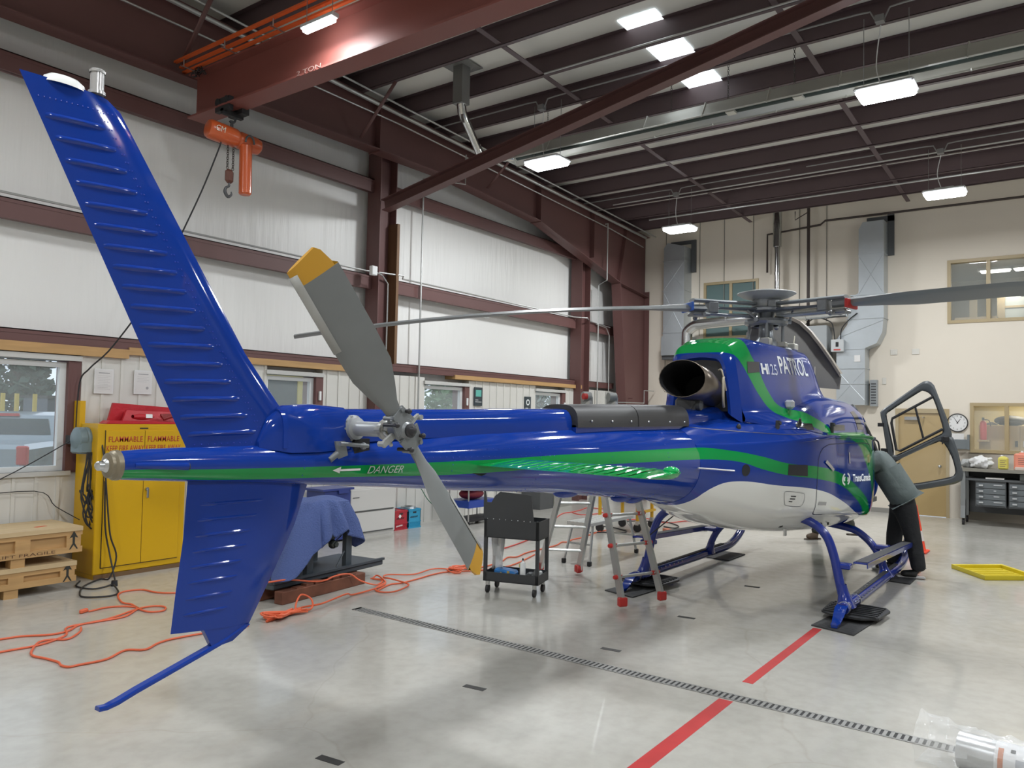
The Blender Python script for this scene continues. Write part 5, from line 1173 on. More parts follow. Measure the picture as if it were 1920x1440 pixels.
def milk(x0, mat, lab, n):
    t = thing('milk_crate', lab, 'crate', (x0+.15, 9.25, 0)); s = MB(); w = .3; y0 = 9.08; h = .32; th = .012
    for a, b_ in (((x0, y0, 0), (x0+w, y0+w, .012)), ((x0, y0, 0), (x0+w, y0+th, h)), ((x0, y0+w-th, 0), (x0+w, y0+w, h)), ((x0, y0, 0), (x0+th, y0+w, h)), ((x0+w-th, y0, 0), (x0+w, y0+w, h))): s.bb(a, b_)
    for z in (0, .1, .29): s.bb((x0-.006, y0-.006, z), (x0+w+.006, y0+w+.006, z+.02))
    for k in range(10): s.box((x0+.03+.027*k, y0-.004, .06), (.007, .006, .075), (0, .6, 0))
    s.build('body', mat, t)
    s = MB(); s.bb((x0+.11, y0-.003, .25), (x0+.19, y0-.001, .275))
    for k in range(6): s.box((x0+.06+.03*k, y0-.003, .19), (.012, .004, .03), (0, .5, 0))
    s.build('cut_out', dark, t)
    if n: s = MB(); s.box((x0+.11, y0-.004, .07), (.15, .004, .022), (0, -.08, 0)); s.box((x0+.12, y0-.004, .225), (.05, .004, .05), (0, .78, 0)); s.build('logo_mark', ltxt, t)
milk(9.235, M('crate_red', (.42, .025, .04), .5), 'red plastic milk crate next to the cream filing cabinet', True)
milk(9.56, M('crate_blue', (.03, .30, .50), .5), 'light blue plastic milk crate right of the red one', False)
s = MB()
for k in range(3): s.lathe((9.7, 9.22, .29+.022*k), (0, 0, 1), [(.07, 0), (.125, 0), (.13, .01), (.125, .02), (.07, .02)], 24)
tag(s.build('coiled_hose', steel), 'shiny coil of metal hose sitting in the blue milk crate', 'hose')
s = MB()
for k in range(5): s.tube([(9.3+.2*random.random(), 9.15+.2*random.random(), .26+.06*random.random()) for _ in range(4)], .012, 6, sub=3)
tag(s.build('cable_scraps', grey_d), 'grey cable scraps heaped in the red milk crate', 'cable')
pipe_thing('green_hose', 'thin green hose hanging behind the lower tail rotor blade', 'hose', [(9.6, 9.3, .75), (9.8, 9.25, .68), (9.95, 9.2, .66), (10.05, 9.1, .45), (10.25, 9.05, .28), (10.5, 9.0, .1), (10.6, 8.95, .01)], .008, M('hose_green', (.05, .16, .09), .5), 7, sub=4)
# signs on the wall
def sign(x0, x1, z0, z1, lab, green):
    t = thing('wall_sign', lab, 'sign', ((x0+x1)/2, LF, z0)); s = MB(); s.bb((x0, LF-.02, z0), (x1, LF-.002, z1), .003); s.build('board', M('sign_dark', (.035, .05, .06), .4), t)
    s = MB(); h = z1-z0
    if green: s.bb((x0+.04, LF-.022, z0+h*.5), (x1-.04, LF-.0205, z1-.05))
    else: s.lathe(((x0+x1)/2, LF-.0205, z0+h*.66), (0, -1, 0), [(.04, 0), (.04, .002), (.065, .002), (.065, 0)], 20)
    s.build('symbol', M('sign_green', (.12, .45, .38), .5) if green else ltxt, t)
    s = MB(); s.bb((x0+.03, LF-.022, z0+h*.3), (x0+.12, LF-.0205, z0+h*.33)); s.bb((x0+.03, LF-.022, z0+h*.2), (x1-.03, LF-.0205, z0+h*.23)); s.build('printed_lines', ltxt, t)
sign(11.68, 11.93, 2.10, 2.46, 'dark wall sign with a green panel right of the third window', True)
sign(13.37, 13.6, 1.98, 2.33, 'dark wall sign with a white ring left of the last window', False)
for x in (7.9, 11.46, 14.93):
    s = MB(); s.bb((x-.02, LF-.04, 2.1), (x+.02, LF-.01, 2.24), .005); tag(s.build('sensor_box', ltxt), 'small white sensor on the jamb of the %s window' % {7.9: 'second', 11.46: 'third', 14.93: 'last'}[x], 'sensor', 'window sensors')
t = thing('electrical_panel', 'small cream electrical box with red label near the corner frame', 'box', (17.0, LF, 2.2)); s = MB(); s.bb((16.85, LF-.08, 2.2), (17.1, LF, 2.55), .005); s.build('box', fc, t); s = MB(); s.bb((16.9, LF-.083, 2.25), (17.05, LF-.081, 2.42)); s.build('label_plate', M('pinkish_label', (.5, .15, .17), .5), t)
# items along the far part of the left wall seen under the boom
bl_m = M('cart_blue', (.02, .06, .35), .4)
t = thing('blue_cart', 'low blue cart with a red bag, far behind the tail boom', 'cart', (10.95, 8.8, 0))
s = MB(); s.bb((10.5, 8.55, .30), (11.35, 9.05, .42)); s.bb((10.5, 8.55, .62), (11.35, 9.05, .66)); s.build('tray', bl_m, t)
for x in (10.53, 11.32):
    for y in (8.58, 9.02): q = MB(); q.cyl((x, y, .06), (x, y, .66), .014, n=8); q.build('leg', alu, t); q = MB(); q.cyl((x-.012, y, .035), (x+.012, y, .035), .035, n=12); q.build('wheel', dark, t)
s = MB(); s.bb((10.4, 8.6, .05), (11.4, 9.0, .1)); s.build('lower_shelf', dark, t)
s = MB(); s.sphere((10.85, 8.78, .52), (.28, .18, .10), 16, 10); tag(s.build('red_bag', M('bag_red', (.22, .02, .03), .6, bump=(8, .6))), 'dark red soft bag lying on the blue cart', 'bag')
t = thing('steel_cabinet', 'dark grey low cabinet behind the ladder by the far wall', 'cabinet', (13.9, 9.2, 0)); s = MB(); s.bb((13.3, 8.95, .0), (13.8, 9.42, .72)); s.build('body', grey_d, t); s = MB(); s.bb((13.8, 8.93, 0), (14.5, 9.42, .70)); s.build('side_unit', M('olive_grey', (.28, .28, .25), .5), t)
# ================================================================== FLOOR THINGS
# trench drain with slotted grate
t = thing('trench_drain', 'long dark slotted trench drain grate crossing the floor', 'drain', (5.36, 3, 0))
dm = M('drain_grey', (.12, .12, .115), .5, .3)
s = MB(); x0, x1, y0, y1 = 5.30, 5.42, -4.5, 5.76
s.bb((x0, y0, .0), (x0+.014, y1, .004)); s.bb((x1-.014, y0, .0), (x1, y1, .004)); s.bb((x0, y1-.02, 0), (x1, y1, .004))
y = y0
while y < y1: s.bb((x0+.01, y, .0005), (x1-.01, y+.022, .004)); y += .04
s.build('grate', M('grate_grey', (.30, .30, .29), .45, .3), t)
s = MB(); s.bb((x0+.005, y0, 0), (x1-.005, y1, .0006)); s.build('channel', dark, t)
# red painted line
rl = M('red_floor_tape', (.46, .035, .035), .5, noise=(6, .2))
s = MB(); s.bb((5.72, 1.945, 0), (7.62, 2.025, .0012)); tag(s.build('floor_line', rl), 'red line on the floor between the drain and the right skid', 'floor marking')
s = MB(); s.bb((-2, 1.93, 0), (5.28, 2.03, .0012)); tag(s.build('floor_line', rl), 'red line on the floor on the camera side of the drain', 'floor marking')
for (x, y), w in (((9.01, 3.08), 'deepest under the belly'), ((7.19, 3.10), 'level with the skid tails'), ((5.79, 3.16), 'just beyond the drain'), ((4.37, 3.47), 'just on the camera side of the drain'), ((2.97, 3.37), 'nearest the camera')):
    s = MB(); s.box((x, y, .001), (.055, .17, .002), (0, 0, .12)); tag(s.build('floor_mark', M('mark_grey', (.05, .05, .05), .6)), 'short dark tape mark on the floor, ' + w, 'floor marking', 'dark tape marks under the helicopter')
# mats under the skids
mm = M('mat_black', (.035, .036, .038), .65, bump=(30, .3))
for Y, w in ((1.85, 'right skid, at the end of the red line'), (4.07, 'left skid, beside the ladder')):
    s = MB(); s.prism([(7.57, Y-.19, .0), (7.68, Y+.21, .0), (8.25, Y+.15, .0), (8.22, Y-.24, .0)], (0, 0, .012)); tag(s.build('rubber_mat', mm), 'black mat under the tail of the ' + w, 'mat', 'mats under the skid tails')
for Y, w in ((1.85, 'right'), (4.08, 'left')):
    s = MB(); s.prism([(10.4, Y-.2, 0), (10.45, Y+.2, 0), (11.1, Y+.17, 0), (11.05, Y-.2, 0)], (0, 0, .012)); tag(s.build('rubber_mat', mm), 'black rubber mat under the front of the %s skid' % w, 'mat', 'mats under the skid fronts')
# cords
def cord(pts, lab, mat=orange_c, r=.009, sub=5, extra=None, amp=0):
    s = MB(); s.tube([(x, y, .010+random.random()*amp) for x, y in pts], r, 6, sub=sub)
    if extra: extra(s)
    return tag(s.build('extension_cord', mat), lab, 'cord', 'extension cords on the floor')
def plug(s): s.box((3.6, 7.55, .02), (.09, .035, .035), (0, 0, .4), bev=.008)
cord([(2.0, 7.35), (2.76, 7.17), (2.91, 7.13), (3.07, 7.01), (3.22, 7.01), (3.37, 7.13), (3.61, 7.14), (3.86, 7.24), (4.0, 7.32), (3.95, 7.47), (3.82, 7.56), (3.68, 7.54), (3.64, 7.54)], 'orange cord ending in a plug on the floor left of the fin', extra=plug)
cord([(2.0, 6.85), (2.62, 6.8), (2.85, 6.77), (3.01, 6.81), (3.16, 6.91), (3.27, 7.13), (3.54, 7.12), (3.76, 7.11), (3.99, 7.29), (4.14, 7.27), (4.18, 7.16), (4.1, 7.05), (4.0, 7.09), (3.98, 7.24), (4.03, 7.5), (4.01, 7.64), (4.13, 7.96), (4.26, 8.08), (4.42, 8.02), (4.45, 7.81), (4.57, 7.63), (5.0, 7.4)], 'orange cord with a small loop, running behind the lower fin')
cord([(4.3, 6.0), (3.73, 6.12), (3.53, 6.11), (3.36, 6.02), (3.25, 6.12), (3.05, 6.01), (2.86, 6.03), (2.79, 6.04), (2.77, 6.12), (2.79, 6.21), (2.77, 6.37), (2.74, 6.51), (2.78, 6.64), (2.92, 6.85), (3.02, 6.85), (3.11, 6.77), (3.27, 6.91), (3.34, 7.04)], 'orange cord nearest the camera, wandering left of the tail guard')
pile = []
for k in range(26):
    a = k*2.1; pile.append((4.68+.22*math.cos(a)+random.uniform(-.06, .06), 6.03+.11*math.sin(a*1.3)+random.uniform(-.04, .04)))
cord(pile + [(4.97, 6.15), (5.09, 5.98), (5.3, 6.06), (5.55, 6.11), (5.69, 6.18), (5.98, 6.18), (6.32, 6.33), (6.43, 6.57), (6.37, 6.59)], 'orange cord piled up in front of the dark engine stand', amp=.05)
s = MB(); s.tube([(4.85, 6.05, .02), (4.9, 6.1, .09), (5.0, 6.15, .14), (5.08, 6.1, .09), (5.0, 6.0, .03), (4.85, 6.02, .02)], .009, 6, sub=5); tag(s.build('extension_cord', orange_c), 'raised orange loop rising out of the cord pile', 'cord', 'extension cords on the floor')
cord([(6.37, 6.59), (6.38, 6.39), (6.08, 6.23), (5.98, 6.09), (6.07, 5.95), (6.35, 6.02), (6.45, 6.13), (6.46, 6.4), (6.5, 6.54), (6.62, 6.6), (6.87, 6.42), (7.22, 6.45), (7.4, 6.35), (7.35, 6.09), (7.27, 6.12), (7.32, 6.28)] + [(7.5+.13*math.cos(k*2.0)+random.uniform(-.03, .03), 6.25+.12*math.sin(k*2.0)+random.uniform(-.03, .03)) for k in range(14)], 'orange cord looping from the engine stand to the pile behind the cart', amp=.03)
cord([(5.99, 6.13), (6.3, 6.25), (6.46, 6.21), (6.77, 6.23), (7.01, 6.26), (7.27, 6.23), (7.6, 6.0), (8.1, 5.89), (8.97, 6.11)], 'orange cord passing under the shelf of the black cart')
cord([(7.6, 6.1), (8.16, 6.12), (8.54, 6.26), (8.66, 6.19), (9.06, 6.28), (9.77, 6.3), (10.11, 6.4), (10.2, 6.35), (10.45, 6.41), (10.77, 6.41), (11.15, 6.48), (11.46, 6.52), (11.71, 6.52), (12.01, 6.59)], 'thin orange cord running behind the ladder feet and work platform')
cord([(8.93, 6.7), (9.64, 6.83), (10.6, 7.1), (11.8, 7.7), (13.03, 8.25), (13.45, 8.26), (13.85, 8.31), (14.31, 8.42), (14.36, 8.18), (14.39, 7.96), (13.98, 7.82), (13.51, 7.77), (13.21, 7.9), (13.34, 8.19)], 'far orange cord looping near the back of the hall', M('cord_red_orange', (.62, .07, .05), .5))
cord([(13.2, 6.9), (13.43, 6.71), (13.62, 6.67), (13.34, 6.35), (13.43, 6.11), (13.85, 5.98), (13.96, 5.72), (14.5, 5.0)], 'far orange cord seen through the left skid arch', M('cord_red_orange'))
cord([(13.0, 6.8), (13.23, 6.61), (13.43, 6.26), (13.2, 5.91), (12.95, 5.75), (12.77, 5.8), (12.85, 5.99), (12.73, 5.64), (12.75, 5.56), (12.9, 5.2)], 'black cord looping on the floor behind the left skid', dark)
cord([(11.98, 6.82), (12.14, 6.73), (12.02, 6.45), (11.87, 6.22), (11.69, 6.15), (11.62, 6.23), (11.3, 6.6)], 'black cord looping under the aluminium work platform', dark)
# ------------------------------------------------------------------ helper for things in a turned frame
class F:
    def __init__(s, o, ex, z0=0): s.o = Vector((o[0], o[1], z0)); s.x = Vector((ex[0], ex[1], 0)).normalized(); s.y = Vector((-s.x.y, s.x.x, 0)); s.a = math.atan2(s.x.y, s.x.x)
    def __call__(s, x, y, z): return s.o + s.x*x + s.y*y + Vector((0, 0, z))
def fbox(s, f, a, b, rot=(0, 0, 0), bev=0.):
    c = f((a[0]+b[0])/2, (a[1]+b[1])/2, (a[2]+b[2])/2); s.box(c, (abs(a[0]-b[0]), abs(a[1]-b[1]), abs(a[2]-b[2])), (rot[0], rot[1], f.a+rot[2]), bev)
# black tool cart
f = F((6.72, 5.25), (.17, -.60)); t = thing('tool_cart', 'black two tier steel tool cart with its lid raised, behind the tail rotor', 'cart', f(.31, .18, 0))
Wc, Dc = .63, .36
s = MB(); fbox(s, f, (0, 0, .60), (Wc, .006, .80)); fbox(s, f, (0, Dc-.006, .60), (Wc, Dc, .80)); fbox(s, f, (0, 0, .60), (.006, Dc, .80)); fbox(s, f, (Wc-.006, 0, .60), (Wc, Dc, .80)); fbox(s, f, (0, 0, .60), (Wc, Dc, .61)); s.build('top_tray', black_paint, t)
s = MB(); fbox(s, f, (0, 0, .13), (Wc, .006, .23)); fbox(s, f, (0, Dc-.006, .13), (Wc, Dc, .23)); fbox(s, f, (0, 0, .13), (.006, Dc, .23)); fbox(s, f, (Wc-.006, 0, .13), (Wc, Dc, .23)); fbox(s, f, (0, 0, .13), (Wc, Dc, .14)); s.build('lower_shelf', black_paint, t)
for x in (0, Wc-.035):
    for y in (0, Dc-.035): q = MB(); fbox(q, f, (x, y, .13), (x+.035, y+.035, .80)); q.build('leg', black_paint, t)
s = MB(); P = [(-.01, .80), (Wc-.06, .80), (Wc-.08, .95), (Wc-.09, 1.08), (.18, 1.10), (.12, 1.05), (.08, .98), (.03, .98), (.01, 1.10), (-.01, 1.12)]
s.prism([f(x, .0, z) for x, z in P], f.y*.012); lid = s.build('lid', black_paint, t)
s = MB()
for k in range(8): s.sphere(f(.04+.07*k, -.003, .805-.001*k), .005, 6, 4)
s.build('rivet_row', steel, lid)
for x, y in ((.04, .04), (Wc-.05, .03), (.04, Dc-.04), (Wc-.05, Dc-.04)):
    s = MB(); c = f(x, y, 0); fbox(s, f, (x-.018, y-.02, .08), (x+.018, y+.02, .13)); cs = s.build('caster_fork', steel, t)
    s = MB(); s.cyl(c+f.x*-.013+Vector((0, 0, .045)), c+f.x*.013+Vector((0, 0, .045)), .045, n=18); s.build('wheel', dark, cs)
s = MB(); rows = []
for i in range(9):
    z = .24+.4*i/8; rows.append([f(.05+.14*k/5, .12+.03*math.sin(k*2+i*.6), z) for k in range(6)])
s.grid(rows, True); tag(s.build('clear_bag', M('film_white', (.75, .76, .76), .4, alpha=.75), solid=.002), 'crumpled pale plastic bag standing on the cart shelf', 'bag')
s = MB(); fbox(s, f, (.10, .04, .145), (.34, .2, .255), (.0, .12, .05), .02); bx = tag(s.build('wipes_pack', M('pack_blue', (.03, .17, .45), .35, noise=(14, .6))), 'blue printed pack of wipes on the cart shelf', 'pack')
s = MB(); fbox(s, f, (.16, .038, .18), (.20, .04, .23)); fbox(s, f, (.26, .037, .18), (.29, .039, .25)); s.build('printed_mark', M('pack_gold', (.5, .36, .1), .4), bx)
s = MB(); c = f(.43, .07, .145); s.lathe(c, (0, 0, 1), [(0, 0), (.03, 0), (.031, .02), (.031, .18), (.026, .2), (.012, .21), (.012, .225), (0, .226)], 20); bt = tag(s.build('spray_bottle', ltxt), 'white cylindrical bottle with black nozzle on the cart shelf', 'bottle')
s = MB(); s.cyl(c+Vector((0, 0, .22)), c+Vector((0, 0, .25)), .012, .006, n=10); s.build('nozzle', dark, bt)
s = MB(); s.tube([f(.36, .05, .17), f(.40, .06, .19), f(.42, .05, .16)], .022, 10, sub=3); fbox(s, f, (.42, .03, .145), (.55, .06, .17), bev=.005); tag(s.build('work_torch', M('lime_yellow', (.55, .50, .05), .4)), 'yellow work light lying at the front of the cart shelf', 'torch')
s = MB(); s.tube([f(.46, .12, .2), f(.5, .1, .23), f(.55, .12, .22), f(.53, .08, .17)], .018, 8, sub=3); s.prism([f(.52, .06, .2), f(.57, .06, .2), f(.575, .06, .29)], f.y*.04); tag(s.build('hand_tools', grey_metal), 'grey hand tools heaped behind the yellow light on the cart', 'tools')
s = MB(); s.lathe(f(Wc-.045, .22, .145), (0, 0, 1), [(0, 0), (.02, 0), (.02, .09), (.012, .1), (0, .1)], 14); tag(s.build('small_can', ltxt), 'small white can at the right end of the cart shelf', 'can')
# aluminium A ladder
t = thing('folding_ladder', 'aluminium folding ladder with red feet straddling behind the boom', 'ladder', (7.74, 4.35, 0))
lr = M('ladder_red', (.48, .03, .025), .45)
A1, A2, B1, B2 = Vector((7.06, 3.72, 0)), Vector((7.58, 3.53, 0)), Vector((8.06, 5.42, 0)), Vector((8.26, 4.98, 0))
T1, T2 = Vector((7.62, 4.50, 2.14)), Vector((7.92, 4.34, 2.14))
def rail(a, b, w, d_, z0=0., z1=1., mat=alu, name='rail'):
    s = MB(); dr_ = (b-a); p, q = a+dr_*z0, a+dr_*z1; n = dr_.normalized(); sd = Vector((A2-A1)).normalized(); fr = n.cross(sd).normalized(); sd = fr.cross(n)
    vs = [c + sd*x + fr*y for c in (p, q) for x, y in ((-w/2, -d_/2), (w/2, -d_/2), (w/2, d_/2), (-w/2, d_/2))]
    s.add(vs, [(0, 1, 2, 3), (7, 6, 5, 4), (0, 4, 5, 1), (1, 5, 6, 2), (2, 6, 7, 3), (3, 7, 4, 0)]); return s.build(name, mat, t)
for a, b in ((A1, T1), (A2, T2), (B1, T1+Vector((.05, .06, 0))), (B2, T2+Vector((.05, .06, 0)))):
    r_ = rail(a, b, .035, .075, .03, .98)
    s = MB(); s.box(a+(b-a)*.02+Vector((0, 0, .03)), (.06, .095, .09), (0, 0, math.atan2((b-a).y, (b-a).x)), bev=.01); s.build('foot', lr, r_)
for L_, R_, T_, off in ((A1, A2, T1, 0), (B1, B2, T1, 1)):
    TL, TR_ = (T1, T2) if not off else (T1+Vector((.05, .06, 0)), T2+Vector((.05, .06, 0)))
    for k in range(1, 7):
        u = k*.139; a, b = L_+(TL-L_)*u, R_+(TR_-R_)*u; s = MB(); s.tube([a, b], .016, 8); rg_ = s.build('rung', alu, t)
        if not off and k in (1, 2, 3):
            s = MB()
            for p, sg in ((a, -1), (b, 1)): e = (b-a).normalized()*sg; s.cyl(p+e*.0, p+e*.05, .028, .02, n=10); s.box(p+e*-.035+Vector((0, 0, 0)), (.04, .03, .04))
            s.build('lock_knob', lr, rg_)
for T_ in (T1, T2):
    s = MB(); s.cyl(T_+Vector((-.03, .05, .02)), T_+Vector((.05, .0, .02)), .055, n=16); s.box(T_+Vector((.03, .03, -.03)), (.07, .13, .12), (0, 0, .3), bev=.015); s.build('hinge', M('hinge_grey', (.28, .29, .28), .5, .3), t)
s = MB(); s.cyl(T1+Vector((-.07, .02, .02)), T1+Vector((-.03, .0, .02)), .035, n=14); s.build('hinge_knob', lr, t)
s = MB(); s.tube([T1+Vector((0, 0, -.12)), T2+Vector((0, 0, -.12))], .018, 8); s.build('top_rung', alu, t)
s = MB(); s.cyl(B2+Vector((-.06, -.02, .07)), B2+Vector((-.03, -.05, .07)), .045, n=16); s.build('tip_wheel', lr, t)
# aluminium work platform
t = thing('work_platform', 'low aluminium work platform with black feet behind the ladder', 'platform', (9.45, 5.33, 0))
s = MB(); s.bb((8.85, 5.15, .50), (10.05, 5.52, .54))
for k in range(6): s.bb((8.85, 5.165+.06*k, .54), (10.05, 5.19+.06*k, .544))
s.build('deck', M('platform_alu', (.62, .63, .61), .4, .5), t)
for x0, x1 in ((8.79, 8.93), (10.11, 9.97)):
    for y0, y1 in ((5.13, 5.17), (5.52, 5.48)):
        s = MB(); s.tube([(x0, y0, .02), (x1, y1, .5)], .02, 6); lg = s.build('leg', alu, t); s = MB(); s.box((x0, y0, .03), (.055, .05, .06), bev=.008); s.build('foot', dark, lg)
    s = MB(); xm = x0+(x1-x0)*.5; s.tube([(xm, 5.15, .26), (xm, 5.50, .26)], .014, 6); s.tube([(xm+(x1-x0)*.9, 5.2, .48), (xm, 5.15, .30)], .006, 5); s.build('leg_brace', alu, t)
# yellow wheeled stand behind
t = thing('wheeled_stand', 'yellow framed stand on black casters behind the ladder', 'stand', (12.0, 6.1, 0))
ym = M('stand_yellow', (.62, .36, .02), .4)
for x, y in ((11.55, 6.55), (11.95, 6.05), (12.35, 6.55), (12.6, 6.1)):
    s = MB(); s.cyl((x, y, .14), (x, y, 1.1), .03, n=10); s.build('post', ym, t)
    s = MB(); s.box((x, y, .15), (.06, .06, .07)); cs = s.build('caster_fork', steel, t); s = MB(); s.cyl((x-.02, y, .07), (x+.02, y, .07), .07, n=18); s.build('wheel', dark, cs)
s = MB(); s.bb((11.52, 6.02, .98), (12.63, 6.58, 1.05)); s.bb((11.52, 6.04, .30), (12.63, 6.08, .34)); s.build('frame_top', ym, t)
s = MB(); s.box((12.29, 5.66, .03), (.17, .09, .06), (0, 0, .9)); tag(s.build('brick', M('brick_orange', (.5, .17, .10), .8)), 'single orange brick on the floor beyond the left skid', 'brick')
s = MB(); s.box((8.15, 5.75, .025), (.07, .05, .05), (0, 0, .3), bev=.01); tag(s.build('yellow_connector', M('lime_yellow')), 'small yellow cord connector on the floor behind the black cart', 'connector')
# engine stand with a blue quilted cover
t = thing('engine_stand', 'dark steel engine stand on a pallet, half covered by a blue cloth', 'stand', (5.8, 6.8, 0))
ds = M('stand_slate', (.055, .07, .085), .45); f = F((4.95, 6.42), (1, .10))
s = MB(); fbox(s, f, (0, .1, .13), (1.7, .8, .19), bev=.012); fbox(s, f, (0, .08, .19), (1.7, .12, .215)); fbox(s, f, (0, .1, .185), (.04, .8, .21)); s.build('base_plate', ds, t)
for x in (.52, 1.12):
    for y in (.16, .68): s = MB(); fbox(s, f, (x, y, .19), (x+.09, y+.06, .64)); s.build('post', ds, t)
s = MB(); fbox(s, f, (.5, .14, .60), (1.24, .2, .68)); fbox(s, f, (.5, .68, .60), (1.24, .74, .68)); fbox(s, f, (.5, .14, .6), (.58, .74, .68)); fbox(s, f, (1.14, .14, .6), (1.22, .74, .68))
for x in (.44, 1.04): s.tube([f(x-.04, .19, .2), f(x+.08, .19, .36)], .01, 5)
s.build('top_frame', ds, t)
s = MB(); fbox(s, f, (.70, .2, .50), (1.0, .5, .62), bev=.02); s.tube([f(.62, .18, .44), f(.72, .18, .47), f(.85, .2, .5)], .012, 6, sub=3); s.sphere(f(.90, .16, .47), .05, 12, 8); s.cyl(f(.9, .12, .47), f(.9, .1, .47), .03, n=12); s.tube([f(1.0, .2, .6), f(1.07, .18, .56), f(1.0, .2, .5)], .006, 5, sub=3)
s.build('engine', M('engine_dark', (.07, .08, .075), .35, .5), t)
s = MB(); fbox(s, f, (.55, .2, .68), (1.2, .7, .90), bev=.08); s.cyl(f(.6, .45, .78), f(1.2, .45, .8), .16, n=20); s.build('engine_case', M('engine_dark'), t)
s = MB(); fbox(s, f, (.18, .6, .19), (.25, .66, .5)); s.build('timber_post', M('grey_timber', (.25, .19, .12), .8), t)
tm = M('charred_timber', (.16, .06, .035), .8, noise=(5, .7))
for y, (xa, xb), w in ((-.02, (.02, 1.25), 'reddish timber beam in front of the engine stand'), (.62, (.1, 1.6), 'dark timber beam at the back under the engine stand'), (.28, (-.02, 1.45), 'dark timber beam under the middle of the engine stand')):
    s = MB(); fbox(s, f, (xa, y, 0), (xb, y+.12, .125), bev=.006)
    if y < 0:
        for k in range(7): fbox(s, f, (xa+.2+.13*k, y+.01, .12), (xa+.3+.13*k, y+.09, .135+.012*(k % 3)), (0, .05*(k % 2), 0))
    tag(s.build('timber_beam', tm), w, 'timber', 'timbers under the engine stand')
s = MB(); rows = []; NA, NR = 96, 30
tips = [(-180, .55), (-158, 1.08), (-135, .62), (-105, .38), (-92, .44), (-75, .33), (-50, .42), (-22, .62), (-5, .5), (30, .45), (60, .6), (90, .5), (130, .6), (180, .55)]
for i in range(NR+1):
    q = i/NR; row = []
    for k in range(NA):
        an = -180+360*k/NA; Lm = float(np.interp(an, [a_ for a_, _ in tips], [b_ for _, b_ in tips])); a = math.radians(an)
        edge = 1/max(abs(math.cos(a))/.36, abs(math.sin(a))/.27); edge = .6*edge+.4*.30; dist = q*(edge+Lm)
        if dist < edge: rad, zz = dist, .965-.02*(dist/edge)**3
        else:
            d_ = dist-edge; fo = math.sin(a*9+.8)*.05*min(1, d_*4); slope = .52 if math.cos(a) < -.6 else .30
            rad = edge + d_*slope + fo; zz = .945 - d_*math.sqrt(1-slope**2)*.93 - .02*abs(math.sin(a*4.5))
        zz += .022*math.sin(3*a+1)*min(1, q*2)
        row.append(f(.86+math.cos(a)*rad, .42+math.sin(a)*rad, max(zz, .23)))
    rows.append(row)
rows.reverse(); s.grid(rows[:-1], True, True); s.add(rows[-2], [tuple(range(NA))], True)
tag(s.build('quilted_cover', M('quilt_blue', (.075, .115, .30), .85, bump=(60, .8)), solid=.006), 'blue quilted cloth draped over the engine on the dark stand', 'cover')
pipe_thing('extension_cord', 'orange cord draped across the edge of the engine stand base', 'cord', [f(-.15, .02, .25), f(.12, .02, .23), f(.45, -.0, .16), f(.6, -.03, .15), f(.75, -.03, .17), f(.95, -.05, .16), f(1.05, -.12, .08), f(1.2, -.22, .02), f(1.45, -.1, .015), f(1.42, .05, .02)], .009, orange_c, 6, sub=5)
# yellow drip tray
ty = M('tray_yellow', (.66, .53, .02), .4); t = thing('drip_tray', 'flat yellow plastic drip tray on the floor near the workbench', 'tray', (11.9, 1.0, 0))
P = [(11.97, 1.40), (11.34, .96), (11.80, .42), (12.46, .86)]; c = Vector((11.9, .91, 0))
s = MB(); s.prism([(x, y, .0) for x, y in P], (0, 0, .008)); s.build('base', ty, t)
s = MB()
for i in range(4):
    a, b = Vector((*P[i], 0)), Vector((*P[(i+1) % 4], 0)); ai, bi = a+(c-a)*.09, b+(c-b)*.09
    s.add([a, b, b+Vector((0, 0, .055)), a+Vector((0, 0, .055)), ai, bi, bi+Vector((0, 0, .05)), ai+Vector((0, 0, .05))], [(0, 1, 2, 3), (3, 2, 6, 7), (7, 6, 5, 4), (4, 5, 1, 0), (0, 3, 7, 4), (1, 5, 6, 2)])
s.build('rim', ty, t)
s = MB()
for k in range(5):
    u = .2+.15*k; a = Vector((*P[0], .012)).lerp(Vector((*P[1], .012)), u); b = Vector((*P[3], .012)).lerp(Vector((*P[2], .012)), u); s.tube([a.lerp(b, .12), a.lerp(b, .88)], .012, 6)
s.build('ribs', ty, t)
# traffic cone
t = thing('traffic_cone', 'orange traffic cone seen between the legs of the grey shirted person', 'cone', (13.2, 2.05, 0))
cx, cy = 13.15, 2.02; oc = M('cone_orange', (.80, .06, .02), .45)
s = MB(); s.lathe((cx, cy, 0), (0, 0, 1), [(.16, .02), (.15, .03), (.03, .70), (.0, .70)], 24); s.bb((cx-.18, cy-.18, 0), (cx+.18, cy+.18, .025), .01); s.build('cone_body', oc, t)
s = MB(); s.lathe((cx, cy, 0), (0, 0, 1), [(.1265, .17), (.099, .32)], 24); s.build('reflective_band', M('band_white', (.75, .7, .68), .4), t)
# plastic wrapped roll in the right foreground, lying on the floor
t = thing('wrapped_roll', 'white labelled roll in clear plastic bag in the bottom right corner', 'roll', (5.0, .35, 0))
rx = Vector((-.12, -.993, 0)); ro = Vector((5.12, .60, .10)); 
s = MB(); s.cyl(ro+rx*.04, ro+rx*.22, .098, n=30); s.cyl(ro+rx*.22, ro+rx*.225, .101, n=30); s.build('roll_core', M('foil_grey', (.5, .51, .52), .3, .4), t)
s = MB(); s.cyl(ro+rx*.225, ro+rx*.85, .1, n=30); lb = s.build('paper_sleeve', M('sleeve_white', (.72, .73, .75), .4), t)
def onroll(u, a, w, h, name, mat):
    s = MB(); rows = []
    for i in range(7):
        aa = a+h*(i/6-.5); n_ = Vector((-.993*math.cos(aa), .12*math.cos(aa), math.sin(aa))); rows.append([ro+rx*(u-w/2)+n_*.1015, ro+rx*(u+w/2)+n_*.1015])
    s.grid(rows, True); s.build(name, mat, lb)
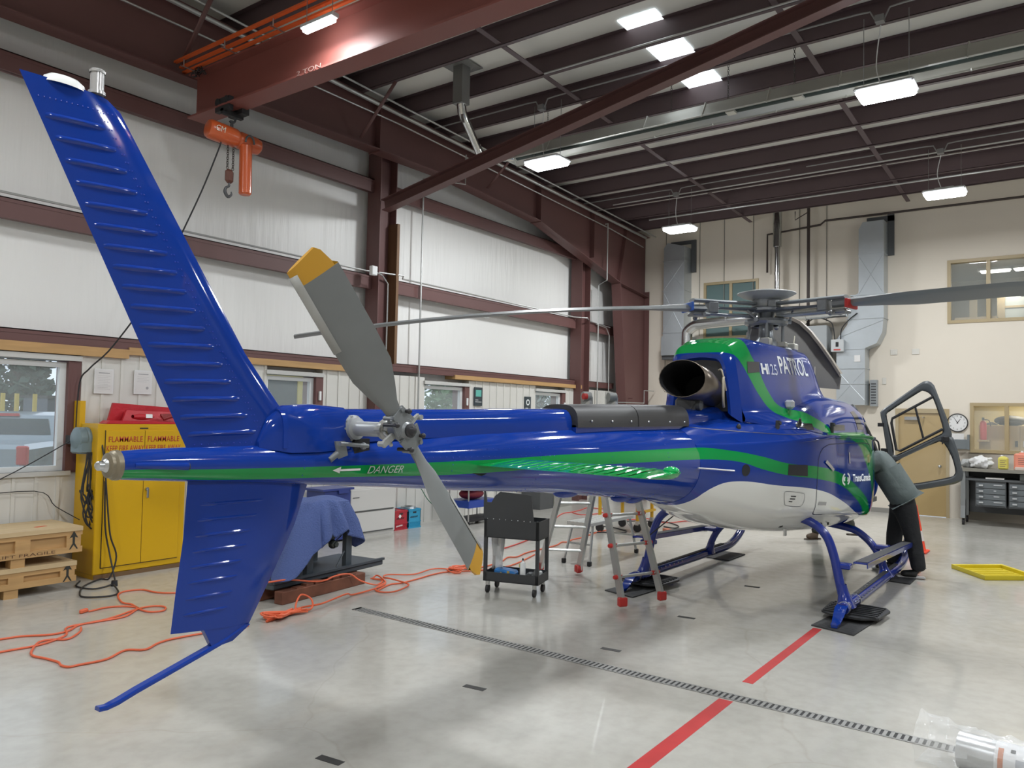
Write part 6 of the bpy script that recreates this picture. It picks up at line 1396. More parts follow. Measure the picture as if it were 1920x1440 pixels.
onroll(.255, .35, .025, 1.3, 'orange_stripe', M('stripe_orange', (.55, .2, .09), .5)); onroll(.36, .35, .07, .4, 'grey_label', M('label_grey', (.38, .4, .44), .5)); onroll(.31, .95, .022, .22, 'symbol_label', dark); onroll(.55, .4, .06, .6, 'grey_label', M('label_grey')); onroll(.36, -.2, .08, .12, 'grey_label', M('label_grey'))
film = M('clear_film', (.93, .95, .96), .08, alpha=.22, spec=.8, bump=(14, 1.0))
s = MB(); rows = []
for i in range(26):
    u = -.16+1.1*i/25; row = []
    for k in range(30):
        a = 2*PI*k/30; wob = .012*math.sin(5*a+i*1.7)+.010*math.sin(9*a-i*.9)
        rr_ = .118+wob + (.035*(1-max(0, (u+.16)/.2)) if u < .04 else 0); nn = Vector((-.993*math.cos(a), .12*math.cos(a), 0)); hgt = math.sin(a)
        p = ro+rx*u+nn*rr_*1.05+Vector((0, 0, hgt*rr_)); p.z = max(p.z, .004); row.append(p)
    rows.append(row)
s.grid(rows, True, True); s.build('plastic_bag', film, t)
# ================================================================== BACK WALL THINGS
galv = M('duct_galvanised', (.50, .54, .57), .42, .75, noise=(2.5, .12)); bxg = M('box_grey', (.33, .35, .36), .45)
def duct(name, lab, P, d0=0., dep=.45, mat=galv):
    s = MB(); s.prism([(BX-d0-dep, y, z) for y, z in P], (dep, 0, 0)); return s
t = thing('ventilation_duct', 'tall galvanised duct on the back wall beside the corner frame', 'duct', (BX, 8.1, 3.4))
s = duct('', '', [(8.40, 6.2), (8.40, 4.3), (8.40, 4.0), (8.45, 3.95), (8.45, 3.5), (7.70, 3.5), (7.70, 3.95), (7.85, 4.0), (7.85, 6.2), (8.3, 6.32)]); s.build('duct_body', galv, t)
s = MB(); 
for z in (5.85, 5.1, 4.05): s.bb((BX-.462, 7.84, z), (BX, 8.42, z+.02))
for a, b in (((8.38, 5.15), (7.87, 5.8)), ((8.38, 5.8), (7.87, 5.15)), ((8.38, 4.1), (7.87, 5.05)), ((8.38, 5.05), (7.87, 4.1))): s.tube([(BX-.452, a[0], a[1]), (BX-.452, b[0], b[1])], .006, 5)
s.build('seam_bands', galv, t)
s = MB(); s.bb((BX-.06, 7.72, 5.6), (BX, 7.84, 6.42)); s.bb((BX-.05, 7.84, 6.33), (BX, 8.4, 6.42)); s.build('duct_bracket', grey_d, t)
s = MB(); s.bb((BX-.4, 7.75, 3.4), (BX-.1, 8.45, 3.5)); s.build('duct_support', grey_d, t)
t = thing('ventilation_duct', 'large galvanised duct with an elbow above the cabin of the helicopter', 'duct', (BX, 3.7, 2.3))
s = MB(); s.prism([(BX-.45, y, z) for y, z in [(3.83, 6.1), (3.83, 4.72), (4.02, 4.6), (4.05, 4.05), (4.28, 3.72), (4.28, 3.0), (4.28, 2.3), (3.70, 2.3), (3.70, 3.0), (3.70, 3.52), (3.47, 3.62), (3.36, 3.85), (3.33, 4.2), (3.33, 6.25), (3.75, 6.25)]], (.43, 0, 0)); s.build('duct_body', galv, t)
s = MB()
for z, a, b in ((5.55, 3.32, 3.84), (4.66, 3.3, 4.0), (4.15, 3.32, 4.07), (3.5, 3.69, 4.29), (3.08, 3.69, 4.29), (2.75, 3.69, 4.29)): s.bb((BX-.465, a, z), (BX, b, z+.018))
for a, b in (((3.82, 5.5), (3.35, 4.7)), ((3.82, 4.7), (3.35, 5.5)), ((4.27, 3.05), (3.71, 2.4)), ((4.27, 2.4), (3.71, 3.05)), ((4.27, 3.75), (3.34, 4.1))): s.tube([(BX-.452, a[0], a[1]), (BX-.452, b[0], b[1])], .006, 5)
s.build('seam_bands', galv, t)
s = MB(); s.bb((BX-.05, 3.2, 5.55), (BX, 3.33, 6.45)); s.bb((BX-.05, 3.2, 6.3), (BX, 3.75, 6.42)); s.build('duct_bracket', grey_d, t)
s = MB(); s.box((BX-.46, 3.85, 3.3), (.01, .12, .14)); s.build('label_sheet', pap, t)
t = thing('air_handler', 'grey air handler box hung on the back wall beside the elbow duct', 'box', (BX, 4.7, 3.2))
s = MB(); s.bb((BX-.5, 4.47, 3.28), (BX, 4.97, 4.05), .01); s.build('box', bxg, t); s = MB(); s.bb((BX-.505, 4.86, 3.85), (BX-.5, 4.9, 3.95)); s.bb((BX-.505, 4.8, 3.75), (BX-.5, 4.93, 3.83)); s.build('label_sheet', pap, t)
s = MB(); s.bb((BX-.4, 4.30, 3.1), (BX-.1, 4.6, 3.28)); s.cyl((BX-.3, 4.42, 3.0), (BX-.3, 4.12, 3.0), .05, n=14); s.build('fan_motor', dark, t)
t = thing('control_box', 'small pale control box with a dark display on the elbow duct', 'box', (BX-.47, 4.2, 3.5)); s = MB(); s.bb((BX-.56, 4.11, 3.45), (BX-.47, 4.37, 3.72), .008); s.build('box', M('pale_grey', (.5, .52, .53), .45), t)
s = MB(); s.bb((BX-.565, 4.21, 3.56), (BX-.561, 4.27, 3.66)); s.build('display', dark, t); s = MB(); s.bb((BX-.565, 4.17, 3.48), (BX-.561, 4.31, 3.51)); s.build('label_red', M('label_red', (.5, .06, .05), .5), t)
pipe_thing('flex_cable', 'dark cable arching from the control box over to the air handler', 'cable', [(BX-.5, 4.3, 3.7), (BX-.5, 4.33, 3.95), (BX-.5, 4.4, 4.12), (BX-.5, 4.7, 4.22), (BX-.4, 4.95, 4.1)], .012, dark, 6, sub=5)
pipe_thing('flex_cable', 'dark cable looping between the control box and the elbow duct', 'cable', [(BX-.5, 4.18, 3.7), (BX-.5, 4.16, 3.95), (BX-.5, 4.0, 4.15), (BX-.47, 3.85, 4.28)], .012, dark, 6, sub=5)
s = MB(); s.tube([(BX-.55, 4.05, 4.33), (BX-.55, 6.0, 4.28), (BX-.55, 7.35, 4.22)], .13, 20); s.tube([(BX-.55, 7.3, 4.22), (BX-.55, 7.5, 4.2), (BX-.55, 7.68, 4.08), (BX-.55, 7.72, 3.9), (BX-.55, 7.72, 2.9)], .13, 20, sub=3)
for y in (4.9, 5.8, 6.7): s.cyl((BX-.55, y-.02, 4.3-.0*y), (BX-.55, y+.02, 4.3), .138, n=20)
tag(s.build('round_duct', M('duct_shiny', (.6, .62, .63), .2, 1)), 'shiny round metal duct running behind the rotor mast', 'duct')
s = MB(); s.cyl((BX-.3, 5.62, 7.0), (BX-.3, 5.62, 5.95), .10, n=20); s.cyl((BX-.3, 5.62, 5.95), (BX-.3, 5.62, 4.3), .06, n=18)
for z in (5.9, 5.3): s.cyl((BX-.3, 5.62, z), (BX-.3, 5.62, z+.05), .068, n=18)
tag(s.build('vent_pipe', M('shiny_flue')), 'bright vertical metal vent pipe above the rotor head', 'pipe')
rst = M('pipe_dark_brown', (.05, .035, .03), .5)
s = MB(); s.cyl((BX-.2, 4.95, 6.95), (BX-.2, 4.95, 3.9), .035, n=12); s.tube([(BX-.2, 4.95, 6.7), (BX-.2, 5.25, 6.55), (BX-.2, 5.25, 6.75)], .012, 6); tag(s.build('gas_pipe', rst), 'dark vertical pipe hanging between vent pipe and elbow duct', 'pipe')
pipe_thing('sprinkler_pipe', 'dark horizontal pipe under the top of the back wall', 'pipe', [(BX-.15, 5.9, 5.4), (BX-.15, 5.9, 6.3), (BX-.15, 4.7, 6.38), (BX-.15, 4.6, 6.46), (BX-.15, -4, 6.42)], .025, rst)
for k, (y, zb, w) in enumerate(((8.54, 2.6, 'left of the tall duct'), (7.63, 4.0, 'right of the tall duct'), (7.0, 4.6, 'over the dark window'), (6.28, 4.4, 'at the right edge of the dark window'), (5.2, 4.3, 'right of the vent pipe'), (4.6, 4.2, 'left of the elbow duct'))):
    pipe_thing('hanging_wire', 'thin wire hanging on the back wall, ' + w, 'wire', [(BX-.012, y, roofz(BX)), (BX-.012, y, zb)], .009, M('wire_grey', (.25, .24, .21), .5), 5, group='thin wires on the back wall')
pipe_thing('roof_conduit', 'long thin conduit crossing the roof near the back wall', 'pipe', [(15.2, -5, roofz(15.2)-.31), (15.2, 8.4, roofz(15.2)-.31)], .013)
pipe_thing('roof_conduit', 'long thin conduit crossing the roof above the heater hood', 'pipe', [(9.12, -5, roofz(9.1)-.31), (9.12, 6.2, roofz(9.1)-.31)], .013)
pipe_thing('roof_conduit', 'thick conduit crossing the roof closest to the back wall', 'pipe', [(16.6, -5, roofz(16.6)-.33), (16.6, 8.2, roofz(16.6)-.33)], .02)
for y0, w in ((3.14, 'nearer the elbow duct'), (2.72, 'nearer the upper right window')):
    s = MB(); s.bb((BX-.02, y0, 3.39), (BX, y0+.14, 3.51), .004); s.bb((BX-.024, y0+.03, 3.42), (BX-.02, y0+.055, 3.48)); s.bb((BX-.024, y0+.085, 3.42), (BX-.02, y0+.11, 3.48)); tag(s.build('wall_outlet', M('outlet_white', (.65, .63, .58), .4)), 'white double outlet plate high on the back wall, ' + w, 'outlet', 'outlet plates')
s = MB(); s.bb((BX-.02, 3.36, 2.76), (BX, 3.44, 2.9), .004); tag(s.build('thermostat', M('outlet_white')), 'small white thermostat plate right of the elbow duct', 'thermostat')
t = thing('wall_grille', 'dark framed narrow grille at the edge of the elbow duct', 'grille', (BX, 3.58, 2.4)); s = MB(); s.bb((BX-.14, 3.52, 2.28), (BX, 3.66, 2.85)); s.build('frame', bxg, t)
s = MB()
for k in range(8): s.bb((BX-.145, 3.54, 2.33+.06*k), (BX-.14, 3.64, 2.36+.06*k))
s.build('slats', grey_d, t)
# clock
t = thing('wall_clock', 'round white wall clock with a thin black rim', 'clock', (BX, 2.02, 1.96))
s = MB(); s.lathe((BX, 2.02, 1.96), (-1, 0, 0), [(.0, 0), (.19, 0), (.19, .04), (.178, .045), (.172, .03)], 40); s.build('rim', dark, t)
s = MB(); s.cyl((BX-.001, 2.02, 1.96), (BX-.028, 2.02, 1.96), .173, n=40); fc_ = s.build('face', M('clock_face', (.72, .72, .72), .4), t)
for k in range(1, 13):
    a = 2*PI*k/12; y, z = 2.02-.135*math.sin(a), 1.96+.135*math.cos(a); text_obj(str(k), 'numeral', dark, fc_, (BX-.029, y+.013*len(str(k)), z-.015), (0, -1, 0), (0, 0, 1), .03, .018*len(str(k)), depth=.0008)
s = MB()
for ang, L_, w in ((-32, .13, .006), (35, .09, .008)):
    a = math.radians(ang); e = Vector((0, -math.sin(a), math.cos(a))); n_ = Vector((0, math.cos(a), math.sin(a)))*w; c = Vector((BX-.031, 2.02, 1.96)); s.add([c-n_-e*.02, c+n_-e*.02, c+n_*.5+e*L_, c-n_*.5+e*L_], [(0, 1, 2, 3)])
s.build('hands', dark, t)
t = thing('wall_pocket', 'grey wall pocket holding a sheet of paper below the clock', 'holder', (BX, 1.98, 1.45)); s = MB(); s.bb((BX-.10, 1.83, 1.42), (BX, 2.18, 1.62), .01); s.bb((BX-.12, 1.8, 1.42), (BX, 1.84, 1.72)); s.build('pocket', M('pocket_grey', (.16, .18, .19), .5), t)
s = MB(); s.bb((BX-.06, 1.9, 1.5), (BX-.05, 2.14, 1.74)); s.build('paper_sheet', pap, t)
# workbench ------------------------------------------------------------------------
bg_ = M('bench_steel', (.13, .145, .155), .45, noise=(3, .1)); top_m = M('bench_top', (.22, .21, .18), .5)
t = thing('workbench', 'dark grey steel workbench on casters with rows of small drawers', 'workbench', (17.6, .6, 0))
s = MB(); s.bb((17.25, -1.4, 1.03), (18.05, 1.86, 1.09)); s.build('bench_top', top_m, t)
s = MB(); s.bb((17.3, -1.4, .86), (18.0, 1.84, .90)); s.bb((17.95, -1.4, .2), (17.98, 1.84, 1.03)); s.build('under_shelf', grey_d, t)
for y in (1.78, -1.3):
    for x in (17.32, 17.9):
        s = MB(); s.bb((x-.05, y, .14), (x+.05, y+.08, 1.03)); s.prism([(x-.1, y+.08, .14), (x-.1, y, .14), (x-.02, y, .5), (x-.02, y+.08, .5)], (.12, 0, 0)); lg = s.build('leg', M('leg_grey', (.20, .21, .21), .45), t)
        s = MB(); s.cyl((x, y+.02, .06), (x, y+.06, .06), .06, n=18); s.cyl((x, y+.015, .06), (x, y+.065, .06), .02, n=10); s.build('caster', dark, lg)
for yc_, n_ in ((1.62, 'left'), (1.08, 'middle'), (.54, 'right')):
    y1_, y0_ = yc_+.0, yc_-.50
    s = MB(); s.bb((17.33, y0_, .37), (17.9, y1_, .86)); bank = s.build('drawer_bank', grey_d, t)
    for k in range(4):
        z = .40+.108*k; s = MB(); s.bb((17.315, y0_+.015, z), (17.33, y1_-.015, z+.095), .003); s.bb((17.29, y1_-.13, z+.04), (17.315, y1_-.06, z+.065), .003); dw = s.build('drawer', bg_, bank); s = MB()
lp_m = M('label_pale', (.45, .46, .47), .5)
for yc_ in (1.62, 1.08, .54):
    for k in range(4):
        z = .40+.108*k
        s = MB(); s.bb((17.286, yc_-.13, z+.038), (17.29, yc_-.06, z+.067)); s.build('drawer_pull', lp_m, t)
        s = MB(); s.bb((17.308, yc_-.44+.05*(k % 3), z+.055), (17.3145, yc_-.30, z+.072)); s.build('drawer_label', lp_m, t)
s = MB(); s.bb((17.28, .9, .905), (17.9, -.3, 1.02)); tag(s.build('parts_case', M('case_black', (.07, .075, .07), .5)), 'dark flat case with white label under the bench top', 'case')
s = MB(); s.bb((17.3, 1.15, .903), (17.5, 1.45, .925)); tag(s.build('paper_stack', pap), 'small white stack of papers on the bench drawers', 'papers')
# things on the bench
wb = M('crumpled_white', (.66, .66, .66), .45, bump=(12, 1.0))
def lump(c, r, name, mat, lab, cat, seed=1):
    random.seed(seed); s = MB(); s.sphere(c, r, 22, 14)
    for i, v in enumerate(s.v):
        k = 1+.16*math.sin(v[0]*37+seed)*math.cos(v[1]*41)+.10*math.sin(v[2]*53+v[1]*29); s.v[i] = (c[0]+(v[0]-c[0])*k, c[1]+(v[1]-c[1])*k, max(c[2]-r[2]*.93, c[2]+(v[2]-c[2])*k))
    return tag(s.build(name, mat), lab, cat)
lump((17.45, 1.52, 1.20), (.16, .2, .12), 'plastic_bags', wb, 'heap of crumpled white plastic bags on the workbench', 'bags', 3)
lump((17.6, 1.75, 1.17), (.14, .16, .09), 'plastic_bags', M('crumpled_grey', (.35, .36, .36), .45, bump=(12, 1.0)), 'greyish crumpled bags at the left end of the workbench', 'bags', 5)
def jug(x, y, w, d_, h, mat, capm, lab, name, txt):
    t = thing(name, lab, 'container', (x, y, 1.09)); s = MB(); s.box((x, y, 1.09+h*.43), (d_, w, h*.86), bev=.025); s.box((x, y, 1.09+h*.86), (d_*.6, w*.55, h*.12), bev=.012); s.build('body', mat, t)
    s = MB(); s.cyl((x, y+w*.12, 1.09+h*.9), (x, y+w*.12, 1.09+h), .022, n=14); s.build('cap', capm, t)
    s = MB(); z = 1.09+h*.6
    for k in range(4): s.bb((x-d_/2-.002, y-w*.3+.02*(k % 2), z-.035*k), (x-d_/2-.0005, y+w*.3, z-.035*k+.010))
    s.build('label_print', M('print_dark', (.2, .12, .1), .6), t)
jug(17.42, 1.17, .17, .14, .27, M('jug_yellow', (.62, .55, .12), .35), ltxt, 'pale yellow plastic jug on the workbench', 'plastic_jug', 1)
jug(17.45, .83, .34, .18, .36, M('jug_pink', (.72, .26, .18), .35), ltxt, 'large pink translucent container on the workbench', 'fluid_container', 1)
s = MB(); s.bb((17.28, .62, 1.09), (17.38, .98, 1.15), .008); tag(s.build('clear_box', M('frosted_clear', (.66, .58, .52), .35, alpha=.85)), 'frosted flat box lying before the pink container', 'box')
s = MB(); s.bb((17.3, .1, 1.09), (17.7, .55, 1.27))
for k in range(8): s.bb((17.292, .12+.05*k, 1.13), (17.3, .145+.05*k, 1.24))
tag(s.build('parts_crate', M('crate_maroon', (.09, .045, .04), .5)), 'dark brown slotted crate at the right end of the workbench', 'crate')
s = MB(); s.bb((18.0, .9, 1.25), (18.02, .98, 1.34)); tag(s.build('wall_card', pap), 'small white card propped behind the pink container', 'card')
s = MB(); s.lathe((BX-.05, 1.55, 1.18), (0, 0, 1), [(.0, 0), (.008, 0), (.008, .14), (.016, .15), (.0, .17)], 8); tag(s.build('bottle_pump', steel), 'small metal pump top behind the crumpled bags', 'pump')
# store room contents seen through the lower window
cab_m = M('cabinet_tan', (.46, .34, .18), .5)
t = thing('store_cabinet', 'tan cupboard seen through the lower window, left half', 'cabinet', (BX+.8, 1.55, 0)); s = MB(); s.bb((BX+.6, .98, .03), (BX+1.1, 1.70, 1.92)); s.build('body', cab_m, t); s = MB(); s.box((BX+.585, 1.04, 1.55), (.02, .05, .12)); s.build('handle', dark, t)
t = thing('store_cabinet', 'tan cupboard seen through the lower window, right half', 'cabinet', (BX+.8, .6, 0)); s = MB(); s.bb((BX+.6, .25, .03), (BX+1.1, .975, 1.92)); s.build('body', cab_m, t); s = MB(); s.box((BX+.585, .90, 1.55), (.02, .05, .12)); s.build('handle', steel, t)
t = thing('fire_extinguisher', 'red fire extinguisher behind the lower window', 'extinguisher', (BX+.35, 1.62, 1.6)); s = MB(); s.lathe((BX+.35, 1.60, 1.62), (0, 0, 1), [(0, 0), (.055, 0), (.06, .02), (.06, .34), (.04, .38), (.015, .4), (.0, .4)], 18); s.build('cylinder', red_p, t)
s = MB(); s.box((BX+.35, 1.60, 2.05), (.08, .04, .05)); s.tube([(BX+.35, 1.6, 2.03), (BX+.35, 1.5, 2.02), (BX+.34, 1.47, 1.9)], .01, 6, sub=3); s.build('valve', dark, t)
s = MB(); s.box((BX+.5, 1.6, 1.60), (.4, .2, .03)); struct(s.build('store_shelf', cab_m))
s = MB(); s.sphere((BX+.85, 1.15, 2.02), (.2, .3, .11), 16, 10); s.box((BX+.85, 1.15, 2.0), (.3, .46, .14), bev=.04); tag(s.build('black_bag', M('bag_black', (.035, .03, .03), .6)), 'black holdall on top of the tan cupboards', 'bag')
s = MB(); s.prism([(BX+.65, 1.66, 1.925), (BX+.65, 1.40, 1.925), (BX+.65, 1.38, 1.94), (BX+.65, 1.48, 1.99)], (.3, 0, 0)); tag(s.build('folded_sheet', M('sheet_dark', (.12, .1, .08), .6)), 'dark folded sheet beside the holdall on the cupboards', 'sheet')
# upstairs room contents
s = MB(); s.bb((BX+2.5, 1.9, 3.0), (BX+2.6, 2.05, 5.0)); s.bb((BX+2.5, 1.35, 3.0), (BX+2.6, 1.5, 5.0)); struct(s.build('trim_1', tan))
s = MB(); s.bb((BX+.3, 1.35, 4.02), (BX+.8, 2.1, 4.16)); tag(s.build('window_ledge_box', cab_m), 'tan box on the sill of the upper right window', 'box')
t = thing('office_partition', 'glazed partition inside the upstairs room', 'partition', (BX+2.6, 1.0, 4)); s = MB()
for z in (4.15, 4.6, 4.95): s.bb((BX+2.55, -.5, z), (BX+2.6, 1.35, z+.05))
s.build('rails', tan, t); s = MB(); s.bb((BX+2.57, -.5, 4.2), (BX+2.58, 1.35, 4.95)); s.build('panel', M('pale_panel', (.42, .45, .42), .3), t)
# ================================================================== PEOPLE
def skinned(name, joints, bones, mat, parent=None, lev=2):
    """joints: name -> (pos, rx, ry); one continuous surface from a skin modifier"""
    names = list(joints); me = bpy.data.meshes.new(name); me.from_pydata([joints[n][0] for n in names], [(names.index(a), names.index(b)) for a, b in bones], [])
    o = bpy.data.objects.new(name, me); C.objects.link(o); sk = o.modifiers.new('skin', 'SKIN'); sk.use_smooth_shade = True
    for i, n in enumerate(names):
        r = joints[n][1:]; me.skin_vertices[0].data[i].radius = (r[0], r[1] if len(r) > 1 else r[0])
    me.skin_vertices[0].data[0].use_root = True
    ss = o.modifiers.new('sub', 'SUBSURF'); ss.levels = lev; ss.render_levels = lev
    dg = bpy.context.evaluated_depsgraph_get(); dg.update(); m2 = bpy.data.meshes.new_from_object(o.evaluated_get(dg)); o.modifiers.clear(); o.data = m2
    m2.materials.clear(); m2.materials.append(mat)
    for p in m2.polygons: p.use_smooth = True; p.material_index = 0
    if parent is not None: put(o, parent)
    return o
skin_m = M('skin', (.50, .28, .19), .5); hair_m = M('hair_dark', (.03, .02, .015), .7)
def figure(base, lab, J, shirt_m, pant_m, shoe_m, face, hairm=hair_m, hands=True):
    """J: joint positions (world). face: unit vector the face looks along"""
    t = thing('person', lab, 'person', base)
    V = lambda k: Vector(J[k]); up = (V('head')-V('neck')).normalized(); fc = Vector(face).normalized(); sd = up.cross(fc).normalized()
    jb = {'pelvis': (J['pelvis'], .12, .09), 'belly': (J['belly'], .115, .085), 'chest': (J['chest'], .13, .09), 'neck': (J['neck'], .055), 'skull': (J['head'], .078, .09), 'crown': (V('head')+up*.09, .06, .07), 'chin': (V('head')-up*.065+fc*.035, .045)}
    bn = [('pelvis', 'belly'), ('belly', 'chest'), ('chest', 'neck'), ('neck', 'skull'), ('skull', 'crown'), ('skull', 'chin')]
    for q in ('L', 'R'):
        jb.update({'sho'+q: (J['sho'+q], .06), 'elb'+q: (J['elb'+q], .04), 'wri'+q: (J['wri'+q], .027, .02), 'palm'+q: (J['palm'+q], .035, .018), 'hip'+q: (J['hip'+q], .09), 'kne'+q: (J['kne'+q], .058), 'ank'+q: (J['ank'+q], .038), 'toe'+q: (J['toe'+q], .035)})
        bn += [('chest', 'sho'+q), ('sho'+q, 'elb'+q), ('elb'+q, 'wri'+q), ('wri'+q, 'palm'+q), ('pelvis', 'hip'+q), ('hip'+q, 'kne'+q), ('kne'+q, 'ank'+q), ('ank'+q, 'toe'+q)]
        d = (V('palm'+q)-V('wri'+q)).normalized(); s2 = d.cross(Vector((0, 0, 1)) if abs(d.z) < .9 else Vector((1, 0, 0))).normalized(); dn = d.cross(s2)*-1
        if dn.z > 0: dn = -dn
        for i, (w, L_) in enumerate(((-.03, .07), (-.01, .08), (.01, .076), (.029, .06))):
            a = V('palm'+q)+s2*w+d*.02; b = a+d*L_*.55+dn*.008; c = b+d*L_*.35+dn*.028
            for nm, p in (('fa', a), ('fb', b), ('fc', c)): jb['%s%d%s' % (nm, i, q)] = (p, .0095 if nm != 'fc' else .0075)
            bn += [('palm'+q, 'fa%d%s' % (i, q)), ('fa%d%s' % (i, q), 'fb%d%s' % (i, q)), ('fb%d%s' % (i, q), 'fc%d%s' % (i, q))]
        a = V('palm'+q)-s2*.04-d*.02; jb['ta'+q] = (a, .011); jb['tb'+q] = (a-s2*.02+d*.035+dn*.01, .0095); bn += [('palm'+q, 'ta'+q), ('ta'+q, 'tb'+q)]
    body_ = skinned('body', jb, bn, skin_m, t)
    # shirt, trousers, shoes follow the body
    J2 = {'belly': (J['belly'], .25, .20), 'hem': (V('pelvis')+(V('belly')-V('pelvis'))*-.1, .26, .21), 'chest': (J['chest'], .26, .21), 'col': (V('neck')-(V('neck')-V('chest'))*.15, .12, .11)}
    b2 = [('belly', 'hem'), ('belly', 'chest'), ('chest', 'col')]
    for q in ('L', 'R'):
        J2['s'+q] = (V('sho'+q).lerp(V('chest'), .25), .14); J2['e'+q] = (V('sho'+q).lerp(V('elb'+q), .85), .095); b2 += [('chest', 's'+q), ('s'+q, 'e'+q)]
    skinned('shirt', J2, b2, shirt_m, t)
    J3 = {'p': (J['pelvis'], .24, .20), 'w': (V('pelvis')+(V('belly')-V('pelvis'))*.7, .22, .18)}; b3 = [('p', 'w')]
    for q in ('L', 'R'):
        J3['h'+q] = (V('hip'+q)+Vector((0, 0, -.06)), .155, .155); J3['m'+q] = (V('hip'+q).lerp(V('kne'+q), .5), .125); J3['k'+q] = (J['kne'+q], .105); J3['c'+q] = (V('kne'+q).lerp(V('ank'+q), .5), .10); J3['a'+q] = (V('ank'+q)+Vector((0, 0, -.01)), .09)
        b3 += [('p', 'h'+q), ('h'+q, 'm'+q), ('m'+q, 'k'+q), ('k'+q, 'c'+q), ('c'+q, 'a'+q)]
    skinned('trousers', J3, b3, pant_m, t)
    for q in ('L', 'R'):
        a, to = V('ank'+q), V('toe'+q); dd = (to-a); dd.z = 0; dd.normalize()
        zf = min(a.z, to.z)-.035 if abs(a.z-to.z) > .12 else 0
        sh = skinned('shoe', {'h': (a-dd*.03+Vector((0, 0, -.03)), .065, .065), 'm': (a+dd*.06+Vector((0, 0, -.03)), .065, .055), 't': (to+dd*.04, .06, .045), 'c': (a+Vector((0, 0, .06)), .062)}, [('h', 'm'), ('m', 't'), ('h', 'c')], shoe_m, t)
        s = MB(); lo = min(v.co.z for v in sh.data.vertices); p = (a-dd*.065+to+dd*.075)/2; s.box((p.x, p.y, lo+.012), ((to-a).length+.14, .092, .024), (0, 0, math.atan2(dd.y, dd.x)), bev=.01); s.build('sole', M('sole_white', (.6, .6, .6), .5) if shoe_m.name == 'shoe_black' else M('sole_brown', (.06, .045, .03), .6), sh)
    # face
    hc = V('head'); s = MB(); s.tube([hc+fc*.082+up*.03, hc+fc*.115-up*.012, hc+fc*.09-up*.022], [.008, .015, .01], 8, sub=2); s.build('nose', skin_m, body_)
    for g in (-1, 1):
        s = MB(); s.sphere(hc+fc*.085+sd*g*.032+up*.02, .011, 10, 8); e = s.build('eye', M('eye_white', (.7, .7, .7), .2), body_)
        s = MB(); s.sphere(hc+sd*g*.083+up*.0, (.012, .02, .032), 10, 8); s.build('ear', skin_m, body_)
    s = MB(); s.tube([hc+fc*.092-up*.048+sd*.02, hc+fc*.098-up*.048, hc+fc*.092-up*.048-sd*.02], .005, 6, sub=2); s.build('mouth', M('lips', (.4, .15, .12), .5), body_)
    s = MB(); s.sphere((0, 0, 0), 1, 20, 12)
    R_ = Matrix((sd, fc, up)).transposed(); s.v = [tuple(hc+up*.045-fc*.015+R_ @ Vector((v[0]*.092, v[1]*.105, max(-.35, v[2])*.098))) for v in s.v]; s.build('hair', hairm, t)
    return t
sh_g = M('shirt_grey_green', (.135, .165, .165), .8, bump=(9, .6)); pt_b = M('trousers_black', (.018, .019, .022), .85, bump=(12, .6)); shb = M('shoe_black', (.02, .02, .02), .5)
figure((11.02, 1.8, 0), 'person in grey shirt and black trousers leaning into the open cabin', {
    'pelvis': (10.95, 1.80, .98), 'belly': (10.92, 1.90, 1.14), 'chest': (10.90, 2.02, 1.36), 'neck': (10.90, 2.20, 1.52), 'head': (10.90, 2.36, 1.60),
    'shoL': (10.73, 2.10, 1.44), 'elbL': (10.72, 2.36, 1.30), 'wriL': (10.76, 2.60, 1.30), 'palmL': (10.78, 2.68, 1.29),
    'shoR': (11.08, 2.10, 1.44), 'elbR': (11.12, 2.36, 1.30), 'wriR': (11.06, 2.60, 1.28), 'palmR': (11.04, 2.68, 1.27),
    'hipL': (10.85, 1.78, .90), 'kneL': (10.86, 1.69, .50), 'ankL': (10.87, 1.62, .09), 'toeL': (10.82, 1.79, .045),
    'hipR': (11.07, 1.84, .90), 'kneR': (11.19, 1.96, .50), 'ankR': (11.22, 1.98, .09), 'toeR': (11.17, 2.15, .045)}, sh_g, pt_b, shb, (0, .8, -.55))
figure((13.4, 3.35, 0), 'walking person in brown boots, only the feet visible under the nose', {
    'pelvis': (13.35, 3.30, .90), 'belly': (13.33, 3.32, 1.05), 'chest': (13.30, 3.34, 1.28), 'neck': (13.28, 3.35, 1.42), 'head': (13.26, 3.37, 1.52),
    'shoL': (13.28, 3.16, 1.36), 'elbL': (13.32, 3.1, 1.10), 'wriL': (13.2, 3.12, .92), 'palmL': (13.17, 3.13, .84),
    'shoR': (13.30, 3.52, 1.36), 'elbR': (13.4, 3.58, 1.10), 'wriR': (13.36, 3.58, .88), 'palmR': (13.35, 3.58, .80),
    'hipL': (13.33, 3.20, .86), 'kneL': (13.33, 3.12, .47), 'ankL': (13.5, 2.98, .22), 'toeL': (13.52, 2.9, .10),
    'hipR': (13.35, 3.40, .86), 'kneR': (13.32, 3.46, .46), 'ankR': (13.34, 3.50, .09), 'toeR': (13.20, 3.58, .045)}, M('shirt_brown', (.12, .09, .07), .8), M('trousers_olive', (.05, .055, .045), .85), M('boot_brown', (.10, .07, .045), .6), (-.8, .5, -.1))
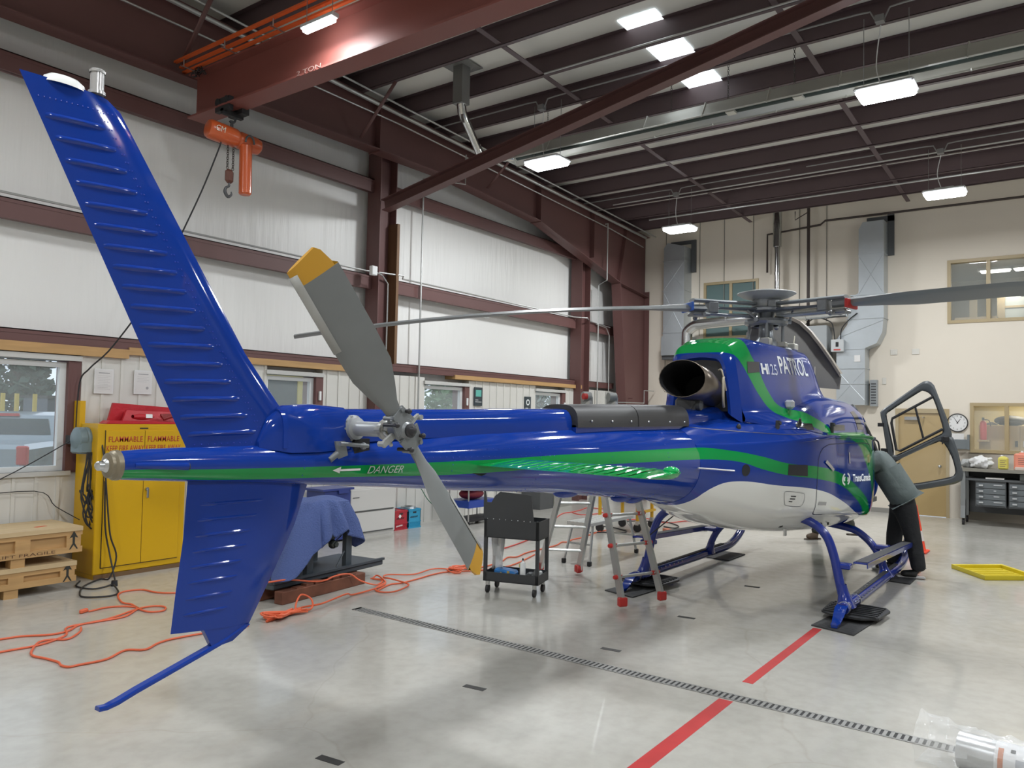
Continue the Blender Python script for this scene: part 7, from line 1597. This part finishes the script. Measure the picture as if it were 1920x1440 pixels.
# ================================================================== OUTSIDE THE WINDOWS
s = MB(); s.bb((-15, 9.8, -.15), (60, 60, -.05)); struct(s.build('yard_ground', M('asphalt', (.16, .16, .155), .8)))
random.seed(11)
sil = M('truck_silver', (.30, .36, .40), .25, .4, coat=.6); dg_ = M('truck_glass', (.03, .05, .06), .08)
tf = F((4.57, 13.86), (.79, -.61)); t = thing('pickup_truck', 'silver pickup truck parked outside the big window', 'truck', tf(0, 2.5, 0))
s = MB(); fbox(s, tf, (-1.0, 0, .55), (1.0, 2.0, 1.32), bev=.08); fbox(s, tf, (-1.0, 1.9, .5), (1.0, 5.2, 1.30), bev=.1); s.build('bed', sil, t)
s = MB(); P = [(1.95, 1.30), (2.15, 1.76), (2.5, 1.82), (3.6, 1.82), (4.2, 1.34)]
rows = [[tf(x*(.97 if z < 1.5 else .84), y, z) for y, z in P] for x in (-1, 1)]; s.grid(rows, False)
for x in (-1, 1): s.add([tf(x*(.97 if z < 1.5 else .84), y, z) for y, z in P], [tuple(range(5))])
cb = s.build('cab', sil, t)
s = MB(); s.add([tf(-.80, 2.0, 1.42), tf(.80, 2.0, 1.42), tf(.72, 2.115, 1.70), tf(-.72, 2.115, 1.70)], [(0, 1, 2, 3)]); 
for x in (-1, 1): s.add([tf(x*.955, 2.25, 1.42), tf(x*.955, 3.9, 1.42), tf(x*.86, 3.5, 1.82), tf(x*.86, 2.4, 1.82)], [(0, 1, 2, 3)])
for i, v in enumerate(s.v): 
    p = Vector(v)-tf.y*.012; s.v[i] = tuple(p)
s.build('rear_window', dg_, cb)
s = MB(); fbox(s, tf, (-.1, 2.10, 1.74), (.25, 2.15, 1.79)); s.build('brake_lamp', red_p, cb)
s = MB(); fbox(s, tf, (-.9, 0.01, .6), (.9, -.01, 1.25)); s.build('tailgate', sil, t)
for x in (-.92, .92):
    s = MB(); fbox(s, tf, (x-.08, -.02, 1.0), (x+.08, .1, 1.30), bev=.02); s.build('tail_lamp', red_p, t)
    for y in (.9, 4.2): q = MB(); q.cyl(tf(x-.1, y, .35), tf(x+.1, y, .35), .38, n=20); q.build('wheel', dark, t)
for x, w in ((7.35, 'first'), (7.75, 'second'), (8.05, 'third'), (8.45, 'fourth'), (9.05, 'fifth')):
    s = MB(); s.cyl((x, 20.6, -.05), (x, 20.6, 2.22), .05, n=10); tag(s.build('loader_post', M('post_yellow', (.60, .45, .08), .5)), 'yellow steel post in the yard beyond the truck, %s from the left' % w, 'post', 'yellow posts in the yard')
s = MB(); s.bb((5.0, 20.0, -.05), (14, 20.4, 1.35)); tag(s.build('yard_material', M('yard_tan', (.4, .32, .16), .8, noise=(3, .5))), 'long low heap of tan timber behind the truck', 'timber')
t = thing('loader', 'dark machine cab standing in the yard beyond the truck', 'machine', (10.0, 23, 0)); s = MB(); s.bb((9.55, 22.5, -.05), (10.3, 24, 2.15)); s.build('cab', M('machine_blue', (.04, .06, .09), .4), t); s = MB(); s.bb((9.5, 22.4, 2.15), (10.35, 24.1, 2.22)); s.build('cab_roof', dark, t)
t = thing('yellow_digger', 'yellow digger cab outside the second window', 'machine', (11.6, 15.3, 0)); s = MB()
for x in (10.85, 11.9): s.bb((x, 15, .9), (x+.14, 15.1, 2.75)); s.bb((x, 16.2, .9), (x+.14, 16.3, 2.75))
s.bb((10.8, 14.95, 2.7), (12.1, 16.35, 2.85)); s.bb((10.7, 14.8, -.05), (13.2, 16.5, 1.75)); s.build('cab_frame', M('digger_yellow', (.62, .50, .14), .4), t)
s = MB(); s.bb((10.99, 15.03, 1.75), (11.9, 15.05, 2.7)); s.build('cab_glass', dg_, t)
grn = [M('leaf_conifer', (.045, .085, .06), .8), M('leaf_hedge', (.12, .22, .10), .8), M('leaf_grey', (.20, .24, .21), .8)]
brk = M('bark', (.12, .10, .09), .9)
def leafy(name, c, R, H, z0, n, mat, lab, cone=False, sz=.12):
    t = thing(name, lab, 'tree', (c[0], c[1], -.05), 'trees and hedges outside'); s = MB(); s.tube([(c[0], c[1], -.05), (c[0]+.1, c[1], z0+H*.4), (c[0], c[1], z0+H*.9)], [.2, .12, .03], 8)
    for k in range(10): a = k*2.4; z = z0+H*(.1+.07*k); s.tube([(c[0], c[1], z), (c[0]+R*.6*math.cos(a)*(1-k/14), c[1]+R*.6*math.sin(a)*(1-k/14), z+H*.08)], [.05, .012], 5)
    s.build('trunk', brk, t)
    vs, fs = [], []
    for k in range(n):
        u = random.random(); a = random.random()*2*PI
        if cone: zz = z0+H*u; r = R*(1-u)*(.5+.5*random.random())+.1
        else: zz = z0+H*u; r = R*math.sqrt(max(0, 1-(2*u-1)**2))*(.6+.4*random.random())
        p = Vector((c[0]+r*math.cos(a), c[1]+r*math.sin(a), zz)); d1 = Vector((random.uniform(-1, 1), random.uniform(-1, 1), random.uniform(-.6, .6)))*sz; d2 = Vector((random.uniform(-1, 1), random.uniform(-1, 1), random.uniform(-1, 1)))*sz
        m_ = len(vs); vs += [p-d1, p+d2, p+d1, p-d2]; fs.append((m_, m_+1, m_+2, m_+3))
    me = bpy.data.meshes.new('foliage'); me.from_pydata(vs, [], fs); me.materials.append(mat); o = bpy.data.objects.new('foliage', me); C.objects.link(o); put(o, t); return t
leafy('conifer_tree', (11.6, 30), 1.7, 8, -.3, 2600, grn[0], 'tall dark conifer behind the parked truck', True, .22)
leafy('conifer_tree', (15.6, 31), 2.0, 7, -.3, 1500, grn[0], 'second dark conifer at the right edge of the big window', True, .24)
leafy('bare_tree', (8.0, 27), 2.2, 6.5, .5, 700, grn[2], 'thin bare tree left of the tall conifer', False, .12)
for i, (x, y, R, H, m_, w) in enumerate(((14.0, 19.5, 1.9, 3.6, 2, 'second'), (16.3, 15.6, 1.9, 3.4, 1, 'third'), (20.2, 16.2, 1.9, 3.4, 1, 'third, towards the right'), (24.2, 16.5, 2.0, 4.2, 2, 'last'), (28.6, 17.5, 2.2, 4.5, 2, 'last, towards the right'))):
    leafy('hedge_shrub', (x, y), R, H, -.1, 2600, grn[m_], 'leafy shrub outside the %s window' % w, False, .11)
